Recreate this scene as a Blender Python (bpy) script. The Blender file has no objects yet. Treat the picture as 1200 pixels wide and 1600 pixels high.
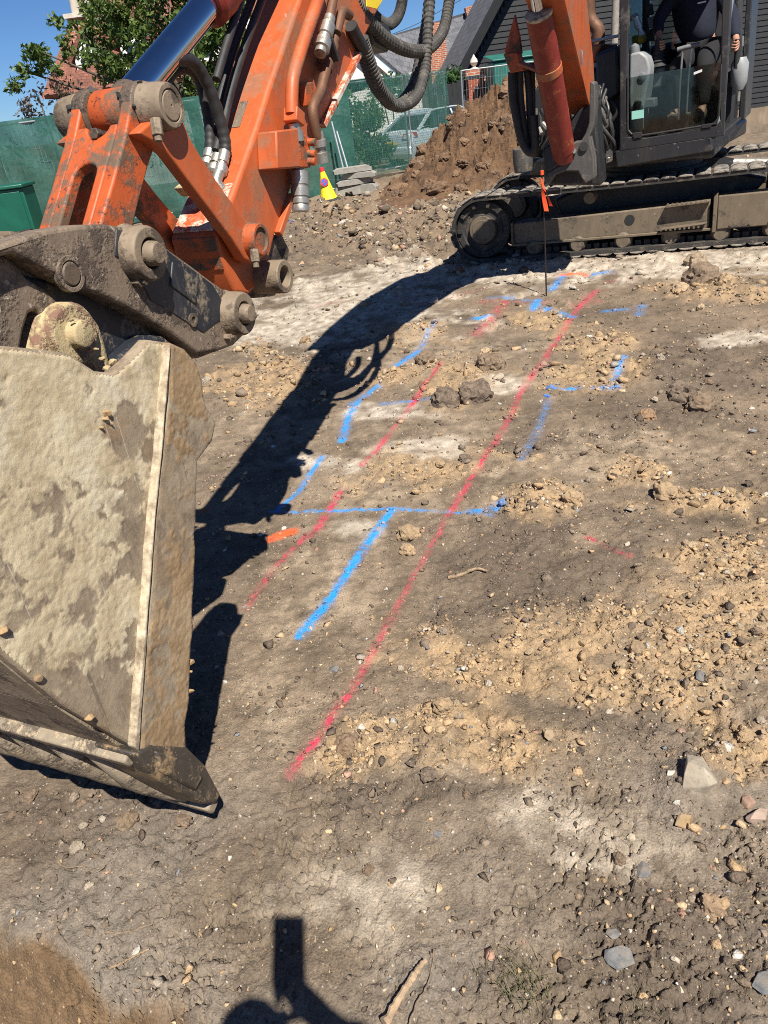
import bpy, bmesh, math, random
import numpy as np
from mathutils import noise as mnoise
from mathutils import Vector, Matrix

random.seed(7)
rng = np.random.default_rng(7)
SC = bpy.context.scene
COL = SC.collection

# ------------------------------------------------------------------ camera
F = 1164.0                       # focal length in photo pixels (1200 x 1600)
PIT = math.radians(29.0)
ROL = math.radians(7.5)
CAM = np.array([0.0, 0.0, 1.65])


def ray(px, py):
    X = (px - 600) / F
    Y = (800 - py) / F
    x = X * math.cos(ROL) + Y * math.sin(ROL)
    y = -X * math.sin(ROL) + Y * math.cos(ROL)
    return np.array([x, math.cos(PIT) + y * math.sin(PIT), -math.sin(PIT) + y * math.cos(PIT)])


cd = bpy.data.cameras.new('camera')
cam = bpy.data.objects.new('camera', cd)
COL.objects.link(cam)
r0 = Vector((1, 0, 0))
u0 = Vector((0, math.sin(PIT), math.cos(PIT)))
f0 = Vector((0, math.cos(PIT), -math.sin(PIT)))
cx = r0 * math.cos(ROL) - u0 * math.sin(ROL)
cy = r0 * math.sin(ROL) + u0 * math.cos(ROL)
cm = Matrix((cx, cy, -f0)).transposed().to_4x4()
cm.translation = Vector(CAM)
cam.matrix_world = cm
cd.sensor_fit = 'VERTICAL'
cd.sensor_height = 24.0
cd.lens = 24.0 * F / 1600
cd.clip_start = 0.03
cd.clip_end = 600
SC.camera = cam

# ------------------------------------------------------------------ sky and sun
SUN = -ray(452, 1455)
SUN = SUN / np.linalg.norm(SUN)
w = bpy.data.worlds.new('World')
SC.world = w
w.use_nodes = True
wn = w.node_tree
sky = wn.nodes.new('ShaderNodeTexSky')
sky.sky_type = 'NISHITA'
sky.sun_disc = False
sky.sun_elevation = math.asin(SUN[2])
sky.sun_rotation = math.atan2(SUN[0], SUN[1])
sky.altitude = 1200
sky.air_density = 0.8
sky.dust_density = 0.0
sky.ozone_density = 6.0
bg = wn.nodes['Background']
tint = wn.nodes.new('ShaderNodeMix')            # clear, deep blue air: one even tint over the whole sky
tint.data_type = 'RGBA'
tint.blend_type = 'MULTIPLY'
tint.inputs[0].default_value = 1.0
tint.inputs[7].default_value = (.74, .95, 1.18, 1)
wn.links.new(sky.outputs[0], tint.inputs[6])
wn.links.new(tint.outputs[2], bg.inputs[0])
bg.inputs[1].default_value = 0.045
sl = bpy.data.lights.new('sun', 'SUN')
sl.energy = 5.0
sl.angle = math.radians(0.53)
sl.color = (1.0, 0.945, 0.86)
so = bpy.data.objects.new('sun', sl)
COL.objects.link(so)
so.rotation_euler = Vector(SUN).to_track_quat('Z', 'Y').to_euler()
so.location = (0, 0, 30)
SC.view_settings.view_transform = 'Standard'
SC.view_settings.look = 'None'
SC.view_settings.exposure = 0.78
SC.view_settings.gamma = 1.0
SC.cycles.max_bounces = 6
SC.cycles.transparent_max_bounces = 16
SC.cycles.use_denoising = False
SC.cycles.filter_width = 1.0


# ------------------------------------------------------------------ frames
def gnd(px, py, z=0.0):
    d = ray(px, py)
    return CAM + d * ((z - CAM[2]) / d[2])


def aty(px, py, y):
    d = ray(px, py)
    return CAM + d * (y / d[1])


AO = np.array([-.467, 2.215, 0])
AU = np.array([.4285, .9035, 0])
AV = np.array([.9035, -.4285, 0])
UP = np.array([0, 0, 1.0])


def W(u, v, z):
    return AO + u * AU + v * AV + z * UP


def onv(px, py, v):
    d = ray(px, py)
    t = (v - (CAM - AO) @ AV) / (d @ AV)
    p = CAM + t * d
    return (float((p - AO) @ AU), float(p[2]))


def onu(px, py, u):
    d = ray(px, py)
    t = (u - (CAM - AO) @ AU) / (d @ AU)
    return CAM + t * d


def P(px, py, v):
    u, z = onv(px, py, v)
    return W(u, v, z)


# ------------------------------------------------------------------ numpy noise
def _hash(ix, iy, s):
    h = (ix.astype(np.int64) * 374761393 + iy.astype(np.int64) * 668265263 + s * 974634547) & 0xffffffff
    h = ((h ^ (h >> 13)) * 1274126177) & 0xffffffff
    return ((h ^ (h >> 16)) & 0xffff) / 65535.0


def pnoise(x, y, s=0):
    x = np.asarray(x, float)
    y = np.asarray(y, float)
    ix = np.floor(x)
    iy = np.floor(y)
    fx = x - ix
    fy = y - iy
    r = 0
    ux = fx * fx * fx * (fx * (fx * 6 - 15) + 10)
    uy = fy * fy * fy * (fy * (fy * 6 - 15) + 10)
    for dx in (0, 1):
        for dy in (0, 1):
            a = _hash(ix + dx, iy + dy, s) * 2 * np.pi
            g = np.cos(a) * (fx - dx) + np.sin(a) * (fy - dy)
            r = r + g * (ux if dx else 1 - ux) * (uy if dy else 1 - uy)
    return r * 1.5


def fbm(x, y, octv=4, s=0, gain=.5):
    r = 0
    a = 1.0
    for i in range(octv):
        r = r + a * pnoise(x, y, s + i * 17)
        x = x * 2.03 + 11.3
        y = y * 2.03 + 5.7
        a *= gain
    return r


def worley(x, y, s=0):
    ix = np.floor(x)
    iy = np.floor(y)
    f1 = np.full(np.shape(x), 9.0)
    f2 = np.full(np.shape(x), 9.0)
    cid = np.zeros(np.shape(x))
    for dx in (-1, 0, 1):
        for dy in (-1, 0, 1):
            cx_ = ix + dx + _hash(ix + dx, iy + dy, s)
            cy_ = iy + dy + _hash(ix + dx, iy + dy, s + 5)
            d = np.hypot(cx_ - x, cy_ - y)
            f2 = np.where(d < f1, f1, np.minimum(f2, d))
            cid = np.where(d < f1, _hash(ix + dx, iy + dy, s + 9), cid)
            f1 = np.minimum(f1, d)
    return f1, f2, cid


def sm(x, a, b):
    t = np.clip((x - a) / (b - a), 0, 1)
    return t * t * (3 - 2 * t)


# ------------------------------------------------------------------ materials
MATS = {}


class NT:
    def __init__(s, name):
        s.m = bpy.data.materials.new(name)
        s.m.use_nodes = True
        s.t = s.m.node_tree
        s.b = s.t.nodes['Principled BSDF']
        MATS[name] = s.m
        s.tc = s.t.nodes.new('ShaderNodeTexCoord')
        s.geo = s.t.nodes.new('ShaderNodeNewGeometry')

    def put(s, inp, val):
        if hasattr(val, 'is_output') or isinstance(val, bpy.types.NodeSocket):
            s.t.links.new(val, inp)
        else:
            if isinstance(val, (tuple, list)) and len(val) == 3 and inp.type == 'RGBA':
                val = (*val, 1)
            inp.default_value = val

    def set(s, **k):
        for n, v in k.items():
            s.put(s.b.inputs[n.replace('_', ' ')], v)
        return s

    def pos(s, scale=(1, 1, 1), rot=(0, 0, 0), obj=False):
        mp = s.t.nodes.new('ShaderNodeMapping')
        mp.inputs['Scale'].default_value = scale
        mp.inputs['Rotation'].default_value = rot
        s.t.links.new(s.tc.outputs['Object'] if obj else s.geo.outputs['Position'], mp.inputs[0])
        return mp.outputs[0]

    def noise(s, scale, detail=5, rough=.6, vec=None, dist=0):
        n = s.t.nodes.new('ShaderNodeTexNoise')
        n.inputs['Scale'].default_value = scale
        n.inputs['Detail'].default_value = detail
        n.inputs['Roughness'].default_value = rough
        n.inputs['Distortion'].default_value = dist
        s.t.links.new(vec if vec is not None else s.pos(), n.inputs['Vector'])
        return n.outputs['Fac']

    def vor(s, scale, feature='F1', vec=None, out='Distance'):
        n = s.t.nodes.new('ShaderNodeTexVoronoi')
        n.feature = feature
        n.inputs['Scale'].default_value = scale
        s.t.links.new(vec if vec is not None else s.pos(), n.inputs['Vector'])
        return n.outputs[out]

    def ramp(s, fac, *stops):
        n = s.t.nodes.new('ShaderNodeValToRGB')
        e = n.color_ramp.elements
        while len(e) < len(stops):
            e.new(0.5)
        for i, (p, c) in enumerate(stops):
            e[i].position = p
            e[i].color = (c, c, c, 1) if isinstance(c, (int, float)) else (*c, 1)
        s.t.links.new(fac, n.inputs[0])
        return n.outputs[0]

    def mix(s, fac, a, b, mode='MIX'):
        n = s.t.nodes.new('ShaderNodeMix')
        n.data_type = 'RGBA'
        n.blend_type = mode
        s.put(n.inputs[0], fac)
        s.put(n.inputs[6], a)
        s.put(n.inputs[7], b)
        return n.outputs[2]

    def math(s, op, a, b=0.0, clamp=False):
        n = s.t.nodes.new('ShaderNodeMath')
        n.operation = op
        n.use_clamp = clamp
        s.put(n.inputs[0], a)
        s.put(n.inputs[1], b)
        return n.outputs[0]

    def bump(s, h, strength=.5, dist=.01, normal=None):
        n = s.t.nodes.new('ShaderNodeBump')
        n.inputs['Strength'].default_value = strength
        n.inputs['Distance'].default_value = dist
        s.t.links.new(h, n.inputs['Height'])
        if normal is not None:
            s.t.links.new(normal, n.inputs['Normal'])
        s.t.links.new(n.outputs[0], s.b.inputs['Normal'])
        return n.outputs[0]

    def attr(s, name, out='Color'):
        n = s.t.nodes.new('ShaderNodeAttribute')
        n.attribute_name = name
        return n.outputs[out]


def srgb(r, g, b):
    f = lambda c: (c / 255 / 12.92) if c / 255 <= .04045 else ((c / 255 + .055) / 1.055) ** 2.4
    return (f(r), f(g), f(b))


def worn(name, base, dirt, scale=6, amount=.5, rough=.5, metal=0.0, spots=None, spot_amt=.62, bump=.25, bdist=.004, edge=None):
    """painted or bare metal with dirt patches, fine speckle and chips"""
    n = NT(name)
    v = n.pos()
    n1 = n.noise(scale, 7, .62, v)
    n2 = n.noise(scale * 9, 4, .6, v)
    n3 = n.noise(scale * 2.3, 6, .7, n.pos((1, 1, .35)))
    f = n.ramp(n.math('ADD', n1, n.math('MULTIPLY', n.math('SUBTRACT', n2, .5), .35)), (.5 + (.5 - amount) * .5, 0), (.62 + (.5 - amount) * .5, 1))
    tone = n.ramp(n3, (.3, .78), (.7, 1.12))
    c = n.mix(1.0, base, tone, 'MULTIPLY')
    c = n.mix(f, c, n.mix(n2, tuple(x * .6 for x in dirt), tuple(min(1, x * 1.3) for x in dirt)))
    sc_ = n.ramp(n.noise(scale * 5, 3, .55, n.pos((1, .08, 1), (.9, .5, .4))), (.70, 0), (.73, 1))
    c = n.mix(n.math('MULTIPLY', sc_, .45), c, tuple(min(1, .35 * x + .25) for x in base))
    st_ = n.ramp(n.noise(scale * 2.5, 6, .7, n.pos((1, 1, .12))), (.52, 0), (.75, 1))
    c = n.mix(n.math('MULTIPLY', st_, .35), c, dirt)
    if spots:
        sp = n.ramp(n.noise(scale * 3.7, 8, .75, n.pos((1, 1, 1), (.4, .2, .9))), (spot_amt, 0), (spot_amt + .04, 1))
        c = n.mix(sp, c, spots)
    if edge:
        pt = n.t.nodes.new('ShaderNodeNewGeometry').outputs['Pointiness']
        e = n.ramp(n.math('ADD', pt, n.math('MULTIPLY', n.math('SUBTRACT', n2, .5), .12)), (.53, 0), (.57, 1))
        c = n.mix(e, c, edge)
    n.set(Base_Color=c, Roughness=n.ramp(n.math('ADD', n.math('MULTIPLY', f, .5), n.math('MULTIPLY', n2, .3)), (.1, rough), (.8, min(.95, rough + .35))), Metallic=metal)
    n.bump(n.math('ADD', n.math('MULTIPLY', f, .6), n.math('MULTIPLY', n2, .5)), bump, bdist)
    return n.m


def plain(name, col, rough=.6, metal=0.0, var=.25, scale=8, bump=.1, **k):
    n = NT(name)
    a = n.noise(scale, 5, .6)
    lo = tuple(c * (1 - var) for c in col)
    hi = tuple(min(1, c * (1 + var)) for c in col)
    n.set(Base_Color=n.mix(n.ramp(a, (.3, 0), (.7, 1)), lo, hi), Roughness=rough, Metallic=metal, **k)
    if bump:
        n.bump(n.noise(scale * 6, 3, .6), bump, .003)
    return n.m


ORANGE = srgb(226, 88, 32)
CLAYD = srgb(122, 100, 76)


def mk_materials():
    worn('orange_paint', (.46, .098, .026), (.30, .115, .055), 6, .50, .48, spots=(.085, .05, .034), spot_amt=.665, bump=.18)
    worn('orange_worn', (.46, .085, .018), (.12, .078, .048), 10, .56, .5, spots=(.03, .026, .024), spot_amt=.60, bump=.35)
    worn('orange_scuffed', (.46, .085, .02), (.55, .50, .41), 14, .60, .5, spots=(.09, .05, .03), spot_amt=.66)
    worn('red_barrel', (.20, .022, .014), (.30, .075, .03), 9, .42, .5, spots=(.1, .05, .04), spot_amt=.68)
    worn('greasy_steel', (.12, .086, .058), (.022, .018, .016), 14, .52, .55, metal=.1, spots=(.36, .1, .03), spot_amt=.64, bump=.5)
    worn('dusty_steel', (.23, .175, .118), (.085, .062, .044), 9, .52, .65, metal=.1, bump=.5, spots=(.04, .034, .03), spot_amt=.64)
    worn('coupler_steel', (.20, .15, .105), (.085, .062, .045), 11, .56, .6, metal=.1, spots=(.34, .29, .22), spot_amt=.58, bump=.6, bdist=.006)
    worn('coupler_paint', (.017, .02, .027), (.20, .16, .11), 10, .42, .45, spots=(.42, .42, .42), spot_amt=.67, bump=.4)
    worn('dark_paint', (.02, .02, .021), (.11, .092, .07), 7, .36, .42, spots=(.2, .17, .13), spot_amt=.72)
    worn('cab_paint', (.024, .024, .026), (.075, .068, .058), 4, .36, .4, bump=.1)
    worn('casting_grey', (.07, .066, .06), (.15, .125, .1), 12, .45, .6, bump=.4)
    worn('track_rubber', (.045, .042, .038), (.27, .235, .19), 9, .66, .8, bump=.6)
    worn('track_steel', (.03, .027, .024), (.12, .095, .07), 10, .42, .7, bump=.5)
    worn('beam_steel', (.15, .115, .075), (.055, .045, .036), 6, .42, .7, spots=(.27, .22, .16), spot_amt=.62, bump=.3)
    worn('steel_fitting', (.45, .43, .38), (.2, .17, .13), 22, .42, .38, metal=.75, bump=.2)
    worn('rusty_fitting', (.16, .075, .04), (.09, .065, .05), 22, .45, .6, metal=.3)
    plain('hose_rubber', (.022, .021, .02), .6, 0, .4, 18, .2)
    worn('hose_grey', (.05, .046, .04), (.12, .108, .09), 16, .45, .7, bump=.15)
    # chrome rod
    n = NT('chrome_rod')
    n.set(Base_Color=(.62, .64, .68), Metallic=1.0, Roughness=n.ramp(n.noise(30, 4), (.4, .06), (.8, .16)))
    # bucket side below the clay: scraped steel with rust, grey cement-like film and long scratches
    n = NT('clay_plate')
    v = n.pos()
    b = n.noise(17, 9, .76, n.pos((1, 1, .6)))
    c = n.mix(n.ramp(b, (.38, 0), (.62, 1)), (.125, .092, .062), (.31, .245, .168))
    film = n.ramp(n.noise(5, 9, .74, n.pos((1, 1, 1), (.2, .9, .1))), (.48, 0), (.62, 1))
    c = n.mix(n.math('MULTIPLY', film, .65), c, (.37, .335, .28))
    rust = n.ramp(n.noise(6, 9, .74, n.pos((1, 1, 1), (.8, .3, .5))), (.54, 0), (.63, 1))
    c = n.mix(n.math('MULTIPLY', rust, .7), c, (.16, .095, .052))
    mud = n.ramp(n.noise(4, 9, .74, n.pos((1, 1, 1), (.1, .6, .9))), (.56, 0), (.62, 1))
    c = n.mix(n.math('MULTIPLY', mud, .8), c, (.27, .18, .095))
    for k, rt in enumerate(((.5, .3, .2), (.2, .9, 1.1), (1.0, .5, .3))):
        scr = n.ramp(n.noise(30 + 9 * k, 3, .6, n.pos((1, 1, .04), rt)), (.68, 0), (.71, 1))
        c = n.mix(n.math('MULTIPLY', scr, .55), c, (.58, .53, .44) if k != 1 else (.07, .055, .042))
    n.set(Base_Color=c, Roughness=.8)
    n.bump(n.math('ADD', b, n.math('MULTIPLY', mud, .6)), .5, .006)
    for nm, ca, cb, cc in (('clay_cake', (.37, .29, .175), (.54, .455, .30), (.62, .56, .42)), ('clay_brown', (.20, .13, .066), (.30, .20, .105), (.36, .27, .165))):
        n = NT(nm)
        b = n.noise(11, 9, .74)
        c = n.mix(n.ramp(b, (.36, 0), (.6, 1)), ca, cb)
        c = n.mix(n.math('MULTIPLY', n.ramp(n.noise(4.5, 8, .72, n.pos((1, 1, 1), (.4, .2, .8))), (.5, 0), (.62, 1)), .7), c, cc)
        st = n.ramp(n.noise(7, 9, .75, n.pos((1, 1, .6), (.9, .2, .1))), (.57, 0), (.66, 1))
        c = n.mix(n.math('MULTIPLY', st, .55), c, tuple(x * .5 for x in ca))
        ck = n.t.nodes.new('ShaderNodeAttribute')
        ck.attribute_name = 'cake'
        pb = n.noise(17, 9, .76, n.pos((1, 1, .6)))
        pc = n.mix(n.ramp(pb, (.38, 0), (.62, 1)), (.135, .10, .067), (.30, .235, .16))
        film = n.ramp(n.noise(6, 9, .74, n.pos((1, 1, 1), (.2, .9, .1))), (.46, 0), (.62, 1))
        pc = n.mix(n.math("MULTIPLY", film, .6), pc, (.36, .29, .195))
        mud = n.ramp(n.noise(3.5, 9, .74, n.pos((1, 1, 1), (.1, .6, .9))), (.53, 0), (.62, 1))
        pc = n.mix(n.math('MULTIPLY', mud, .75), pc, (.25, .165, .088))
        for k, rt in enumerate(((.5, .3, .2), (.2, .9, 1.1), (1.0, .5, .3))):
            scr = n.ramp(n.noise(30 + 9 * k, 3, .6, n.pos((1, 1, .04), rt)), (.67, 0), (.70, 1))
            pc = n.mix(n.math('MULTIPLY', scr, .5), pc, (.55, .5, .41) if k != 1 else (.07, .055, .042))
        f = n.ramp(n.math('ADD', ck.outputs['Fac'], n.math('MULTIPLY', n.math('SUBTRACT', n.noise(38, 7, .75), .5), .9)), (.25, 0), (.7, 1))
        c = n.mix(f, pc, c)
        n.set(Base_Color=c, Roughness=.92)
        n.bump(n.noise(90, 6, .75), .45, .004)
    # wet-wiped brown clay of the side cutter
    n = NT('clay_strip')
    a = n.noise(7, 7, .68, n.pos((1, 1, .6)))
    b = n.noise(45, 5, .65)
    c = n.mix(n.ramp(a, (.34, 0), (.48, 1)), (.12, .09, .062), (.33, .215, .105))
    c = n.mix(n.ramp(n.noise(16, 7, .75), (.58, 0), (.64, 1)), c, (.42, .37, .29))
    n.set(Base_Color=c, Roughness=.85)
    n.bump(n.math('ADD', a, n.math('MULTIPLY', b, .35)), .6, .01)
    n = NT('clay_edge')
    b = n.noise(25, 6, .7)
    n.set(Base_Color=n.mix(n.ramp(b, (.35, 0), (.65, 1)), (.17, .125, .08), (.56, .48, .34)), Roughness=.9)
    n.bump(b, .5, .008)
    worn('clay_casting', (.42, .33, .18), (.2, .11, .075), 14, .5, .85, spots=(.5, .43, .2), spot_amt=.6, bump=.7, bdist=.006)
    worn('lip_steel', (.27, .22, .155), (.09, .07, .052), 13, .5, .6, spots=(.40, .31, .2), spot_amt=.56, bump=.6)
    worn('tooth_steel', (.05, .043, .035), (.25, .17, .09), 12, .5, .5, spots=(.33, .22, .12), spot_amt=.58, bump=.4)
    # ground
    n = NT('soil')
    v = n.pos()
    c = n.attr('Col')
    fine = n.noise(170, 5, .7, v)
    mid = n.noise(33, 6, .65, v)
    c = n.mix(1.0, c, n.ramp(fine, (.28, .62), (.72, 1.38)), 'MULTIPLY')
    c = n.mix(1.0, c, n.ramp(mid, (.3, .8), (.7, 1.2)), 'MULTIPLY')
    gr = n.t.nodes.new('ShaderNodeTexVoronoi')
    gr.inputs['Scale'].default_value = 110
    n.t.links.new(v, gr.inputs['Vector'])
    sepc = n.t.nodes.new('ShaderNodeSeparateColor')
    n.t.links.new(gr.outputs['Color'], sepc.inputs[0])
    pick = n.math('MULTIPLY', n.ramp(sepc.outputs[0], (.91, 0), (.93, 1)), n.ramp(gr.outputs['Distance'], (.22, 1), (.32, 0)))
    c = n.mix(n.math('MULTIPLY', pick, .75), c, n.mix(sepc.outputs[1], (.33, .27, .19), (.46, .42, .36)))
    pa = n.t.nodes.new('ShaderNodeAttribute')
    pa.attribute_name = 'Paint'
    brk = n.math('ADD', n.math('MULTIPLY', n.noise(230, 4, .7, v), .55), n.math('MULTIPLY', n.noise(42, 5, .7, v), .45))
    pf = n.ramp(n.math('ADD', n.math('MULTIPLY', pa.outputs['Alpha'], 1.0), n.math('MULTIPLY', n.math('SUBTRACT', brk, .5), 3.0)), (.40, 0), (.74, .92))
    pf = n.math('MULTIPLY', pf, n.ramp(pa.outputs['Alpha'], (.04, 0), (.3, 1)))
    pf = n.math('MAXIMUM', pf, n.math('MULTIPLY', pa.outputs['Alpha'], .22))
    c = n.mix(pf, c, n.mix(1.0, pa.outputs['Color'], n.ramp(fine, (.25, .7), (.75, 1.25)), 'MULTIPLY'))
    n.set(Base_Color=c, Roughness=.95)
    n.b.inputs['Specular IOR Level'].default_value = .2
    crumb = n.t.nodes.new('ShaderNodeTexVoronoi')
    crumb.inputs['Scale'].default_value = 170
    n.t.links.new(v, crumb.inputs['Vector'])
    h = n.math('ADD', n.math('MULTIPLY', fine, .6), n.math('ADD', n.math('MULTIPLY', mid, .55), n.math('MULTIPLY', crumb.outputs['Distance'], -.7)))
    n.bump(h, .42, .012)
    # loose stones and clods that are objects: colour from the object
    for nm, sc, bs in (('stone', 60, .35), ('clod', 70, .9)):
        n = NT(nm)
        oi = n.t.nodes.new('ShaderNodeObjectInfo')
        a = n.noise(sc, 6, .7)
        b = n.noise(sc * .25, 4, .6)
        c = n.mix(1.0, oi.outputs['Color'], n.ramp(a, (.3, .62), (.7, 1.35)), 'MULTIPLY')
        c = n.mix(n.math('MULTIPLY', n.ramp(n.noise(sc * .5, 7, .75), (.46, 0), (.6, 1)), .6), c, (.20, .152, .105))
        c = n.mix(1.0, c, n.ramp(b, (.3, .85), (.7, 1.15)), 'MULTIPLY')
        n.set(Base_Color=c, Roughness=.9)
        n.bump(a, bs, .008)
    # heap
    n = NT('heap_clay')
    a = n.noise(2.2, 8, .7)
    b = n.noise(18, 6, .7)
    c = n.mix(n.ramp(a, (.35, 0), (.62, 1)), (.07, .038, .02), (.165, .092, .045))
    c = n.mix(1.0, c, n.ramp(b, (.3, .7), (.7, 1.3)), 'MULTIPLY')
    n.set(Base_Color=c, Roughness=.95)
    n.bump(b, .8, .05)
    # glass
    n = NT('cab_glass')
    n.set(Base_Color=(.75, .82, .8), Roughness=.06, IOR=1.45)
    tr = n.t.nodes.new('ShaderNodeBsdfTransparent')
    tr.inputs[0].default_value = (.56, .62, .6, 1)
    ms = n.t.nodes.new('ShaderNodeMixShader')
    gl = n.t.nodes.new('ShaderNodeBsdfGlossy')
    gl.inputs['Roughness'].default_value = .05
    fr = n.t.nodes.new('ShaderNodeFresnel')
    n.put(ms.inputs[0], n.math('ADD', n.math('MULTIPLY', fr.outputs[0], .8), n.math('MULTIPLY', n.noise(9, 6, .7), .10)))
    n.t.links.new(tr.outputs[0], ms.inputs[1])
    n.t.links.new(gl.outputs[0], ms.inputs[2])
    n.t.links.new(ms.outputs[0], n.t.nodes['Material Output'].inputs[0])
    # debris netting
    n = NT('green_netting')
    br = n.t.nodes.new('ShaderNodeTexBrick')
    br.inputs['Scale'].default_value = 1.0
    br.inputs['Mortar Size'].default_value = .004
    br.inputs['Brick Width'].default_value = .05
    br.inputs['Row Height'].default_value = .05
    n.t.links.new(n.tc.outputs['UV'], br.inputs['Vector'])
    a = n.noise(14, 6, .7, n.tc.outputs['UV'])
    fl = n.ramp(n.noise(55, 5, .8, n.tc.outputs['UV']), (.60, 0), (.64, 1))
    big = n.noise(2.2, 5, .6, n.tc.outputs['UV'])
    c = n.mix(n.ramp(a, (.3, 0), (.7, 1)), (.022, .10, .078), (.06, .19, .148))
    c = n.mix(n.math('MULTIPLY', fl, .6), c, (.22, .42, .34))
    n.set(Base_Color=c, Roughness=.55)
    tr = n.t.nodes.new('ShaderNodeBsdfTransparent')
    tl = n.t.nodes.new('ShaderNodeBsdfTranslucent')
    n.put(tl.inputs[0], (.02, .17, .115, 1))
    m1 = n.t.nodes.new('ShaderNodeMixShader')
    m1.inputs[0].default_value = .35
    n.t.links.new(n.b.outputs[0], m1.inputs[1])
    n.t.links.new(tl.outputs[0], m1.inputs[2])
    m2 = n.t.nodes.new('ShaderNodeMixShader')
    op = n.t.nodes.new('ShaderNodeObjectInfo')
    dens = n.math('ADD', op.outputs['Alpha'], n.math('MULTIPLY', n.math('SUBTRACT', big, .5), .3), True)
    n.put(m2.inputs[0], n.math('MAXIMUM', dens, n.math('MULTIPLY', br.outputs['Fac'], .9)))
    n.t.links.new(tr.outputs[0], m2.inputs[1])
    n.t.links.new(m1.outputs[0], m2.inputs[2])
    n.t.links.new(m2.outputs[0], n.t.nodes['Material Output'].inputs[0])
    # foliage
    for nm, ca, cb, cc in (('leaf_green', (.035, .075, .012), (.10, .155, .03), (.17, .22, .05)),
                           ('leaf_purple', (.035, .028, .02), (.085, .055, .04), (.12, .10, .05)),
                           ('leaf_bush', (.02, .06, .015), (.05, .11, .025), (.08, .15, .04)),
                           ('grass_blade', (.12, .11, .05), (.22, .19, .10), (.09, .13, .04))):
        n = NT(nm)
        r = n.t.nodes.new('ShaderNodeAttribute')
        r.attribute_name = 'rnd'
        c = n.ramp(r.outputs['Fac'], (0, ca), (.6, cb), (1, cc))
        n.set(Base_Color=c, Roughness=.5)
        tl = n.t.nodes.new('ShaderNodeBsdfTranslucent')
        n.t.links.new(c, tl.inputs[0])
        ms = n.t.nodes.new('ShaderNodeMixShader')
        ms.inputs[0].default_value = .3
        n.t.links.new(n.b.outputs[0], ms.inputs[1])
        n.t.links.new(tl.outputs[0], ms.inputs[2])
        n.t.links.new(ms.outputs[0], n.t.nodes['Material Output'].inputs[0])
    plain('bark', (.09, .07, .05), .9, 0, .4, 14, .6)
    plain('twig_wood', (.27, .19, .115), .85, 0, .45, 60, .6)
    plain('stick_wood', (.33, .235, .145), .85, 0, .35, 50, .6)
    plain('root_wood', (.19, .14, .095), .9, 0, .4, 60, .5)
    # brick
    n = NT('brick_red')
    br = n.t.nodes.new('ShaderNodeTexBrick')
    br.inputs['Scale'].default_value = 1
    br.inputs['Brick Width'].default_value = .225
    br.inputs['Row Height'].default_value = .075
    br.inputs['Mortar Size'].default_value = .01
    br.inputs['Color1'].default_value = (.33, .085, .04, 1)
    br.inputs['Color2'].default_value = (.42, .13, .06, 1)
    br.inputs['Mortar'].default_value = (.45, .4, .33, 1)
    n.t.links.new(n.tc.outputs['UV'], br.inputs['Vector'])
    n.set(Base_Color=n.mix(1.0, br.outputs[0], n.ramp(n.noise(5, 5), (.3, .8), (.7, 1.2)), 'MULTIPLY'), Roughness=.9)
    n.bump(br.outputs['Fac'], -.4, .01)
    for nm, c1, c2, bw, rh in (('roof_tile', (.17, .066, .042), (.25, .10, .064), .17, .10), ('slate', (.085, .088, .098), (.13, .132, .145), .3, .22)):
        n = NT(nm)
        br = n.t.nodes.new('ShaderNodeTexBrick')
        br.inputs['Scale'].default_value = 1
        br.inputs['Brick Width'].default_value = bw
        br.inputs['Row Height'].default_value = rh
        br.inputs['Mortar Size'].default_value = .012
        br.inputs['Color1'].default_value = (*c1, 1)
        br.inputs['Color2'].default_value = (*c2, 1)
        br.inputs['Mortar'].default_value = (*[c * .72 for c in c1], 1)
        n.t.links.new(n.tc.outputs['UV'], br.inputs['Vector'])
        n.set(Base_Color=n.mix(1.0, br.outputs[0], n.ramp(n.noise(3, 5), (.3, .75), (.7, 1.25)), 'MULTIPLY'), Roughness=.85)
        n.bump(br.outputs['Fac'], -.5, .02)
    plain('white_render', (.72, .71, .68), .8, 0, .08, 3, .1)
    plain('black_board', (.007, .0075, .0085), .55, 0, .4, 6, .2)
    plain('dark_board', (.013, .014, .0165), .7, 0, .3, 6, .2)
    plain('grey_wood', (.27, .24, .2), .85, 0, .25, 6, .3)
    plain('concrete', (.27, .255, .22), .9, 0, .2, 14, .4)
    plain('stone_cap', (.55, .5, .42), .85, 0, .2, 9, .3)
    plain('galvanised', (.42, .44, .45), .45, .7, .15, 12, .1)
    plain('cabinet_green', (.008, .095, .06), .4, 0, .15, 4, .05)
    plain('skip_green', (.02, .13, .1), .5, 0, .2, 4, .1)
    plain('cone_yellow', (.82, .62, .02), .5, 0, .1, 9, .05)
    plain('cone_blue', (.03, .11, .5), .5, 0, .1, 9, .0)
    plain('cone_red', (.6, .03, .03), .5, 0, .1, 9, .0)
    plain('cone_base', (.03, .03, .03), .8, 0, .3, 9, .2)
    plain('car_paint', (.55, .62, .66), .25, .35, .05, 2, 0)
    plain('car_glass', (.02, .03, .035), .06, 0, .1, 2, 0)
    plain('tail_light', (.3, .012, .012), .25, 0, .1, 2, 0)
    plain('plate_yellow', (.75, .55, .06), .5, 0, .1, 4, 0)
    plain('tyre', (.02, .02, .02), .8, 0, .2, 9, .2)
    plain('alloy', (.5, .5, .5), .3, .9, .05, 9, 0)
    plain('console_grey', (.26, .27, .27), .5, 0, .12, 12, .1)
    plain('knob_grey', (.15, .16, .16), .5, 0, .12, 12, .1)
    plain('seat_fabric', (.03, .03, .032), .9, 0, .3, 20, .3)
    plain('interior_black', (.015, .015, .015), .7, 0, .3, 9, .1)
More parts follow.
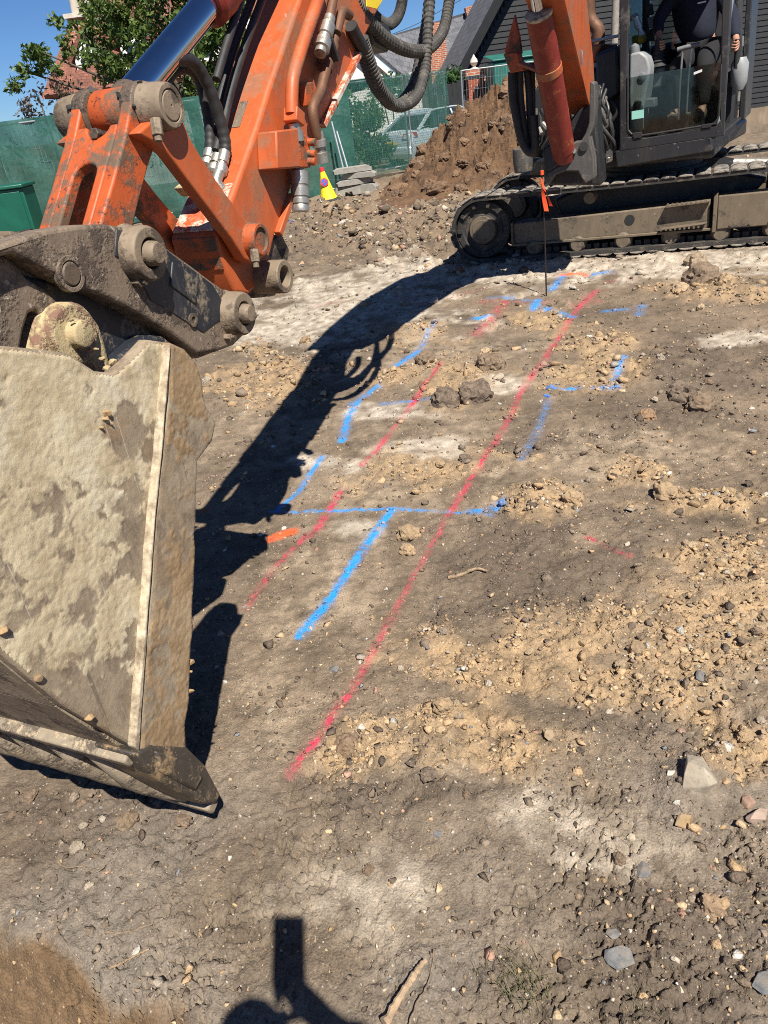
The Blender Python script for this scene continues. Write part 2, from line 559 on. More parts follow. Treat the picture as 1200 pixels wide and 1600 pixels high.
    plain('sticker_mint', (.28, .6, .5), .5, 0, .05, 9, 0)
    plain('sticker_white', (.7, .7, .68), .5, 0, .08, 9, 0)
    plain('hivis_yellow', (.6, .42, .02), .6, 0, .1, 9, 0)
    plain('ribbon_orange', (.85, .09, .02), .5, 0, .1, 30, 0)
    plain('stake_steel', (.035, .028, .025), .6, .5, .3, 30, .1)
    plain('navy_cloth', (.007, .0105, .023), .9, 0, .25, 26, .35)
    plain('dark_trousers', (.007, .007, .008), .9, 0, .25, 26, .3)
    plain('skin', (.38, .2, .13), .55, 0, .12, 20, .1)
    plain('hair', (.03, .02, .014), .7, 0, .3, 60, .5)
    plain('boot', (.09, .06, .035), .7, 0, .3, 20, .2)
    plain('phone_black', (.012, .012, .013), .3, 0, .1, 9, 0)
    plain('yellow_decal', (.75, .55, .02), .45, 0, .1, 9, 0)


mk_materials()


# ------------------------------------------------------------------ mesh builder
def nrm(a):
    a = np.asarray(a, float)
    return a / max(1e-12, np.linalg.norm(a))


def perp(d):
    d = nrm(d)
    a = np.array([0, 0, 1.0]) if abs(d[2]) < .9 else np.array([1.0, 0, 0])
    x = nrm(np.cross(a, d))
    return x, np.cross(d, x)


class MB:
    def __init__(s):
        s.v = []
        s.f = []

    def add(s, v, f):
        o = len(s.v)
        s.v += [tuple(map(float, p)) for p in v]
        s.f += [tuple(i + o for i in q) for q in f]
        return s

    def prism(s, poly, vec):
        """closed polygon of 3-D points swept along vec"""
        n = len(poly)
        a = [np.asarray(p, float) for p in poly]
        b = [p + vec for p in a]
        f = [tuple(range(n))[::-1], tuple(range(n, 2 * n))]
        f += [(i, (i + 1) % n, n + (i + 1) % n, n + i) for i in range(n)]
        return s.add(a + b, f)

    def box(s, c, hx, hy, hz):
        c, hx, hy, hz = [np.asarray(q, float) for q in (c, hx, hy, hz)]
        return s.prism([c - hx - hy - hz, c + hx - hy - hz, c + hx + hy - hz, c - hx + hy - hz], 2 * hz)

    def abox(s, x0, x1, y0, y1, z0, z1):
        return s.box(((x0 + x1) / 2, (y0 + y1) / 2, (z0 + z1) / 2), ((x1 - x0) / 2, 0, 0), (0, (y1 - y0) / 2, 0), (0, 0, (z1 - z0) / 2))

    def bar(s, p0, p1, wx, wy, ref=None):
        p0, p1 = np.asarray(p0, float), np.asarray(p1, float)
        d = p1 - p0
        if ref is None:
            x, y = perp(d)
        else:
            x = nrm(np.cross(d, ref))
            y = nrm(np.cross(x, d))
        return s.box((p0 + p1) / 2, x * wx / 2, y * wy / 2, d / 2)

    def cyl(s, p0, p1, r0, r1=None, n=20, caps=True, hole=0):
        r1 = r0 if r1 is None else r1
        p0, p1 = np.asarray(p0, float), np.asarray(p1, float)
        x, y = perp(p1 - p0)
        an = [2 * math.pi * i / n for i in range(n)]
        ring = lambda p, r: [p + r * (math.cos(t) * x + math.sin(t) * y) for t in an]
        v = ring(p0, r0) + ring(p1, r1)
        f = [(i, (i + 1) % n, n + (i + 1) % n, n + i) for i in range(n)]
        if hole:
            v += ring(p0, hole) + ring(p1, hole)
            for i in range(n):
                j = (i + 1) % n
                f += [(2 * n + j, 2 * n + i, 3 * n + i, 3 * n + j), (n + i, n + j, 3 * n + j, 3 * n + i), (j, i, 2 * n + i, 2 * n + j)]
        elif caps:
            f += [tuple(range(n))[::-1], tuple(range(n, 2 * n))]
        return s.add(v, f)

    def lathe(s, o, ax, prof, n=24):
        """prof: list of (distance along axis, radius)"""
        o = np.asarray(o, float)
        ax = nrm(ax)
        x, y = perp(ax)
        v = []
        f = []
        for h, r in prof:
            for i in range(n):
                t = 2 * math.pi * i / n
                v.append(o + ax * h + r * (math.cos(t) * x + math.sin(t) * y))
        m = len(prof)
        for k in range(m - 1):
            for i in range(n):
                j = (i + 1) % n
                f.append((k * n + i, k * n + j, (k + 1) * n + j, (k + 1) * n + i))
        f.append(tuple(range(n))[::-1])
        f.append(tuple(range((m - 1) * n, m * n)))
        return s.add(v, f)

    def tube(s, pts, r, n=10, caps=True):
        pts = [np.asarray(p, float) for p in pts]
        m = len(pts)
        rs = r if hasattr(r, '__len__') else [r] * m
        v = []
        px_ = None
        for i in range(m):
            d = nrm(pts[min(i + 1, m - 1)] - pts[max(i - 1, 0)])
            if px_ is None:
                px_, _ = perp(d)
            px_ = nrm(px_ - d * (px_ @ d))
            py_ = np.cross(d, px_)
            for k in range(n):
                t = 2 * math.pi * k / n
                v.append(pts[i] + rs[i] * (math.cos(t) * px_ + math.sin(t) * py_))
        f = []
        for i in range(m - 1):
            for k in range(n):
                j = (k + 1) % n
                f.append((i * n + k, i * n + j, (i + 1) * n + j, (i + 1) * n + k))
        if caps:
            f += [tuple(range(n))[::-1], tuple(range((m - 1) * n, m * n))]
        return s.add(v, f)


def spline(pts, n=40):
    """Catmull-Rom through 3-D points"""
    p = [np.asarray(q, float) for q in pts]
    p = [2 * p[0] - p[1]] + p + [2 * p[-1] - p[-2]]
    out = []
    k = len(p) - 3
    for i in range(n):
        t = i / (n - 1) * k
        j = min(int(t), k - 1)
        t -= j
        a, b, c, d = p[j:j + 4]
        out.append(.5 * (2 * b + (c - a) * t + (2 * a - 5 * b + 4 * c - d) * t * t + (3 * b - a - 3 * c + d) * t ** 3))
    return out


def link(o, parent=None):
    COL.objects.link(o)
    if parent is not None:
        o.parent = parent
        if parent.type == 'EMPTY':
            o.matrix_parent_inverse = Matrix.Translation(-Vector(parent.location))
    return o


def part(name, mb, mat, parent=None, label=None, bevel=0, seg=2, smooth=35, uv=None):
    me = bpy.data.meshes.new(name)
    me.from_pydata(mb.v, [], mb.f)
    bm = bmesh.new()
    bm.from_mesh(me)
    bmesh.ops.recalc_face_normals(bm, faces=bm.faces)
    bm.to_mesh(me)
    bm.free()
    if smooth:
        me.shade_smooth()
        me.set_sharp_from_angle(angle=math.radians(smooth))
    if uv is not None:
        boxuv(me)
    me.materials.append(MATS[mat])
    o = bpy.data.objects.new(name, me)
    link(o, parent)
    if bevel:
        m = o.modifiers.new('bevel', 'BEVEL')
        m.width = bevel
        m.segments = seg
        m.limit_method = 'ANGLE'
        m.angle_limit = math.radians(40)
        m.harden_normals = False
    if label:
        o['label'] = label
    return o


def boxuv(me):
    """metre-true UVs: u runs horizontally along each face, v up its slope"""
    uvl = me.uv_layers.new(name='UVMap')
    for p in me.polygons:
        n = p.normal
        if abs(n.z) > .98:
            ax, ay = Vector((1, 0, 0)), Vector((0, 1, 0))
        else:
            ax = Vector((-n.y, n.x, 0)).normalized()
            ay = n.cross(ax)
        for li in p.loop_indices:
            co = me.vertices[me.loops[li].vertex_index].co
            uvl.data[li].uv = (co.dot(ax), co.dot(ay))


def tag(o, label, cat, group=None, kind=None):
    o['label'] = label
    o['category'] = cat
    if group:
        o['group'] = group
    if kind:
        o['kind'] = kind
    return o


def thing(name, label, cat, loc, group=None):
    o = bpy.data.objects.new(name, None)
    o.empty_display_size = .2
    o.location = tuple(map(float, loc))
    COL.objects.link(o)
    return tag(o, label, cat, group)


def sub(poly_px, v):
    return [P(x, y, v) for x, y in poly_px]


def vprism(poly_px, vt, v0, v1):
    """outline read off at lateral distance vt, swept from v0 to v1 across the arm"""
    uz = [onv(x, y, vt) for x, y in poly_px]
    return MB().prism([W(u, v0, z) for u, z in uz], AV * (v1 - v0))


def uzprism(uz, v0, v1):
    return MB().prism([W(u, v0, z) for u, z in uz], AV * (v1 - v0))


# ================================================================== GROUND
def blob(px, py, rx, ry, soft=.5):
    """an ellipse read off the photograph, kept as a place on the ground"""
    c = gnd(px, py)[:2]
    a = (gnd(px + rx, py)[:2] - gnd(px - rx, py)[:2]) / 2
    b = (gnd(px, py + ry)[:2] - gnd(px, max(py - ry, 232))[:2]) / 2
    M = np.linalg.inv(np.stack([a, b], 1))
    return (c, M, soft)


def mask(bl, x, y, nz):
    m = np.zeros(np.shape(x))
    for c, M, soft in bl:
        dx = x - c[0]
        dy = y - c[1]
        q = np.hypot(M[0, 0] * dx + M[0, 1] * dy, M[1, 0] * dx + M[1, 1] * dy)
        m = np.maximum(m, sm(q + nz * .75, 1.3, 1.15 - soft * 1.3))
    return m


CLAY = [blob(1080, 980, 150, 90), blob(1180, 900, 90, 70), blob(900, 1005, 110, 42), blob(780, 1040, 190, 50), blob(1000, 1060, 140, 60),
        blob(790, 1165, 130, 60), blob(700, 1120, 80, 40), blob(560, 1150, 70, 45), blob(840, 778, 60, 28), blob(1075, 780, 85, 24),
        blob(980, 740, 60, 26), blob(660, 735, 130, 26), blob(620, 590, 60, 20), blob(930, 590, 90, 24), blob(720, 600, 80, 40),
        blob(930, 545, 70, 24), blob(830, 500, 60, 20), blob(420, 590, 90, 45), blob(1110, 460, 90, 22), blob(1160, 1180, 60, 40),
        blob(650, 520, 70, 18), blob(1120, 880, 90, 40), blob(1400, 1000, 170, 80), blob(1360, 780, 120, 30), blob(1480, 620, 140, 30), blob(1420, 1250, 120, 60), blob(-160, 900, 140, 60), blob(-120, 640, 120, 40)]
PALE = [blob(560, 470, 150, 45), blob(480, 500, 120, 38), blob(820, 425, 260, 22), blob(1080, 420, 200, 24), blob(640, 430, 90, 30),
        blob(860, 1290, 130, 48), blob(920, 1320, 110, 40), blob(500, 720, 60, 14), blob(650, 700, 90, 16), blob(790, 610, 40, 16), blob(600, 645, 60, 12),
        blob(1150, 545, 60, 14), blob(560, 830, 40, 20), blob(450, 520, 110, 22), blob(600, 1400, 180, 80, .8), blob(800, 1430, 60, 60, .8)]
DARK = [blob(1380, 880, 150, 50), blob(1340, 1120, 120, 50), blob(1330, 600, 120, 40), blob(1060, 1480, 190, 120), blob(180, 1300, 240, 70), blob(650, 1235, 150, 30), blob(90, 1390, 130, 50), blob(780, 1530, 160, 60), blob(1080, 580, 110, 50), blob(1050, 640, 110, 30), blob(830, 870, 190, 80), blob(1000, 1120, 140, 40), blob(480, 560, 130, 30), blob(900, 690, 120, 26), blob(560, 350, 160, 36), blob(480, 390, 90, 20)]
DUST = [blob(650, 690, 170, 40, .9), blob(560, 770, 150, 40, .9), blob(760, 740, 150, 30, .9), blob(420, 660, 120, 60, .9), blob(900, 720, 200, 40, .9), blob(700, 560, 220, 50, .9), blob(1000, 700, 200, 40, .9), blob(640, 1180, 160, 70, .9), blob(1130, 1000, 120, 160, .9), blob(520, 900, 90, 120, .9), blob(450, 1100, 60, 70, .9)]
LUMP = [blob(1100, 1235, 75, 75, .8), blob(1160, 1330, 60, 60, .8), blob(1080, 585, 110, 55, .8), blob(1150, 640, 70, 40, .8), blob(720, 600, 90, 45, .8), blob(840, 780, 60, 22, .8), blob(1075, 785, 85, 20, .8), blob(430, 600, 130, 60, .8), blob(400, 720, 110, 60, .8), blob(640, 540, 90, 22, .8), blob(1110, 462, 100, 20, .8), blob(900, 560, 90, 30, .8), blob(560, 760, 90, 16, .8), blob(1120, 1480, 80, 90, .8), blob(110, 1475, 150, 26, .8), blob(230, 1540, 60, 30, .8), blob(640, 340, 200, 40, .8)]
RUBB = [blob(620, 330, 240, 50), blob(560, 300, 110, 20), blob(700, 300, 90, 30), blob(450, 330, 60, 25)]
# paint: pixels of the lines, half width in metres, colour, strength
RED = (.56, .032, .085)
BLUE = (.012, .27, .72)
ORG = (.72, .11, .03)
PAINT = []


def pl(pts, hw, col, st):
    g = [gnd(*p)[:2] for p in pts]
    for a, b in zip(g[:-1], g[1:]):
        PAINT.append((a, b, hw * (.86 if col is RED else .92), col, st * (.67 if col is RED else .84 if col is BLUE else 1.05)))


pl([(455, 1207), (475, 1180), (500, 1150), (520, 1118), (545, 1085)], .030, RED, .85)
pl([(545, 1085), (585, 1015), (625, 940)], .028, RED, .80)
pl([(625, 940), (660, 880), (700, 808)], .024, RED, .72)
pl([(700, 808), (735, 752), (772, 697), (800, 648), (815, 615)], .035, RED, .82)
pl([(815, 615), (850, 570), (887, 508), (905, 482)], .05, RED, .82)
pl([(905, 482), (930, 458)], .09, RED, .8)
pl([(905, 475), (938, 474)], .05, RED, .8)
pl([(383, 945), (430, 880), (470, 842)], .034, RED, .72)
pl([(470, 842), (495, 825), (532, 768)], .042, RED, .92)
pl([(566, 728), (605, 686)], .036, RED, .92)
pl([(605, 686), (640, 642)], .03, RED, .7)
pl([(640, 642), (655, 620), (690, 574)], .045, RED, .95)
pl([(745, 522), (765, 500), (790, 470)], .10, RED, .72)
pl([(755, 470), (850, 472)], .12, RED, .52)
pl([(640, 478), (760, 452)], .06, RED, .5)
pl([(918, 842), (926, 846)], .026, RED, .9)
pl([(930, 848), (965, 868)], .02, RED, .5)
pl([(965, 870), (982, 876)], .022, RED, .85)
pl([(490, 478), (535, 470)], .05, RED, .6)
pl([(540, 492), (562, 490)], .05, RED, .7)
pl([(950, 445), (985, 440)], .07, RED, .55)
pl([(468, 990), (490, 965), (520, 925), (560, 868), (590, 828), (614, 798)], .034, BLUE, 1.0)
pl([(420, 793), (455, 795), (520, 797)], .022, BLUE, .7)
pl([(515, 797), (640, 797)], .022, BLUE, .9)
pl([(640, 797), (720, 802)], .018, BLUE, .7)
pl([(735, 801), (765, 803), (782, 786)], .035, BLUE, .9)
pl([(430, 792), (465, 765), (485, 738), (503, 712)], .03, BLUE, .85)
pl([(535, 688), (545, 650), (560, 628)], .04, BLUE, .9)
pl([(550, 632), (590, 605)], .045, BLUE, .75)
pl([(612, 575), (655, 548)], .05, BLUE, .8)
pl([(655, 548), (672, 515), (682, 500)], .04, BLUE, .65)
pl([(595, 632), (690, 628)], .04, BLUE, .6)
pl([(855, 612), (905, 610)], .03, BLUE, .8)
pl([(930, 611), (962, 609)], .05, BLUE, .85)
pl([(960, 600), (975, 565)], .045, BLUE, .72)
pl([(765, 466), (800, 463), (835, 472)], .05, BLUE, .62)
pl([(833, 485), (840, 468)], .07, BLUE, .9)
pl([(850, 485), (895, 497)], .06, BLUE, .8)
pl([(862, 455), (880, 434)], .06, BLUE, .8)
pl([(880, 434), (915, 431)], .07, ORG, .8)
pl([(925, 432), (948, 430)], .09, BLUE, .8)
pl([(945, 491), (978, 489)], .05, BLUE, .75)
pl([(998, 498), (1002, 484)], .06, BLUE, .6)
pl([(815, 722), (832, 690), (848, 655), (856, 628)], .035, BLUE, .5)
pl([(745, 496), (760, 494)], .08, BLUE, .95)
pl([(425, 838), (455, 828)], .045, ORG, .95)
pl([(312, 796), (325, 790)], .02, ORG, .7)
pl([(425, 352), (460, 350)], .06, (.05, .12, .6), .7)


def paint_at(x, y):
    n = fbm(x * 14, y * 14, 3, 90)
    A = np.zeros(np.shape(x))
    Cc = np.zeros((*np.shape(x), 3))
    for a, b, hw, col, st in PAINT:
        d = b - a
        L2 = max(1e-9, d @ d)
        sel = (np.abs(x - (a[0] + b[0]) / 2) < abs(d[0]) / 2 + hw * 3) & (np.abs(y - (a[1] + b[1]) / 2) < abs(d[1]) / 2 + hw * 3)
        if not sel.any():
            continue
        xs, ys = x[sel], y[sel]
        t = np.clip(((xs - a[0]) * d[0] + (ys - a[1]) * d[1]) / L2, 0, 1)
        q = np.hypot(xs - a[0] - t * d[0], ys - a[1] - t * d[1]) / hw
        al = st * (1.0 + .6 * n[sel]) * sm(q + n[sel] * .4, 1.5, .0)
        k = al > A[sel]
        tmpA = A[sel]
        tmpC = Cc[sel]
        tmpA[k] = al[k]
        tmpC[k] = col
        A[sel] = tmpA
        Cc[sel] = tmpC
    return A, Cc


TR0 = gnd(0, 1440)[:2]
TR1 = gnd(330, 1605)[:2]
TRN = np.array([-(TR1 - TR0)[1], (TR1 - TR0)[0]])
TRN = TRN / np.linalg.norm(TRN)
if TRN @ (gnd(0, 1600)[:2] - TR0) < 0:
    TRN = -TRN
RIDGES = [blob(840, 778, 55, 22, .9), blob(1075, 785, 80, 20, .9), blob(720, 600, 75, 34, .9), blob(1060, 585, 90, 30, .9), blob(1110, 462, 80, 16, .9), blob(1090, 1230, 60, 60, .9), blob(930, 545, 60, 18, .9)]


def base_z(x, y):
    z = .03 * np.log1p(np.exp(np.clip((x - 1.0) * 3, -30, 30))) / 3 * sm(y, 3, 6) * (1 - sm(y, 9.5, 14))
    z = z + .03 * fbm(x * .55, y * .55, 3, 3) * sm(y, 1.0, 3.0) * (1 - .6 * sm(y, 6, 7) * (1 - sm(y, 9, 10)))
    z = z - .28 * sm(y, 19.0, 23.5)
    td = (x - TR0[0]) * TRN[0] + (y - TR0[1]) * TRN[1]
    z = z - .20 * sm(td, -.02, .16) * (1 - sm(y, 1.2, 1.5))
    return z


def masks(x, y):
    n1 = fbm(x * 3.1, y * 3.1, 4, 11)
    n2 = fbm(x * 3.3 + 9, y * 3.3, 4, 23)
    td = (x - TR0[0]) * TRN[0] + (y - TR0[1]) * TRN[1]
    return dict(clay=mask(CLAY, x, y, n1), pale=mask(PALE, x, y, n2), dark=mask(DARK, x, y, n1), dust=mask(DUST, x, y, n2), lump=mask(LUMP, x, y, n1), rub=mask(RUBB, x, y, n2),
                trench=sm(td + n1 * .05, -.01, .03) * (1 - sm(y, 1.15, 1.4)), n1=n1, n2=n2)


def ground_z(x, y, M=None, detail=True):
    if M is None:
        M = masks(x, y)
    z = base_z(x, y)
    z = z + .035 * mask(RIDGES, x, y, M['n1'] * .6)
    if detail:
        rough = .35 + .75 * M['clay'] + .5 * M['dark'] + 1.2 * M['rub'] - .2 * M['pale']
        rough = np.clip(rough, .15, 2) * (1 - .7 * M['trench'])
        near = 1 - sm(y, .8, 2.2)
        z = z + .020 * rough * fbm(x * 7, y * 7, 4, 31)
        z = z + (.0085 * rough + .0012) * fbm(x * 33, y * 33, 3, 41, .62)
        z = z + .0028 * (.1 + rough) * (1 - sm(y, 2.5, 4)) * pnoise(x * 105, y * 105, 43)
        f1, f2, cid = worley(x * 26 + .6 * M['n1'], y * 26 + .6 * M['n2'], 51)
        z = z + .010 * (M['clay'] + .35 * M['dark']) * np.clip(.75 - f1, 0, 1) * (cid > .35)
        # drying cracks in the trodden soil near the camera
        wx = x * 7 + 1.3 * fbm(x * 9, y * 9, 3, 61)
        wy = y * 7 + 1.3 * fbm(x * 9 + 40, y * 9, 3, 62)
        g1, g2, _ = worley(wx, wy, 63)
        crk = sm(g2 - g1, .17, .05) * sm(fbm(x * 2.2, y * 2.2, 2, 71), -.12, .3) * near
        z = z - .022 * crk * (1 - .6 * M['clay'])
        h1, h2, hid = worley(wx * 2.6 + 3, wy * 2.6, 65)
        z = z + near * (.003 * (hid - .5) * sm(h2 - h1, .0, .25) - .007 * sm(h2 - h1, .13, .01) * sm(fbm(x * 3.1, y * 3.1, 2, 72), -.2, .3))
        z = z + .12 * M['rub'] * fbm(x * 1.6, y * 1.6, 4, 81, .6)
        tw = M['trench']
        td = (x - TR0[0]) * TRN[0] + (y - TR0[1]) * TRN[1]
        z = z + tw * (.020 * fbm(td * 16, x * 2.5 + y * 2.5, 4, 77, .6) + .012 * fbm(x * 14, y * 14, 3, 78))
    return z


def soil_colour(x, y, M):
    n = fbm(x * 1.7, y * 1.7, 4, 101)
    n3 = fbm(x * 12, y * 12, 3, 103)
    base = np.array([.162, .123, .085])
    c = base[None] * (1 + .32 * n + .22 * n3)[..., None]

    def lay(c, col, m):
        return c * (1 - m[..., None]) + np.array(col)[None] * (1 + .15 * n3)[..., None] * m[..., None]
    c = lay(c, (.105, .081, .06), M['dark'] * .85)
    c = lay(c, (.20, .147, .097), M['rub'] * .8)
    c = lay(c, (.285, .222, .153), M['dust'] * np.clip(.6 + .55 * n3, 0, .9))
    c = lay(c, (.45, .39, .31), M['pale'] * np.clip(.68 + .5 * n3, 0, .95) * (.55 + .45 * sm(y, 2.0, 4.0)))
    c = lay(c, (.31, .217, .125), M['clay'] * np.clip(.72 + .5 * n3, 0, 1))
    c = lay(c, (.135, .087, .048), M['trench'] * .97)
    # dry grey-brown crust towards the camera
    c = lay(c, (.172, .146, .118), (1 - sm(y, 1.0, 1.9)) * np.clip(.55 + .9 * n, .1, 1) * .9 * (1 - M['clay']) * (1 - M['trench']) * (1 - M['pale']))
    return np.clip(c, .02, .8)


def build_ground():
    ys = [-30, -12, -5, -2, -.8, -.1, .3, .5]
    y = .5
    while y < 2.0:
        y += .0058
        ys.append(y)
    while y < 18:
        y += .0058 * (y / 2.0) ** 1.62
        ys.append(y)
    while y < 420:
        y *= 1.12
        ys.append(y)
    ys = np.array(ys)
    core = np.linspace(-1, 1, 600)
    ext = 1 + np.cumsum(.0045 * 1.22 ** np.arange(1, 33))
    xs = np.concatenate([-ext[::-1], core, ext])
    hw = .62 + .74 * np.clip(ys, .3, 60)
    X = xs[None] * hw[:, None] - .06 + .02 * ys[:, None].clip(0, 30)
    Y = np.repeat(ys[:, None], len(xs), 1)
    nr, nc = X.shape
    x, y = X.ravel(), Y.ravel()
    M = masks(x, y)
    z = ground_z(x, y, M)
    me = bpy.data.meshes.new('ground')
    idx = np.arange(nr * nc).reshape(nr, nc)
    q = np.stack([idx[:-1, :-1], idx[:-1, 1:], idx[1:, 1:], idx[1:, :-1]], -1).reshape(-1, 4)
    me.vertices.add(len(x))
    me.vertices.foreach_set('co', np.stack([x, y, z], 1).ravel())
    me.loops.add(q.size)
    me.loops.foreach_set('vertex_index', q.ravel())
    me.polygons.add(len(q))
    me.polygons.foreach_set('loop_start', np.arange(0, q.size, 4))
    me.update()
    me.validate()
    me.shade_smooth()
    set_cols(me, soil_colour(x, y, M), *paint_at(x, y))
    me.materials.append(MATS['soil'])
    o = bpy.data.objects.new('ground', me)
    COL.objects.link(o)
    o['kind'] = 'structure'
    return o


def set_cols(me, col, A, Cc):
    n = len(me.vertices)
    a = me.attributes.new('Col', 'FLOAT_COLOR', 'POINT')
    a.data.foreach_set('color', np.concatenate([col, np.ones((n, 1))], 1).astype(np.float32).ravel())
    a = me.attributes.new('Paint', 'FLOAT_COLOR', 'POINT')
    a.data.foreach_set('color', np.concatenate([Cc, A[:, None]], 1).astype(np.float32).ravel())


GROUND = build_ground()


def hull_shape(n, seed, flat=(.65, .95), rough=0.0):
    r = np.random.default_rng(seed)
    p = r.normal(size=(n, 3))
    p /= np.linalg.norm(p, axis=1)[:, None]
    p *= r.uniform(.75, 1.0, (n, 1))
    p *= np.array([1, r.uniform(.5, 1), r.uniform(*flat)])
    bm = bmesh.new()
    for q in p:
        bm.verts.new(q)
    bmesh.ops.convex_hull(bm, input=bm.verts)
    for v in [v for v in bm.verts if not v.link_faces]:
        bm.verts.remove(v)
    bmesh.ops.triangulate(bm, faces=bm.faces)
    bm.verts.ensure_lookup_table()
    bm.verts.index_update()
    V = np.array([v.co for v in bm.verts])
    T = np.array([[v.index for v in f.verts] for f in bm.faces])
    bm.free()
    return V, T


SH_S = [hull_shape(9, i, (.45, .9)) for i in range(18)]
SH_M = [hull_shape(11, 40 + i, (.4, .8)) for i in range(18)]

SH_L = [hull_shape(16, 90 + i, (.5, .9)) for i in range(18)]


def rots(n, tilt=.5):
    a = rng.uniform(0, 2 * np.pi, n)
    ca, sa = np.cos(a), np.sin(a)
    z = np.zeros(n)
    o = np.ones(n)
    Rz = np.stack([np.stack([ca, -sa, z], 1), np.stack([sa, ca, z], 1), np.stack([z, z, o], 1)], 1)
    b = rng.normal(0, tilt, n)
    cb, sb = np.cos(b), np.sin(b)
    Rx = np.stack([np.stack([o, z, z], 1), np.stack([z, cb, -sb], 1), np.stack([z, sb, cb], 1)], 1)
    return Rz @ Rx


CLODCOL = np.array([(.38, .262, .15), (.33, .228, .13), (.42, .31, .19), (.17, .127, .09), (.12, .092, .068), (.38, .325, .25), (.22, .172, .125), (.45, .41, .35), (.34, .2, .14), (.21, .21, .21)])


def scatter(name, N, ymin, ymax, smin, power, smax, shapes, mat='soil', keepfn=None, label=None, cat=None, mean_p=None):
    N = int(N * 1.22)
    y = ymin * np.exp(rng.uniform(0, 1, N) * math.log(ymax / ymin))
    x = rng.uniform(-1, 1, N) * (.58 + .70 * y) - .02 + .03 * y
    M = masks(x, y)
    dens = .42 + .58 * M['clay'] + .30 * M['dark'] + .6 * M['rub'] - .12 * M['pale']
    dens = dens * (1 - .93 * M['trench']) * (.35 + .65 * sm(y + .6 * x, .95, 1.6))
    cl = sm(fbm(x * 2.7, y * 2.7, 3, 131), -.45, .35)
    keep = rng.uniform(0, 1, N) < np.clip(dens * (.3 + .7 * cl), 0, 1)
    if keepfn is not None:
        keep &= keepfn(x, y)
    x, y = x[keep], y[keep]
    M = {k: v[keep] for k, v in M.items()}
    n = len(x)
    s = smin * (.6 + .4 * y ** .75) * rng.uniform(.02, 1, n) ** (-1 / power)
    s = np.minimum(s, smax * (.8 + .2 * y)) * (.85 + .1 * M['clay'])
    z = ground_z(x, y, M) + s * rng.uniform(-.25, .32, n)
    pc = np.stack([.15 + .85 * M['clay'], .12 + .8 * M['clay'], .12 + .6 * M['clay'], .5 - .3 * M['clay'] + .2 * M['dark'], .6 - .45 * M['clay'] + .4 * M['dark'],
                   .13 + .5 * M['pale'] + .25 * M['rub'], .35 + .2 * M['pale'], .06 + .1 * M['rub'], .04 + .16 * M['rub'], .04 + .05 * M['rub']], 1)
    cum = np.cumsum(pc, 1)
    k = (rng.uniform(0, 1, (n, 1)) * cum[:, -1:] > cum).sum(1)
    col = CLODCOL[k] * rng.uniform(.78, 1.2, (n, 1))
    A, Cc = paint_at(x, y)
    R = rots(n)
    sid = rng.integers(0, len(shapes), n)
    VV, TT, CC, PA, PC = [], [], [], [], []
    off = 0
    for i, (V, T) in enumerate(shapes):
        m = np.where(sid == i)[0]
        if not len(m):
            continue
        vv = np.einsum('nij,vj->nvi', R[m], V) * s[m][:, None, None] + np.stack([x[m], y[m], z[m]], 1)[:, None]
        nv = len(V)
        VV.append(vv.reshape(-1, 3))
        TT.append((T[None] + (np.arange(len(m)) * nv)[:, None, None]).reshape(-1, 3) + off)
        CC.append(np.repeat(col[m], nv, 0))
        PA.append(np.repeat(A[m] * .75, nv))
        PC.append(np.repeat(Cc[m], nv, 0))
        off += nv * len(m)
    VV, TT = np.concatenate(VV), np.concatenate(TT)
    me = bpy.data.meshes.new(name)
    me.vertices.add(len(VV))
    me.vertices.foreach_set('co', VV.ravel())
    me.loops.add(TT.size)
    me.loops.foreach_set('vertex_index', TT.ravel())
    me.polygons.add(len(TT))
    me.polygons.foreach_set('loop_start', np.arange(0, TT.size, 3))
    me.update()
    set_cols(me, np.concatenate(CC), np.concatenate(PA), np.concatenate(PC))
    me.materials.append(MATS[mat])
    o = bpy.data.objects.new(name, me)
    COL.objects.link(o)
    o['kind'] = 'stuff'
    o['label'] = label
    o['category'] = cat
    return o


scatter('gravel', 125000, .55, 15, .0025, 1.75, .012, SH_S, label='fine crumbs of soil and grit strewn over the ground', cat='gravel')
scatter('rubble', 42000, .7, 15, .0052, 1.8, .024, SH_M, keepfn=lambda x, y: rng.uniform(0, 1, len(x)) < .38 + .62 * np.maximum(mask(CLAY, x, y, fbm(x * 3.1, y * 3.1, 4, 11)), mask(RUBB, x, y, 0)), label='small loose clods and stones scattered over the ground', cat='rubble')
scatter('loose_clods', 15000, .8, 12, .0085, 2.0, .032, SH_L, keepfn=lambda x, y: rng.uniform(0, 1, len(x)) < mask(LUMP, x, y, fbm(x * 5, y * 5, 3, 7)) * .85, label='loose crumbly clods lying thick in patches of the ground', cat='clods')
scatter('broken_rubble', 21000, 6.5, 17.5, .0085, 2.1, .045, SH_M, keepfn=lambda x, y: rng.uniform(0, 1, len(x)) < mask(RUBB, x, y, 0) * .9 + .06,
        label='broken brick and stone rubble below the soil heap', cat='rubble')


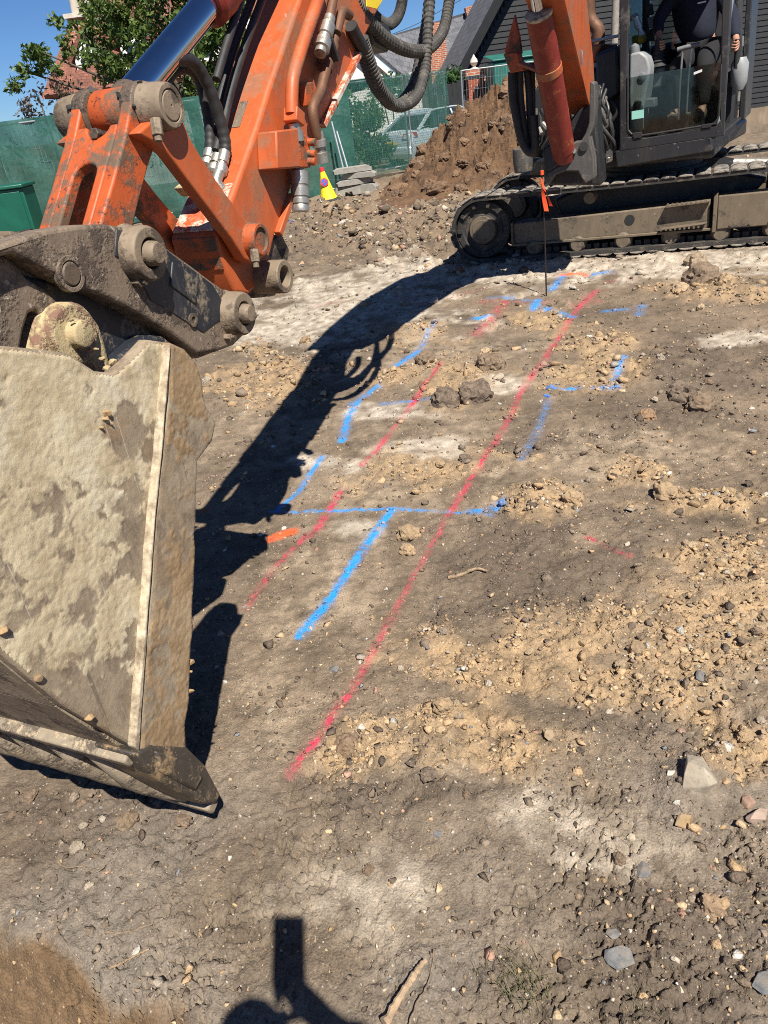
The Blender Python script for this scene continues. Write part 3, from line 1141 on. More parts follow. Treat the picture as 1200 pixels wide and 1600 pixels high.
def stone_mesh(name, seed, flat, kind):
    """angular stone or crumbly clod"""
    r = np.random.default_rng(seed)
    bm = bmesh.new()
    if kind == 'stone':
        V, T = hull_shape(18, seed, flat)
        vs = [bm.verts.new(v) for v in V]
        for t in T:
            bm.faces.new([vs[i] for i in t])
        bmesh.ops.bevel(bm, geom=bm.edges[:], offset=.05, segments=1, affect='EDGES', clamp_overlap=True)
    else:
        bmesh.ops.create_icosphere(bm, subdivisions=4, radius=1)
        sx, sy, sz = 1, r.uniform(.7, 1), r.uniform(*flat)
        for v in bm.verts:
            c = np.array(v.co)
            q_ = Vector(c * 1.5) + Vector((seed * 1.7, seed * .3, 0))
            k = 1 + .26 * mnoise.fractal(q_, .6, 2.1, 6) + .07 * (mnoise.cell(q_ * 2.2) - .5)
            v.co = Vector((c[0] * k * sx, c[1] * k * sy, c[2] * k * sz))
    me = bpy.data.meshes.new(name)
    bm.to_mesh(me)
    bm.free()
    if kind == 'clod':
        me.shade_smooth()
        me.set_sharp_from_angle(angle=math.radians(40))
    me.materials.append(MATS[kind])
    return me


STONES = [stone_mesh('stone', 300 + i, (.5, .85), 'stone') for i in range(6)]
SLATES = [stone_mesh('slate_piece', 330 + i, (.12, .2), 'stone') for i in range(3)]
CLODS = [stone_mesh('clod', 360 + i, (.6, .9), 'clod') for i in range(6)]


def gz1(x, y):
    return float(ground_z(np.array([float(x)]), np.array([float(y)]))[0])


def put_stone(me, px, py, wpx, col, name, label=None, cat=None, parent=None, rz=None, sink=.12, tilt=.25, group=None):
    g = gnd(px, py)
    d = np.linalg.norm(g - CAM)
    s = wpx / 2 * d / F
    o = bpy.data.objects.new(name, me)
    o.location = (g[0], g[1], gz1(g[0], g[1]) + s * sink)
    o.scale = (s, s, s)
    o.rotation_euler = (random.uniform(-tilt, tilt), random.uniform(-tilt, tilt), random.uniform(0, 6.28) if rz is None else rz)
    o.color = (*col, 1)
    COL.objects.link(o)
    if parent is not None:
        o.parent = parent
    if label:
        tag(o, label, cat, group)
    return o


TAN = (.36, .25, .14)
BRN = (.17, .118, .075)
DRK = (.13, .095, .068)
PAL = (.38, .32, .24)
GRY = (.145, .15, .15)
PNK = (.32, .20, .14)
OCH = (.33, .215, .10)
named = [
    ('clod', CLODS[0], 638, 838, 40, TAN, 'upper of two tan clods beside the long red line'),
    ('clod', CLODS[1], 637, 864, 30, TAN, 'lower and smaller of two tan clods beside the long red line'),
    ('clod', CLODS[2], 742, 628, 58, DRK, 'large dark brown clod between the two red lines'),
    ('clod', CLODS[3], 697, 634, 46, DRK, 'dark clod touching the left of the large dark clod'),
    ('clod', CLODS[4], 664, 567, 34, BRN, 'dark lump just above the end of the short red line'),
    ('clod', CLODS[5], 768, 578, 46, BRN, 'brown clod behind the pale flat stone'),
    ('stone', STONES[0], 779, 597, 26, PAL, 'pale angular stone standing beside the big dark clod'),
    ('stone', STONES[1], 849, 574, 17, PNK, 'small pinkish stone lying on the long red line'),
    ('stone', STONES[2], 1088, 1230, 66, (.36, .31, .235), 'large pale wedge-shaped stone at the right'),
    ('stone', STONES[3], 1070, 1286, 36, OCH, 'ochre stone below the large pale wedge'),
    ('stone', STONES[4], 1184, 1278, 44, (.40, .29, .23), 'pink and grey stone at the right edge of the picture'),
    ('stone', STONES[5], 1168, 1256, 27, PNK, 'orange-tan stone touching the pink and grey one'),
    ('stone', STONES[0], 1066, 1140, 19, PNK, 'round pinkish pebble on dark soil above the pale wedge'),
    ('stone', STONES[1], 1091, 1062, 28, GRY, 'smooth grey oval pebble lying in the tan crumbs'),
    ('stone', STONES[3], 868, 1492, 30, OCH, 'orange stone left of the slate pieces'),
    ('stone', STONES[4], 1046, 1406, 18, PNK, 'small pink stone right of the pale dusty patch'),
    ('slate_piece', SLATES[0], 968, 1494, 44, GRY, 'blue-grey slate shard leaning near the bottom right'),
    ('slate_piece', SLATES[1], 912, 1488, 34, GRY, 'flat slate shard left of the leaning one'),
    ('slate_piece', SLATES[2], 957, 1459, 26, GRY, 'small slate shard above the leaning one'),
    ('slate_piece', SLATES[0], 1196, 1543, 38, GRY, 'slate shard cut by the right edge of the picture'),
    ('slate_piece', SLATES[1], 1004, 1361, 34, GRY, 'slate shard at the right end of the pale dusty patch'),
    ('slate_piece', SLATES[2], 684, 1302, 20, GRY, 'narrow slate chip left of the pale dusty patch'),
    ('stone', STONES[5], 523, 1045, 22, GRY, 'grey pebble left of the red line above its lower end'),
    ('clod', CLODS[0], 692, 1114, 32, TAN, 'tan clod standing alone right of the lower red line'),
    ('clod', CLODS[2], 1112, 1418, 38, (.30, .2, .12), 'brown clod at the right below the stones'),
    ('clod', CLODS[1], 1086, 421, 36, (.30, .23, .15), 'tan rock in front of the excavator track'),
    ('clod', CLODS[3], 1092, 455, 46, BRN, 'dark hollow clod in the group below the tan rock'),
    ('clod', CLODS[4], 1130, 463, 34, TAN, 'light clod right of the dark hollow one'),
    ('clod', CLODS[5], 1062, 467, 24, (.38, .28, .17), 'oval tan clod left of the dark hollow one'),
    ('clod', CLODS[0], 894, 786, 34, TAN, 'tan clod alone right of the blue cross bar'),
    ('clod', CLODS[1], 1040, 778, 42, TAN, 'largest clod of the tan row at the right'),
    ('clod', CLODS[2], 1068, 622, 46, DRK, 'black crumbly clod right of the blue bracket'),
    ('clod', CLODS[4], 1093, 637, 44, BRN, 'brown clod below the black crumbly one'),
    ('clod', CLODS[5], 1010, 650, 30, (.28, .17, .09), 'rusty brown clod below the blue bracket'),
    ('stone', STONES[2], 861, 613, 17, (.03, .2, .62), 'stone sprayed blue at the corner of the blue bracket'),
    ('stone', STONES[3], 855, 624, 14, (.03, .2, .62), 'smaller blue-sprayed stone below the first one'),
    ('stone', STONES[4], 594, 409, 15, PNK, 'pink stone on the dark soil in front of the rubble'),
    ('stone', STONES[5], 718, 427, 20, (.2, .075, .04), 'red brick fragment lying in the shadow by the track'),
    ('stone', STONES[0], 677, 473, 24, (.36, .32, .26), 'pale stone at the edge of the boom shadow'),
    ('stone', STONES[1], 706, 287, 26, (.46, .41, .33), 'pale stone block at the foot of the soil heap'),
    ('stone', STONES[2], 1133, 1228, 16, TAN, 'flat tan stone right of the large pale wedge'),
    ('stone', STONES[3], 1047, 1216, 18, (.55, .5, .42), 'white sliver left of the large pale wedge'),
    ('clod', CLODS[3], 540, 1163, 36, (.20, .13, .075), 'flat brown clod beside the lower end of the red line'),
    ('clod', CLODS[2], 200, 1287, 34, (.20, .14, .085), 'smooth brown clod on the soil below the bucket lip'),
    ('stone', STONES[4], 1130, 1290, 14, OCH, 'small ochre stone on dark soil by the right edge'),
    ('stone', STONES[5], 986, 1310, 16, (.5, .42, .3), 'round cream pebble below the ochre stone'),
]
for nm, me, px, py, wpx, col, lab in named:
    put_stone(me, px, py, wpx, col, nm, lab, 'clod' if nm == 'clod' else ('slate' if nm == 'slate_piece' else 'stone'))

# the larger clods that make up the crumbly patches are pieces of the ground
nn = 0
tries = 0
while nn < 245 and tries < 9000:
    tries += 1
    y = 1.0 * math.exp(random.random() * math.log(11.5))
    x = random.uniform(-1, 1) * (.36 + .58 * y) - .04
    m = masks(np.array([x]), np.array([y]))
    p = float(m['clay'][0] * .8 + m['rub'][0] * .5 + m['dark'][0] * .25 + mask(RIDGES, np.array([x]), np.array([y]), 0)[0])
    if random.random() > p:
        continue
    s = (.008 + .006 * random.random() ** 2) * (.75 + .45 * y ** .8)
    if random.random() < .15:
        s *= 1.6
    me = random.choice(CLODS if random.random() < .65 else STONES)
    t = m['clay'][0]
    col = np.array(random.choice([TAN, TAN, (.30, .21, .12), (.4, .3, .18)] if random.random() < t else [BRN, DRK, BRN, (.24, .19, .14), PAL])) * random.uniform(.8, 1.15)
    A, Cc = paint_at(np.array([x]), np.array([y]))
    if A[0] > .35:
        col = Cc[0] * .8 + col * .2
        s *= .55
    o = bpy.data.objects.new('clod' if me in CLODS else 'stone', me)
    o.location = (x, y, gz1(x, y) + s * .25)
    o.scale = (s, s * random.uniform(.8, 1.2), s * random.uniform(.7, 1.1))
    o.rotation_euler = (random.uniform(-.4, .4), random.uniform(-.4, .4), random.uniform(0, 6.28))
    o.color = (*[float(q) for q in col], 1)
    COL.objects.link(o)
    o.parent = GROUND
    nn += 1


# ================================================================== EXCAVATOR
EX = thing('excavator', 'orange tracked excavator with black cab reaching its bucket towards the viewer', 'excavator', (3.0, 8.4, 0))


def boss(mb, px, py, v0, v1, r, hole=0, vt=None, n=28):
    u, z = onv(px, py, v1 if vt is None else vt)
    mb.cyl(W(u, v0, z), W(u, v1, z), r, n=n, hole=hole)
    return u, z


def jit(poly, step, amp, seed):
    # worn, uneven outline: extra points with small offsets
    r = random.Random(seed)
    out = []
    for (x0, y0), (x1, y1) in zip(poly, poly[1:] + poly[:1]):
        n = max(1, int(math.hypot(x1 - x0, y1 - y0) / step))
        for i in range(n):
            t = i / n
            out.append((x0 + (x1 - x0) * t + r.uniform(-amp, amp), y0 + (y1 - y0) * t + r.uniform(-amp, amp)))
    return out


def cake(parent, uz, v, mat, name, seed):
    # dried clay stuck to a plate: a sheet of real thickness with torn edges
    uz = np.array(uz)
    u0_, u1_ = uz[:, 0].min(), uz[:, 0].max()
    z0_, z1_ = uz[:, 1].min(), uz[:, 1].max()
    st = .0036
    U_, Z_ = np.meshgrid(np.arange(u0_, u1_, st), np.arange(z0_, z1_, st))
    ins = np.zeros(U_.shape, bool)
    n = len(uz)
    for i in range(n):
        (xa, ya), (xb, yb) = uz[i], uz[(i + 1) % n]
        if ya == yb:
            continue
        ins ^= ((ya > Z_) != (yb > Z_)) & (U_ < (xb - xa) * (Z_ - ya) / (yb - ya) + xa)
    for _ in range(1):                  # keep clear of the bevelled rim of the plate
        e = np.zeros_like(ins)
        e[1:-1, 1:-1] = ins[1:-1, 1:-1] & ins[:-2, 1:-1] & ins[2:, 1:-1] & ins[1:-1, :-2] & ins[1:-1, 2:]
        ins = e
    big = fbm(U_ * 3.2, Z_ * 2.6, 5, 200 + seed, .6)
    tear = fbm(U_ * 16 + .8 * big, Z_ * 16, 5, 210 + seed, .68)
    tiny = fbm(U_ * 70, Z_ * 70, 3, 220 + seed, .7)
    ridge = 1 - np.abs(fbm(U_ * 11, Z_ * 7 + U_ * 5, 4, 230 + seed, .6)) * 2
    if seed == 1:
        lo = (U_ + .98) * .95 + (Z_ - .82) * .62          # thickest towards the opening edge and the top
        m = lo * 1.25 + big * .80 + tear * .36 + .15 - .28 * sm(fbm(U_ * 2.2 + Z_ * 1.1, Z_ * 1.2 - U_ * .6, 3, 77), .05, .5)
        m = m - 1.2 * np.exp(-(((U_ + .70) / .035) ** 2 + ((Z_ - 1.13) / .05) ** 2))
    else:
        m = big * .7 + tear * .45 + .34
    am = sm(m + .12 * tiny, -.16, .50)
    kk = .34 if seed == 1 else .42
    h = np.where(ins, .0006 + kk * (am * (.0030 + .0012 * tear + .0008 * ridge + .0014 * tiny) + .0004 * tiny + .0006 * tear), 0)
    on = ins
    fo = on[:-1, :-1] & on[1:, :-1] & on[:-1, 1:] & on[1:, 1:]
    idx = np.arange(U_.size).reshape(U_.shape)
    q = np.stack([idx[:-1, :-1][fo], idx[:-1, 1:][fo], idx[1:, 1:][fo], idx[1:, :-1][fo]], 1)
    used = np.unique(q)
    # rim vertices lie on the plate so that the sheet is closed against it
    cnt = np.bincount(q.ravel(), minlength=U_.size)
    hh = np.clip(h, .0003, .02).ravel()
    hh[cnt < 4] = -.0006
    remap = -np.ones(U_.size, int)
    remap[used] = np.arange(len(used))
    P0 = AO[None] + U_.ravel()[used][:, None] * AU[None] + (v + hh[used])[:, None] * AV[None] + Z_.ravel()[used][:, None] * UP[None]
    me = bpy.data.meshes.new(name)
    q = remap[q]
    me.vertices.add(len(P0))
    me.vertices.foreach_set('co', P0.ravel())
    me.loops.add(q.size)
    me.loops.foreach_set('vertex_index', q.ravel())
    me.polygons.add(len(q))
    me.polygons.foreach_set('loop_start', np.arange(0, q.size, 4))
    me.update()
    me.shade_smooth()
    at = me.attributes.new('cake', 'FLOAT', 'POINT')
    at.data.foreach_set('value', am.ravel()[used].astype(np.float32))
    me.materials.append(MATS[mat])
    o = bpy.data.objects.new(name, me)
    link(o, parent)
    o['kind'] = 'stuff'
    return o


# ---------------- bucket
def build_bucket():
    side_px = [(-70, 552), (0, 540), (55, 545), (108, 552), (150, 580), (178, 583), (205, 560), (232, 531), (268, 536), (262, 620), (240, 860), (216, 1172),
               (160, 1138), (100, 1103), (50, 1062), (0, 1020)]
    uz = [onv(x, y, .30) for x, y in side_px] + [(-1.19, 1.05), (-1.19, 1.24), (-1.10, 1.37)]
    b = part('bucket', MB().prism([W(u, .270, z) for u, z in uz], AV * .030), 'clay_cake', EX, bevel=.006, label='pale clay-caked side of the digging bucket')
    cake(b, uz, .3005, 'clay_cake', 'clay_cake', 1)
    # the shell: floor, heel and back sheet
    prof = [(-.800, .120), (-.968, .455), (-1.075, .69), (-1.150, .895), (-1.195, 1.08), (-1.19, 1.25), (-1.10, 1.37), (-.93, 1.365)]
    mb = MB()
    for (u1, z1), (u2, z2) in zip(prof[:-1], prof[1:]):
        t = nrm([u2 - u1, z2 - z1])
        nn_ = np.array([t[1], -t[0]]) * .025
        mb.prism([W(u1, -.272, z1), W(u2, -.272, z2), W(u2 + nn_[0], -.272, z2 + nn_[1]), W(u1 + nn_[0], -.272, z1 + nn_[1])], AV * .541)
    part('floor_plate', mb, 'lip_steel', b, bevel=.003)
    uzm = uz
    part('side_plate', MB().prism([W(u, -.300, z) for u, z in uzm], AV * .030), 'clay_strip', b, bevel=.005)
    # side cutter along the opening edge
    strip = [(266, 534), (290, 545), (308, 570), (319, 595), (322, 632), (336, 660), (331, 690), (309, 722), (307, 770), (305, 860), (302, 960), (301, 1010), (296, 1050), (297, 1095), (291, 1130), (291, 1178), (216, 1178), (240, 860), (262, 620)]
    strip = jit(strip, 22, 2.2, 3)
    part('side_cutter', vprism(strip, .318, .262, .318), 'clay_brown', b, bevel=.006, seg=3)
    suz = [onv(x, y, .318) for x, y in strip]
    cake(b, suz, .3185, 'clay_brown', 'clay_smear', 2)
    part('side_cutter', MB().prism([W(u, -.318, z) for u, z in suz], AV * .056), 'clay_strip', b, bevel=.007)
    edge = jit([(268, 538), (262, 620), (240, 860), (218, 1174), (211, 1168), (235.5, 860), (258, 620), (265, 538)], 30, .7, 5)
    part('weld_edge', vprism(edge, .321, .298, .3215), 'clay_edge', b, bevel=.004)
    # cutting lip: a thick plate with raised edges and worn cross ribs
    A0, A1 = np.array([-.968, .470]), np.array([-.795, .098])
    t = nrm(A1 - A0)
    n_ = np.array([t[1], -t[0]])
    if n_[0] > 0:
        n_ = -n_
    Q = lambda s, h: A0 + (A1 - A0) * s + n_ * h
    def lipbar(s0, s1, h0, h1, v0, v1):
        c = [Q(s0, h0), Q(s1, h0), Q(s1, h1), Q(s0, h1)]
        return MB().prism([W(p[0], v0, p[1]) for p in c], AV * (v1 - v0))
    part('lip_plate', lipbar(.02, 1.0, -.01, .014, -.315, .300), 'lip_steel', b, bevel=.004)
    part('lip_ridge', lipbar(-.03, .055, .002, .034, -.315, .300), 'lip_steel', b, bevel=.006)
    part('lip_ridge', lipbar(.93, 1.03, -.006, .030, -.315, .305), 'lip_steel', b, bevel=.008)
    for k in range(5):
        v0 = .235 - k * .125
        pts = []
        rr = []
        for i in range(13):
            s = i / 12
            q = Q(.06 + .86 * s, .006 + .012 * math.sin(s * math.pi))
            pts.append(W(q[0], v0 - .115 * (1 - s) + .02 * math.sin(s * 6.28), q[1]))
            rr.append(.012 + .024 * math.sin(math.pi * min(1, s * .95)) ** .8)
        part('wear_rib', MB().tube(pts, rr, 12), 'lip_steel', b)
    # corner shroud
    sh = [(207, 1178), (236, 1162), (292, 1166), (322, 1196), (345, 1240), (340, 1254), (318, 1258), (268, 1232), (228, 1205)]
    part('corner_shroud', vprism(sh, .322, .205, .324), 'tooth_steel', b, bevel=.012, seg=3)
    sh2 = [(246, 1174), (300, 1190), (318, 1214), (306, 1236), (250, 1205)]
    part('corner_pad', vprism(sh2, .334, .315, .334), 'tooth_steel', b, bevel=.006)
    suz = [onv(x, y, .322) for x, y in sh]
    part('corner_shroud', MB().prism([W(u, -.324, z) for u, z in suz], AV * .12), 'tooth_steel', b, bevel=.012)
    # ears with the pin
    for v0, v1 in ((.085, .155), (-.155, -.085)):
        ear = [(52, 575), (62, 535), (72, 495), (92, 478), (118, 474), (142, 486), (158, 508), (168, 540), (180, 590), (190, 640), (40, 640)]
        part('ear', MB().prism([W(u, v0, z) for u, z in [onv(x, y, .155) for x, y in ear]], AV * (v1 - v0)), 'clay_casting', b, bevel=.014, seg=3)
        ear2 = [(150, 600), (178, 575), (206, 548), (234, 524), (262, 524), (290, 545), (308, 580), (300, 640), (170, 650)]
        part('ear', MB().prism([W(u, v0, z) for u, z in [onv(x, y, .17) for x, y in ear2]], AV * (v1 - v0)), 'coupler_paint', b, bevel=.01)
    mb = MB()
    u, z = onv(124, 522, .178)
    mb.lathe(W(u, .10, z), AV, [(0, .066), (.062, .065), (.070, .060), (.071, .036), (.071, .030), (.092, .029), (.095, .024)], 26)
    part('pin_boss', mb, 'clay_casting', b, bevel=.003)
    part('pin_boss', MB().lathe(W(u, -.10, z), -AV, [(0, .062), (.06, .060), (.074, .050), (.088, .03)], 22), 'clay_casting', b)
    part('pin', MB().cyl(W(u, -.17, z), W(u, .16, z), .028), 'dusty_steel', b)
    # lumps of clay stuck to the casting and the plate
    r = np.random.default_rng(5)
    for k in range(16):
        px, py = [(168, 575), (176, 566), (160, 560), (150, 545), (112, 500), (95, 560), (165, 655), (172, 662), (158, 668), (166, 645), (300, 1035), (297, 1050), (298, 1080), (3, 985), (60, 1060), (140, 1120)][k]
        p = P(px, py, .19 if k < 6 else (.303 if k < 10 or k > 12 else .318))
        V, T = hull_shape(16, 700 + k)
        s = r.uniform(.007, .014)
        part('clay_lump', MB().add(V * s * np.array([1, 1, .8]) + p, T), 'clay_casting' if k < 6 else 'clay_strip', b, bevel=s * .15)
    return b


BUCKET = build_bucket()


# ---------------- quick coupler
def build_coupler():
    top = [(-60, 412), (-20, 390), (30, 372), (75, 358), (120, 351), (165, 350), (205, 356), (240, 368), (268, 392), (300, 415), (330, 438), (362, 460), (395, 472), (405, 495), (392, 515), (366, 540), (340, 550), (308, 553)]
    low = [(292, 540), (262, 518), (230, 498), (196, 478), (160, 462), (120, 446), (84, 428), (50, 410), (22, 396), (-10, 404), (-60, 440)]
    c = part('coupler', vprism(top + low, .170, .105, .170), 'coupler_steel', EX, bevel=.010, seg=3, label='mud-worn quick coupler')
    uz = [onv(x, y, .170) for x, y in top + low]
    part('side_plate', MB().prism([W(u, -.170, z) for u, z in uz], AV * .065), 'coupler_steel', c, bevel=.008)
    core = [(u, z - .018) for u, z in uz]
    part('core', MB().prism([W(u, -.104, z) for u, z in core], AV * .208), 'coupler_steel', c, bevel=.004)
    # lower jaw set back under the side plates
    jaw = [(40, 430), (120, 452), (200, 482), (262, 520), (300, 548), (290, 575), (230, 580), (150, 560), (100, 500), (60, 470)]
    part('jaw', vprism(jaw, .120, -.10, .118), 'coupler_paint', c, bevel=.006)
    hook = [(-70, 420), (6, 398), (22, 408), (44, 436), (72, 452), (94, 474), (78, 500), (64, 512), (66, 492), (56, 484), (46, 490), (38, 515), (30, 560), (-70, 560)]
    part('hook', vprism(hook, .135, -.12, .135), 'coupler_steel', c, bevel=.009, seg=3)
    # painted field with its raised name plate left blank
    fld = [(216, 368), (240, 372), (270, 398), (300, 420), (332, 444), (348, 470), (344, 500), (318, 520), (290, 502), (262, 484), (236, 470), (222, 440)]
    part('painted_field', vprism(fld, .1725, .150, .1725), 'coupler_paint', c, bevel=.002)
    fld = [(182, 358), (204, 362), (200, 412), (180, 400)]
    part('painted_field', vprism(fld, .1725, .150, .1725), 'coupler_paint', c, bevel=.002)
    lab = [(270, 408), (311, 438), (307, 476), (267, 446)]
    part('raised_panel', vprism(lab, .1765, .160, .1765), 'coupler_paint', c, bevel=.003)
    # bosses for arm pin and link pin
    for (px, py), rr in (((238, 396), .060), ((384, 490), .058)):
        u, z = onv(px, py, .215)
        part('boss', MB().lathe(W(u, .150, z), AV, [(0, rr * 1.12), (.012, rr * 1.03), (.055, rr), (.063, rr * .93), (.063, rr * .56), (.02, rr * .54)], 30), 'dusty_steel', c, bevel=.002)
        part('boss', MB().lathe(W(u, -.150, z), -AV, [(0, rr * 1.12), (.055, rr), (.063, rr * .9)], 24), 'dusty_steel', c)
        part('pin', MB().lathe(W(u, -.21, z), AV, [(0, rr * .46), (.42, rr * .46), (.436, rr * .44), (.444, rr * .36)], 22), 'dusty_steel', c, bevel=.001)
    for px, py, v, l, rr in ((222, 440, .192, .03, .013), (362, 527, .19, .022, .010)):
        u, z = onv(px, py, v)
        part('bolt', MB().cyl(W(u, v - l, z), W(u, v, z), rr, n=6), 'dusty_steel', c, bevel=.0015)
        part('bolt', MB().cyl(W(u, v - .003, z), W(u, v + .012, z), rr * .55, n=12), 'dusty_steel', c)
    u, z = onv(112, 428, .175)
    part('pin', MB().lathe(W(u, .15, z), AV, [(0, .024), (.024, .024), (.027, .021)], 24), 'greasy_steel', c)
    part('retaining_ring', MB().cyl(W(u, .16, z), W(u, .1755, z), .036, n=28, hole=.026), 'coupler_steel', c, bevel=.001)
    u, z = onv(302, 500, .175)
    part('grease_port', MB().cyl(W(u, .16, z), W(u, .1765, z), .017, n=20, hole=.009), 'dusty_steel', c)
    part('grease_port', MB().cyl(W(u, .16, z), W(u, .173, z), .0065, n=12), 'dusty_steel', c)
    return c


build_coupler()


# ---------------- bucket link (H link), side links, pins
def build_links():
    hu, hz = onv(268, 165, .160)
    cu, cz = onv(238, 396, .215)
    H0, H1 = np.array([hu, hz]), np.array([cu, cz])
    d = nrm(H1 - H0)
    nrm_out = np.array([d[1], -d[0]])
    if nrm_out[0] > 0:
        nrm_out = -nrm_out
    L = np.linalg.norm(H1 - H0)
    q = lambda s, h: H0 + d * s + nrm_out * h
    prof = [q(-.055, .005), q(-.04, .045), q(0, .058), q(.05, .052), q(.12, .046), q(L * .6, .046), q(L, .050), q(L + .04, .03), q(L + .045, -.03), q(L, -.05), q(L * .6, -.044), q(.12, -.044), q(.05, -.05), q(0, -.057), q(-.04, -.04)]
    hl = part('bucket_link', MB().prism([W(p[0], .060, p[1]) for p in prof], AV * .034), 'orange_worn', EX, bevel=.006, seg=3, label='worn orange bucket link with a slot')
    part('link_cheek', MB().prism([W(p[0], -.094, p[1]) for p in prof], AV * .034), 'orange_worn', hl, bevel=.006, seg=3)
    # web joining both cheeks, arched slot below, round notch above
    web = [(-.062, .10), (-.058, .16)]
    pts = []
    s0, s1 = .075, L + .03
    outline = [(-.062, s0)]
    for i in range(9):
        a = math.pi * i / 8
        outline.append((-.034 * math.cos(a) + .004, s0 + .034 * math.sin(a)))
    outline += [(.062, s0), (.062, s1), (.036, s1), (.036, .215)]
    for i in range(9):
        a = math.pi * i / 8
        outline.append((.002 + .034 * math.cos(a), .205 - .030 * math.sin(a)))
    outline += [(-.032, .215), (-.032, s1), (-.062, s1)]
    web3 = []
    for v, s in outline:
        p = q(s, .048)
        web3.append(W(p[0], v, p[1]))
    dp = q(0, -.030) - q(0, 0)
    part('link_web', MB().prism(web3, dp[0] * AU + dp[1] * UP), 'orange_worn', hl, bevel=.005)
    u, z = q(.085, .02)
    part('bolt', MB().cyl(W(u, .006, z), W(u - .04, .006, z + .012), .014, n=6), 'greasy_steel', hl, bevel=.002)
    # pin with the stack of bosses
    mb = MB().cyl(W(hu, -.158, hz), W(hu, .156, hz), .034)
    pin = part('link_pin', mb, 'greasy_steel', EX)
    part('rod_eye', MB().lathe(W(hu, -.050, hz), AV, [(0, .05), (.006, .054), (.094, .054), (.1, .05)], 28), 'orange_worn', pin)
    for s in (1, -1):
        part('collar', MB().lathe(W(hu, s * .052, hz), AV * s, [(0, .052), (.004, .061), (.038, .061), (.045, .052)], 28), 'greasy_steel', pin, bevel=.002)
        part('end_boss', MB().lathe(W(hu, s * .097, hz), AV * s, [(0, .058), (.006, .056), (.055, .051), (.064, .048), (.064, .036), (.058, .035)], 30), 'dusty_steel', pin, bevel=.0015)
        part('end_cap', MB().lathe(W(hu, s * .100, hz), AV * s, [(0, .034), (.058, .034), (.061, .031), (.061, .003), (.058, .002)], 26), 'dusty_steel', pin)
    b0 = P(243, 186, .15)
    bd = nrm(-UP * .9 - AU * .35 + AV * .15)
    part('bolt', MB().cyl(b0, b0 + bd * .038, .0145, n=6), 'dusty_steel', pin, bevel=.002)
    part('bolt', MB().cyl(b0 + bd * .036, b0 + bd * .05, .009, n=14), 'dusty_steel', pin)
    # grease clots round the joint
    r = np.random.default_rng(3)
    for k in range(12):
        a = r.uniform(0, 6.28)
        V, T = hull_shape(14, 800 + k)
        p = W(hu + .058 * math.cos(a), [-.052, .052, -.098, .098][k % 4], hz + .058 * math.sin(a))
        part('grease_clot', MB().add(V * r.uniform(.007, .014) + p, T), 'interior_black', pin)
    # side links
    link_out = [(216, 208), (236, 190), (286, 186), (297, 215), (318, 250), (350, 298), (385, 345), (412, 352), (428, 372), (420, 396), (398, 412), (382, 405), (362, 372), (330, 330), (296, 285), (262, 240), (240, 222)]
    uz = [onv(x, y, .128) for x, y in link_out]
    for v0, v1 in ((.092, .128), (-.128, -.092)):
        part('side_link', MB().prism([W(u, v0, z) for u, z in uz], AV * (v1 - v0)), 'orange_worn' if v0 < 0 else 'orange_paint', EX, bevel=.006, seg=3)
    lu, lz = onv(409, 374, .165)
    part('guide_pin', MB().lathe(W(lu, .085, lz), AV, [(0, .048), (.07, .046), (.08, .043), (.08, .033), (.072, .032)], 28), 'orange_worn', EX, bevel=.0015)
    gp = part('guide_pin_cap', MB().cyl(W(lu, .1, lz), W(lu, .158, lz), .0315, n=24), 'orange_worn', EX)
    part('guide_pin', MB().lathe(W(lu, -.085, lz), -AV, [(0, .048), (.07, .046), (.08, .04)], 24), 'orange_worn', EX)
    b0 = P(397, 390, .155)
    part('bolt', MB().cyl(b0, b0 + bd * .036, .0145, n=6), 'dusty_steel', gp, bevel=.002)
    part('bolt', MB().cyl(b0 + bd * .034, b0 + bd * .05, .009, n=14), 'dusty_steel', gp)
    return hu, hz


HU, HZ = build_links()


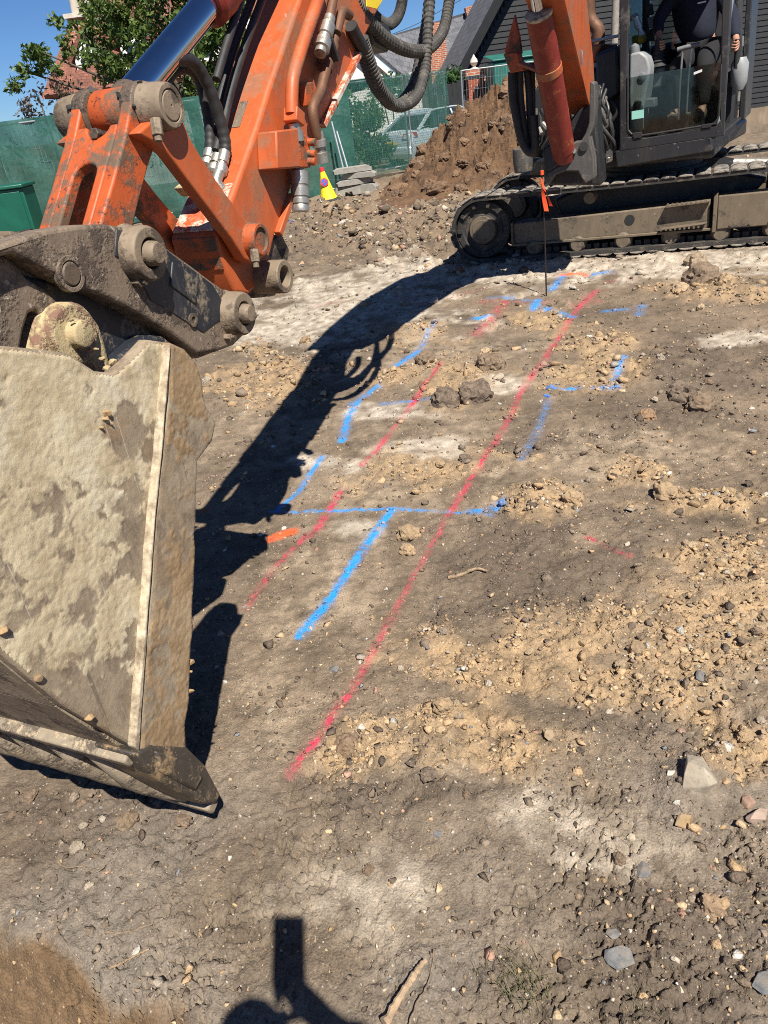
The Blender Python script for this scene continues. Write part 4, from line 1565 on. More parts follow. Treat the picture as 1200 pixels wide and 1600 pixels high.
# ---------------- arm
def build_arm():
    front = [(468, 0), (445, 67), (420, 140), (402, 198), (384, 249), (366, 299), (349, 342), (337, 366), (345, 398), (354, 424), (370, 458)]
    back = [(388, 462), (410, 440), (424, 395), (431, 366), (452, 305), (476, 250), (501, 197), (530, 139), (560, 80), (600, 0)]
    fu = [onv(x, y, .08) for x, y in front]
    bu = [onv(x, y, .08) for x, y in back]
    top = [(1.75, 2.30), (2.22, 2.62), (2.28, 2.82), (2.12, 2.93), (1.75, 2.78)]
    uz = fu[::-1] + [] 
    poly = fu + bu + top          # front edge down to the nose, up the back edge, round the head
    a = part('arm', MB().prism([W(u, -.08, z) for u, z in poly], AV * .16), 'orange_paint', EX, bevel=.012, seg=3, label='orange dipper arm with worn paint')
    # worn lower front face: scuff plates a few millimetres thick
    def face_strip(i0, t0, i1, t1, v0, v1, h, mat, nm):
        A = np.array(fu[i0]) * (1 - t0) + np.array(fu[i0 + 1]) * t0
        B = np.array(fu[i1]) * (1 - t1) + np.array(fu[i1 + 1]) * t1
        t = nrm(B - A)
        n_ = np.array([t[1], -t[0]])
        if n_[0] > 0:
            n_ = -n_
        c = [A + n_ * h, B + n_ * h, B - n_ * .004, A - n_ * .004]
        return part(nm, MB().prism([W(p[0], v0, p[1]) for p in c], AV * (v1 - v0)), mat, a, bevel=.003)
    face_strip(4, .75, 6, .75, -.076, .066, .0035, 'orange_scuffed', 'scuffed_panel')
    face_strip(7, .1, 8, .9, -.074, .074, .003, 'orange_worn', 'worn_nose')
    # back-edge flange
    for i0, i1 in ((3, 4), (6, 8)):
        p0 = W(bu[i0][0], .088, bu[i0][1])
        p1 = W(bu[i1][0], .088, bu[i1][1])
        part('flange', MB().bar(p0, p1, .020, .024, AV), 'orange_scuffed' if i0 == 6 else 'orange_paint', a, bevel=.003)
    # nose bracket with the open tube boss
    br = [(402, 398), (426, 372), (440, 366), (452, 390), (446, 430), (430, 462), (398, 466), (385, 452)]
    part('nose_bracket', vprism(br, .06, -.07, .062), 'greasy_steel', a, bevel=.006)
    u, z = onv(446, 432, .165)
    part('tube_boss', MB().cyl(W(u, .03, z), W(u, .165, z), .050, n=32, hole=.031), 'dusty_steel', a, bevel=.003)
    part('tube_boss', MB().cyl(W(u, -.165, z), W(u, -.03, z), .050, n=32, hole=.031), 'dusty_steel', a, bevel=.003)
    # serial-number scar: a small bare plate
    sc = [(388, 145), (398, 146), (391, 188), (381, 190)]
    uz2 = [onv(x, y, .055) for x, y in sc]
    t = nrm(np.array(fu[3]) - np.array(fu[2]))
    n_ = np.array([t[1], -t[0]])
    n_ = -n_ if n_[0] > 0 else n_
    m0 = np.array(fu[2]) * .75 + np.array(fu[3]) * .25
    m1 = np.array(fu[2]) * .05 + np.array(fu[3]) * .95
    quad = [W(m0[0] + n_[0] * .002, -.012, m0[1] + n_[1] * .002), W(m0[0] + n_[0] * .002, .016, m0[1] + n_[1] * .002), W(m1[0] + n_[0] * .002, .016, m1[1] + n_[1] * .002), W(m1[0] + n_[0] * .002, -.012, m1[1] + n_[1] * .002)]
    part('bare_plate', MB().prism(quad, -(n_[0] * AU + n_[1] * UP) * .006), 'coupler_steel', a)
    # hydraulic pipe down the side with its clamp, block and coupling
    pts = [P(512, -50, .125), P(497, 0, .125), P(480, 48, .125), P(466, 92, .125), P(458, 122, .125), P(456, 150, .125), P(456, 178, .125)]
    part('hydraulic_pipe', MB().tube(spline(pts, 40), .0205, 16), 'orange_paint', a)
    part('pipe_clamp', MB().bar(P(460, 172, .125), P(459, 194, .125), .052, .05, AV), 'orange_paint', a, bevel=.004)
    part('pipe_fitting', MB().lathe(P(460, 193, .125), P(464, 220, .125) - P(460, 193, .125), [(0, .019), (.02, .019), (.02, .024), (.05, .024), (.05, .016), (.06, .016)], 18), 'steel_fitting', a)
    bl = [(432, 204), (466, 200), (471, 262), (434, 264)]
    blk = part('valve_block', vprism(bl, .150, .080, .150), 'orange_paint', a, bevel=.005)
    bl2 = [(466, 205), (484, 214), (486, 262), (471, 262)]
    part('block_end', vprism(bl2, .140, .082, .140), 'orange_worn', blk, bevel=.004)
    part('block_flange', MB().bar(P(426, 208, .12), P(425, 258, .12), .018, .028, AV), 'orange_paint', blk, bevel=.004)
    for py in (222, 240, 252):
        part('port_plug', MB().cyl(P(478, py, .13), P(478, py, .13) + AV * .035 + UP * -.004, .012, n=12), 'orange_worn', blk)
    cp = P(467, 262, .115)
    ax = P(470, 330, .115) - cp
    cl = np.linalg.norm(ax)
    part('quick_coupling', MB().lathe(cp, ax, [(0, .022), (.012, .024), (.012, .030), (.05, .030), (.052, .027), (.058, .027), (.06, .030), (.085, .030), (.087, .026), (.092, .026), (.094, .030), (cl * .82, .030), (cl * .84, .026), (cl * .9, .029), (cl, .028)], 26), 'steel_fitting', a)
    # fittings and rusty pipe behind the orange pipe
    pts = [P(523, -20, .13), P(517, 18, .13), P(512, 45, .13)]
    part('hydraulic_pipe', MB().tube(spline(pts, 16), .0165, 14), 'rusty_fitting', a)
    part('pipe_fitting', MB().lathe(P(515, 28, .13), P(498, 92, .13) - P(515, 28, .13), [(0, .02), (.03, .02), (.032, .026), (.075, .026), (.078, .021), (.095, .021), (.097, .028), (.13, .028), (.132, .02), (.15, .02)], 18), 'steel_fitting', a)
    part('pipe_fitting', MB().lathe(P(523, 60, .11), P(505, 118, .11) - P(523, 60, .11), [(0, .017), (.03, .017), (.032, .023), (.07, .023), (.072, .019), (.1, .019), (.102, .025), (.14, .025)], 18), 'rusty_fitting', a)
    part('lever', MB().bar(P(516, 60, .145), P(526, 96, .145), .012, .02, AV), 'dark_paint', a, bevel=.003)
    pts = [P(546, 24, .12), P(535, 18, .12), P(530, 34, .12), P(526, 52, .12)]
    part('hydraulic_pipe', MB().tube(spline(pts, 16), .017, 14), 'rusty_fitting', a)
    pts = [P(512, 100, .12), P(506, 122, .12), P(500, 145, .12), P(490, 165, .12), P(489, 182, .12), P(494, 208, .12), P(497, 218, .12)]
    part('hydraulic_pipe', MB().tube(spline(pts, 30), .0175, 14), 'rusty_fitting', a)
    part('pipe_fitting', MB().lathe(P(496, 206, .12), P(502, 242, .12) - P(496, 206, .12), [(0, .02), (.022, .02), (.024, .025), (.045, .025), (.047, .018), (.062, .018), (.064, .022), (.095, .022)], 18), 'steel_fitting', a)
    brk = [(474, 130), (488, 128), (490, 160), (478, 166)]
    part('pipe_bracket', vprism(brk, .10, .08, .105), 'orange_worn', a, bevel=.003)
    # hoses down the front
    for k, (pp, r_) in enumerate((([(425, -60), (404, 0), (378, 70), (358, 140), (346, 200), (335, 238)], .013),
                                  ([(440, -60), (420, 0), (394, 70), (372, 140), (358, 200), (347, 240)], .013),
                                  ([(408, -60), (388, 0), (364, 75), (348, 130)], .012))):
        pts = [W(onv(x, y, -.035 + .03 * k)[0] - .03, -.035 + .03 * k, onv(x, y, -.035 + .03 * k)[1] + .01) for x, y in pp]
        part('hose', MB().tube(spline(pts, 40), r_, 12), 'hose_rubber', a)
    for pp, v, r_ in (([(238, 132), (256, 104), (280, 92), (306, 101), (328, 140), (346, 195), (352, 228), (350, 250)], .02, .0165),
                      ([(250, 140), (270, 113), (290, 106), (310, 122), (322, 165), (328, 205), (328, 238)], -.03, .0155)):
        pts = [P(x, y, v) for x, y in pp]
        sp = spline(pts, 70)
        part('hose', MB().tube(sp, [r_ * (1.07 if i % 4 < 2 else 1) for i in range(70)], 12), 'hose_rubber', a)
    for (x0, y0, x1, y1, v) in ((351, 238, 343, 275, .02), (340, 244, 332, 272, .0), (328, 236, 322, 262, -.03), (176, 300, 168, 352, .0)):
        p0, p1 = P(x0, y0, v), P(x1, y1, v)
        l = np.linalg.norm(p1 - p0)
        part('hose_fitting', MB().lathe(p0, p1 - p0, [(0, .018), (l * .45, .018), (l * .47, .014), (l * .6, .014), (l * .62, .021), (l * .9, .021), (l, .015)], 14), 'steel_fitting', a)
    part('hose_elbow', MB().tube(spline([P(342, 270, .02), P(338, 285, .02), P(346, 296, .03)], 12), .017, 12), 'steel_fitting', a)
    part('guide_block', vprism([(292, 292), (312, 276), (326, 300), (306, 306)], .0, -.05, .02), 'clay_casting', a, bevel=.006)
    return a


ARM = build_arm()


# ---------------- bucket cylinder
def build_bucket_cylinder():
    p0 = W(HU, 0, HZ)
    g = P(334, -4, 0)
    d = nrm(g - p0)
    rod = part('bucket_cylinder', MB().cyl(g - d * .02, g + d * .95, .062, n=32), 'red_barrel', EX)
    part('gland', MB().lathe(g - d * .055, d, [(0, .048), (.012, .062), (.09, .066), (.1, .062)], 32), 'red_barrel', rod)
    part('rod', MB().cyl(p0 + d * .04, g, .040, n=40), 'chrome_rod', rod)
    part('rod_collar', MB().lathe(p0 + d * .02, d, [(0, .046), (.05, .046), (.06, .04)], 28), 'greasy_steel', rod)
    part('guard_pipe', MB().tube([P(246, 116, -.06), P(325, 20, -.06), P(370, -40, -.06)], .010, 10), 'orange_worn', rod)
    return rod


build_bucket_cylinder()


# ---------------- corrugated hoses from the arm up to the boom
def ribbed(name, pts, r, mat, parent, n=260, pitch=4):
    sp = spline(pts, n)
    part(name, MB().tube(sp, [r * (1.0 if i % pitch < pitch / 2 else .86) for i in range(n)], 14), mat, parent, smooth=0)


def build_boom():
    # boom in the plane of the arm, its foot a little to the cab side
    low = [(5.42, 1.33), (5.20, 1.44), (4.37, 2.09), (3.75, 2.36), (3.05, 2.42), (2.25, 2.44), (1.95, 2.56)]
    up = [(1.80, 2.86), (2.3, 3.10), (3.0, 3.28), (3.85, 3.24), (4.75, 2.58), (5.48, 1.72), (5.60, 1.5), (5.55, 1.36)]
    vo = lambda u: .20 * np.clip((u - 1.9) / 3.0, 0, 1.05)
    mb = MB()
    n = len(low) + len(up)
    hv = lambda u: .13 + .05 * (1 - sm(u, 3.6, 4.4))
    A = [W(u, vo(u) - hv(u), z) for u, z in low + up]
    B = [W(u, vo(u) + hv(u), z) for u, z in low + up]
    f = [tuple(range(n))[::-1], tuple(range(n, 2 * n))] + [(i, (i + 1) % n, n + (i + 1) % n, n + i) for i in range(n)]
    mb.add(A + B, f)
    bo = part('boom', mb, 'orange_paint', EX, bevel=.012, seg=3)
    part('boom_sticker', MB().prism([onu(904, 78, 4.9) + AV * .012, onu(907, 80, 4.9) + AV * .012, onu(909, 104, 4.95) + AV * .012, onu(905, 100, 4.95) + AV * .012], AV * .004), 'sticker_white', bo)
    # arm cylinder on top of the boom
    part('arm_cylinder', MB().cyl(W(4.6, .16, 2.95), W(3.0, .08, 3.3), .07, n=20), 'orange_paint', bo)
    part('arm_cylinder_rod', MB().cyl(W(3.0, .08, 3.3), W(2.2, .0, 3.05), .04, n=20), 'chrome_rod', bo)
    part('yellow_sticker', MB().prism([P(572, -2, .10), P(598, -2, .10), P(588, 14, .10), P(572, 10, .10)], AV * .004), 'yellow_decal', bo)
    # boom cylinder in front
    c0 = onu(881, 241, 5.02)
    c1 = onu(842, 22, 4.42)
    d = nrm(c1 - c0)
    bc = part('boom_cylinder', MB().cyl(c0 + d * .04, c1, .094, n=32), 'red_barrel', EX)
    part('barrel_foot', MB().cyl(c0 - d * .04, c0 + d * .1, .085, .092, n=28), 'red_barrel', bc)
    part('gland_ring', MB().cyl(c1 - d * .01, c1 + d * .014, .096, n=32), 'clay_edge', bc, bevel=.004)
    part('rod', MB().cyl(c1, c1 + d * .75, .042, n=28), 'chrome_rod', bc)
    k = .64
    cc = c0 + (c1 - c0) * k
    part('clamp_band', MB().cyl(cc - d * .03, cc + d * .03, .099, n=32), 'orange_paint', bc, bevel=.004)
    part('clamp_arm', MB().bar(cc - AV * .06, onu(800, 94, 4.8), .07, .02, UP), 'orange_paint', bc, bevel=.004)
    q = [(786, 84), (808, 82), (818, 110), (797, 114)]
    part('hose_guard', MB().prism([onu(x, y, 4.72) for x, y in q], AU * .14), 'orange_worn', bc, bevel=.006)
    q = [(804, 22), (812, 60), (815, 84), (790, 86), (788, 80)]
    part('hose_guard', MB().prism([onu(x, y, 4.80) for x, y in q], AU * .05), 'orange_worn', bc, bevel=.006)
    # swing bracket casting
    cast = [(922, 127), (930, 129), (931, 165), (929, 195), (921, 213), (924, 228), (928, 246), (929, 279), (914, 288), (907, 276), (903, 268), (883, 268), (866, 274), (853, 293), (848, 288), (855, 272), (866, 262), (884, 255), (895, 250), (894, 240), (889, 238), (890, 228), (897, 222), (908, 220), (915, 208), (920, 192)]
    sb = part('swing_bracket', MB().prism([onu(x, y, 5.00) for x, y in cast], AU * .16), 'casting_grey', EX, bevel=.012, seg=3)
    # a round hole through the web, drawn as a solid disc with its shade painted black
    part('bore_shade_disc', MB().cyl(onu(912, 229, 4.985), onu(912, 229, 5.03), .034, n=22), 'interior_black', sb)
    part('bracket_bolt', MB().cyl(onu(897, 236, 4.975), onu(897, 236, 5.02), .018, n=10), 'steel_fitting', sb)
    q = [(849, 232), (864, 224), (876, 226), (884, 252), (870, 260), (858, 268), (849, 262)]
    part('bracket_cheek', MB().prism([onu(x, y, 4.98) for x, y in q], AU * .2), 'dark_paint', sb, bevel=.01)
    q = [(905, 170), (930, 160), (940, 290), (850, 290), (848, 235), (880, 200)]
    part('bracket_body', MB().prism([onu(x, y, 5.2) for x, y in q], AU * .35), 'dark_paint', sb, bevel=.02)
    return bo


BOOM = build_boom()
for nm, pp, v, r in (('corrugated_hose', [(548, -30), (556, 2), (578, 36), (610, 66), (645, 80), (672, 74), (692, 48), (701, 8), (706, -40)], .06, .028),
                     ('corrugated_hose', [(573, 12), (590, 30), (606, 38), (620, 28), (628, 4), (632, -40)], .02, .024),
                     ('corrugated_hose', [(566, 60), (576, 92), (590, 130), (606, 154), (624, 166), (650, 152), (664, 110), (668, 60), (672, 0), (676, -40)], .08, .025),
                     ('corrugated_hose', [(560, 62), (570, 96), (582, 128), (598, 152), (612, 164), (628, 158), (646, 130), (657, 80), (666, 30), (672, -40)], .0, .023)):
    ribbed(nm, [P(x, y, v) for x, y in pp], r, 'hose_grey', BOOM)
part('hose_sleeve', MB().tube(spline([P(548, 40, .1), P(556, 56, .1), P(568, 78, .1)], 10), .024, 12), 'hose_rubber', BOOM)
part('arm_shroud', vprism([(556, 30), (590, 40), (600, 66), (590, 84), (566, 72)], .0, -.07, .05), 'dark_paint', ARM, bevel=.01)
part('arm_shroud', vprism([(520, 140), (536, 150), (538, 165), (526, 178), (512, 172)], .0, -.08, -.02), 'dark_paint', ARM, bevel=.01)


# ---------------- undercarriage
TRV = nrm([.91, -.414, .03])
TRN_ = nrm([.414, .91, 0])
TRU = np.cross(TRN_, TRV)
TRU = TRU if TRU[2] > 0 else -TRU
T0 = gnd(757, 416)
T0[2] = float(base_z(np.array([T0[0]]), np.array([T0[1]]))[0])


def TP(px, py, dep=0.0):
    """pixel onto the plane of the near track, dep metres behind its outer face"""
    o = T0 + TRN_ * dep
    d = ray(px, py)
    return CAM + d * (((o - CAM) @ TRN_) / (d @ TRN_))


def TL(a, dep, h):
    return T0 + TRV * a + TRN_ * dep + TRU * h


def build_tracks():
    R = .315
    LEN = 3.25
    t = .035
    for side in (0, 1):
        d0 = 0.0 if side == 0 else 1.55
        Wd = .42
        # outline of the belt, idler at left (a=0), sprocket at right
        path = []
        n = 22
        for i in range(n + 1):
            a = math.pi / 2 + math.pi * i / n
            path.append((R * math.cos(a), R + .02 + R * math.sin(a)))
        for i in range(1, 30):
            path.append((LEN * i / 30, .02))
        for i in range(n + 1):
            a = -math.pi / 2 + math.pi * i / n
            path.append((LEN + R * math.cos(a), R + .02 + R * math.sin(a)))
        for i in range(1, 30):
            x = LEN * (1 - i / 30)
            path.append((x, 2 * R + .02 - .014 * math.sin(math.pi * i / 30)))
        m = len(path)
        cen = np.mean(path, 0)
        nr_ = []
        for i in range(m):
            tg = nrm(np.array(path[(i + 1) % m]) - np.array(path[i - 1]))
            nr_.append(np.array([tg[1], -tg[0]]))
        V = []
        for k, (dep, h) in enumerate(((d0, 0), (d0 + Wd, 0), (d0 + Wd, -t), (d0, -t))):
            for i in range(m):
                q = np.array(path[i]) + nr_[i] * h
                V.append(TL(q[0], dep, q[1]))
        f = []
        for k in range(4):
            for i in range(m):
                j = (i + 1) % m
                f.append((k * m + i, k * m + j, ((k + 1) % 4) * m + j, ((k + 1) % 4) * m + i))
        tr = part('track', MB().add(V, f), 'track_steel', EX, bevel=0)
        # pads all round the belt
        acc = 0.0
        total = sum(np.linalg.norm(np.array(path[(i + 1) % m]) - np.array(path[i])) for i in range(m))
        npads = 58
        pos = [k * total / npads for k in range(npads)]
        k = 0
        for i in range(m):
            p, q = np.array(path[i]), np.array(path[(i + 1) % m])
            l = np.linalg.norm(q - p)
            while k < npads and pos[k] < acc + l:
                c = p + (q - p) * (pos[k] - acc) / l
                tg = nrm(q - p)
                no = np.array([tg[1], -tg[0]])
                e = lambda aa, hh: c + tg * aa + no * hh
                hl = total / npads / 2 - .006
                prof = [e(-hl, 0.001), e(-hl * .8, .013), e(-hl * .1, .020), e(hl * .7, .016), e(hl, .001)]
                part('track_pad', MB().prism([TL(z[0], d0 - .012, z[1]) for z in prof], TRN_ * (Wd + .024)), 'track_rubber', tr, bevel=.005)
                k += 1
            acc += l
        # idler and sprocket wheels
        for a0, nm in ((0, 'idler'), (LEN, 'sprocket')):
            o = TL(a0, d0 + .035, R + .02)
            w_ = part(nm, MB().lathe(o, TRN_, [(0, .09), (.0, .14), (.03, .15), (.03, .2), (.01, .215), (.01, .27), (.05, .275), (.3, .275), (.34, .26)], 34), 'track_steel', tr)
            part('hub_cap', MB().lathe(TL(a0, d0 + .035, R + .02), -TRN_, [(0, .135), (.02, .13), (.024, .10), (.03, .095)], 30), 'beam_steel', w_)
            for j in range(10):
                a = j * .628
                p = TL(a0 + .24 * math.cos(a), d0 + .04, R + .02 + .24 * math.sin(a))
                part('lug', MB().box(p, TRV * .022 * math.cos(a) + TRU * .022 * math.sin(a), -TRV * .016 * math.sin(a) + TRU * .016 * math.cos(a), TRN_ * .018), 'track_steel', w_)
        for j in range(6):
            part('track_roller', MB().lathe(TL(.50 + j * .43, d0 + .06, .115), TRN_, [(0, .03), (.0, .06), (.04, .085), (.25, .085), (.29, .05)], 22), 'beam_steel', tr)
        part('carrier_roller', MB().lathe(TL(1.05, d0 + .08, .53), TRN_, [(0, .03), (0, .05), (.03, .06), (.2, .06)], 20), 'beam_steel', tr)
        # inner guide links seen above the lower run
        for j in range(36):
            part('guide_link', MB().box(TL(.25 + j * .078, d0 + .17, .075), TRV * .026, TRN_ * .05, TRU * .025), 'track_steel', tr)
        # frame of the track
        dd = d0 + .055
        beam = [(.30, .16), (2.12, .16), (2.12, .40), (.30, .36)]
        bm_ = part('track_frame', MB().prism([TL(a, dd + .03, h) for a, h in beam], TRN_ * .24), 'beam_steel', tr, bevel=.012)
        part('frame_flange', MB().prism([TL(a, dd, h) for a, h in [(.28, .145), (2.15, .145), (2.15, .168), (.28, .168)]], TRN_ * .10), 'beam_steel', bm_, bevel=.004)
        part('frame_flange', MB().prism([TL(a, dd, h) for a, h in [(.28, .155), (.302, .155), (.302, .37), (.28, .37)]], TRN_ * .12), 'beam_steel', bm_, bevel=.004)
        part('hole_shade_disc', MB().cyl(TL(1.42, dd + .024, .30), TL(1.42, dd + .06, .30), .045, n=24), 'interior_black', bm_)  # closed disc; the shade inside the frame's hole is painted black
        part('frame_rib', MB().prism([TL(a, dd - .02, h) for a, h in [(2.145, .13), (2.18, .13), (2.18, .47), (2.145, .43)]], TRN_ * .2), 'beam_steel', bm_, bevel=.005)
        part('frame_cover', MB().prism([TL(a, dd - .008, h) for a, h in [(2.182, .15), (3.0, .15), (3.0, .44), (2.182, .44)]], TRN_ * .2), 'beam_steel', bm_, bevel=.01)
        part('slot_shade_bar', MB().box(TL(2.66, dd - .009, .32), TRV * .04, TRU * .008, TRN_ * .006), 'interior_black', bm_)  # raised bar coloured black for the shade within the slot
        for j in range(4):
            part('frame_bolt', MB().cyl(TL(2.3 + j * .16, dd - .01, .185), TL(2.3 + j * .16, dd - .022, .185), .014, n=6), 'beam_steel', bm_)
        # step with toothed edges
        st = part('step', MB().prism([TL(a, dd - .05, h) for a, h in [(1.68, .19), (2.06, .21), (2.10, .225), (1.72, .205)]], TRN_ * .08), 'beam_steel', bm_, bevel=.004)
        part('step_bar', MB().prism([TL(a, dd - .05, h) for a, h in [(1.74, .385), (2.12, .40), (2.12, .42), (1.74, .405)]], TRN_ * .07), 'beam_steel', st, bevel=.004)
        for j in range(9):
            part('step_tooth', MB().box(TL(1.76 + j * .04, dd - .045, .412), TRV * .008, TRN_ * .006, TRU * .010), 'beam_steel', st)
            part('step_tooth', MB().box(TL(1.71 + j * .04, dd - .045, .195), TRV * .008, TRN_ * .006, TRU * .010), 'beam_steel', st)
    # car body and turntable
    cb = part('undercarriage', MB().prism([TL(a, .45, h) for a, h in [(.75, .25), (2.4, .25), (2.6, .5), (2.2, .62), (1.0, .62), (.65, .5)]], TRN_ * 1.1), 'dark_paint', EX, bevel=.03)
    o = TL(1.55, 1.0, .60)
    part('turntable', MB().lathe(o, UP, [(0, .52), (.06, .52), (.06, .48), (.16, .48)], 40), 'dark_paint', cb)
    part('blade_arm', MB().bar(TL(2.6, .62, .45), TL(3.6, .62, .40), .16, .16, UP), 'dark_paint', cb, bevel=.015)
    part('blade_ram', MB().cyl(TL(2.3, .75, .62), TL(3.3, .75, .5), .05, n=18), 'steel_fitting', cb)


build_tracks()

# ---------------- upper structure and cab
CV = nrm([.86, -.51, .04])
CU = nrm([.51, .86, 0])
CW = np.cross(CV, CU)
CW = CW if CW[2] > 0 else -CW
FO = aty(966, 262, 7.35)


def CP(px, py, dep=0.0):
    """pixel onto the plane dep metres behind the cab front"""
    o = FO + CU * dep
    d = ray(px, py)
    return CAM + d * (((o - CAM) @ CU) / (d @ CU))


def CL(a, dep, h):
    return FO + CV * a + CU * dep + CW * h


def cprism(poly, dep, th):
    return MB().prism([CP(x, y, dep) for x, y in poly], CU * th)


def build_cab():
    right = (CP(1118, 222) - FO) @ CV       # cab width
    wd = float(right)
    ub = part('upper_frame', MB().prism([CL(a, d, -.02) for a, d in [(-.95, .35), (-.55, .1), (-.05, .12), (wd * .98, .10), (wd, 1.3), (.9, 2.1), (-.5, 2.1), (-.95, 1.3)]], CW * .16), 'dark_paint', EX, bevel=.03)
    # skirt below the door sill, wraps round the corner
    sk = cprism([(961, 236), (1112, 214), (1112, 236), (964, 262)], 0, .08)
    part('skirt', sk, 'cab_paint', ub, bevel=.01)
    s0, s1 = CP(1112, 214), CP(1112, 236)
    sd = CU * 1.15 + CV * .10
    part('skirt', MB().prism([s0, s1, s1 + sd * .9 + CW * .06, s0 + sd + CW * .01], -CV * .06), 'cab_paint', ub, bevel=.01)
    cab = part('cab', MB().prism([CL(a, d, .14) for a, d in [(0.0, .02), (wd, .02), (wd + .02, 1.2), (0.0, 1.2)]], CW * .03), 'cab_paint', EX, bevel=.004)
    # front frame: posts and bottom rail
    bl = CP(967, 236)
    lp = [(968, -95), (984, -95), (983, 0), (979, 160), (983, 232), (968, 236)]
    part('front_post', cprism(lp, 0, .07), 'cab_paint', cab, bevel=.01)
    rp = [(1131, -105), (1148, -105), (1140, 60), (1134, 150), (1131, 210), (1124, 212), (1126, 100)]
    part('front_post', cprism(rp, 0, .07), 'cab_paint', cab, bevel=.01)
    br = [(968, 236), (972, 214), (984, 214), (1000, 217), (1120, 197), (1126, 186), (1132, 212)]
    part('front_sill', cprism(br, -.002, .07), 'cab_paint', cab, bevel=.006)
    # seal round the lower pane
    seal = [(981, 120), (981, 196), (983, 205), (990, 211), (1000, 212), (1108, 195), (1116, 192), (1121, 186), (1124, 170), (1127, 100)]
    part('window_seal', MB().tube(spline([CP(x, y, .0) for x, y in seal], 60), .009, 8), 'hose_rubber', cab)
    gl = [(981, 122), (1036, 112), (1128, 97), (1124, 172), (1120, 186), (1108, 194), (996, 211), (985, 207), (981, 196)]
    part('lower_window', cprism(gl, .03, .006), 'cab_glass', cab)
    part('sticker', cprism([(987, 174), (1006, 171), (1006, 184), (987, 187)], .024, .003), 'sticker_mint', cab)
    part('sticker', cprism([(1084, 113), (1097, 108), (1097, 112), (1084, 117)], .024, .003), 'sticker_white', cab)
    for q in ([(988, 208), (1003, 206), (1003, 215), (990, 217)], [(1096, 195), (1111, 193), (1111, 199), (1096, 201)]):
        part('window_clip', cprism(q, -.012, .03), 'interior_black', cab, bevel=.003)
    # roof, rear wall, far side
    H = 1.62
    part('roof', MB().prism([CL(a, d, H) for a, d in [(-.02, -.02), (wd + .08, -.02), (wd + .06, 1.25), (-.02, 1.25)]], CW * .09), 'cab_paint', cab, bevel=.03)
    part('rear_wall', MB().prism([CL(a, 1.18, h) for a, h in [(0, .15), (wd, .15), (wd + .05, .75), (0, .75)]], CU * .04), 'interior_black', cab)
    part('rear_window', MB().prism([CL(a, 1.19, h) for a, h in [(.06, .76), (wd, .76), (wd, H), (.06, H)]], CU * .006), 'cab_glass', cab)
    part('side_panel', MB().prism([CL(0, d, h) for d, h in [(.07, .15), (1.18, .15), (1.18, .62), (.07, .62)]], CV * .03), 'interior_black', cab)
    part('side_window', MB().prism([CL(.01, d, h) for d, h in [(.07, .63), (1.18, .63), (1.18, H), (.07, H)]], CV * .006), 'cab_glass', cab)
    for a in (.02, wd + .02):
        part('rear_post', MB().bar(CL(a, 1.19, .14), CL(a, 1.19, H), .06, .07, CU), 'cab_paint', cab, bevel=.01)
    # door side: sill, door pillar, rails
    part('door_sill', MB().prism([CL(wd - .06, .08, .165), CL(wd + .05, .06, .165), CL(wd + .10, 1.1, .19), CL(wd - .06, 1.1, .19)], CW * .025), 'dark_paint', cab, bevel=.004)
    part('handrail', MB().tube(spline([CL(wd - .02, .34, .22), CL(wd + .0, .34, .8), CL(wd + .06, .36, 1.45)], 14), .019, 12), 'galvanised', cab)
    part('handrail', MB().tube([CL(wd + .02, .82, .36), CL(wd - .02, .80, .39), CL(wd - .02, .80, .9), CL(wd + .03, .80, 1.0), CL(wd + .03, .80, 1.5)], .012, 10), 'dark_paint', cab)
    dr = part('door', MB().prism([CL(wd + .07, d, h) for d, h in [(1.22, .18), (2.0, .18), (2.0, 1.55), (1.22, 1.55)]], CV * .05), 'cab_paint', cab, bevel=.01)
    for h in (.35, .8, 1.3):
        part('hinge', MB().cyl(CL(wd + .06, 1.17, h), CL(wd + .06, 1.17, h + .08), .018, n=12), 'steel_fitting', dr)
    # interior: console, levers, pedals, seat
    co = [(984, 84), (1000, 80), (1011, 88), (1016, 105), (1013, 128), (1005, 168), (1001, 206), (985, 209), (982, 150)]
    c = part('console', cprism(co, .14, .32), 'console_grey', cab, bevel=.02, seg=3)
    part('console_knob', MB().lathe(CP(1004, 120, .145), -CU, [(0, .035), (.018, .034), (.024, .02)], 20), 'knob_grey', c)
    part('console_knob', MB().lathe(CP(997, 161, .145), -CU, [(0, .034), (.018, .033), (.024, .02)], 20), 'knob_grey', c)
    part('gear_knob', MB().lathe(CP(992, 84, .3), CW, [(-.05, .03), (.01, .045), (.06, .036), (.08, .01)], 18), 'knob_grey', c)
    part('console_box', cprism([(1005, 155), (1023, 153), (1023, 168), (1004, 170)], .2, .16), 'knob_grey', c, bevel=.01)
    part('joystick_boot', MB().lathe(CP(1028, 104, .42), CW, [(0, .085), (.03, .06), (.04, .07), (.06, .05), (.075, .06), (.095, .042), (.11, .05), (.14, .032), (.2, .026)], 18), 'interior_black', cab)
    part('joystick', MB().cyl(CP(1028, 90, .42), CP(1029, 60, .42), .024, n=14), 'interior_black', cab)
    part('armrest_box', cprism([(1018, 106), (1040, 103), (1034, 136), (1014, 140)], .42, .5), 'knob_grey', cab, bevel=.015)
    for (x0, y0), (x1, y1) in (((1060, 188), (1067, 76)), ((1072, 186), (1081, 72))):
        lv = part('travel_lever', MB().tube([CP(x0, y0, .22), CP((x0 + x1) / 2 - 1, (y0 + y1) / 2, .22), CP(x1, y1, .22)], .0085, 8), 'steel_fitting', cab)
        part('lever_grip', MB().cyl(CP(x1 - 9, y1 + 2, .22), CP(x1 + 13 if x1 > 1075 else x1 + 8, y1 - 3, .22), .019, n=14), 'knob_grey', lv, bevel=.004)
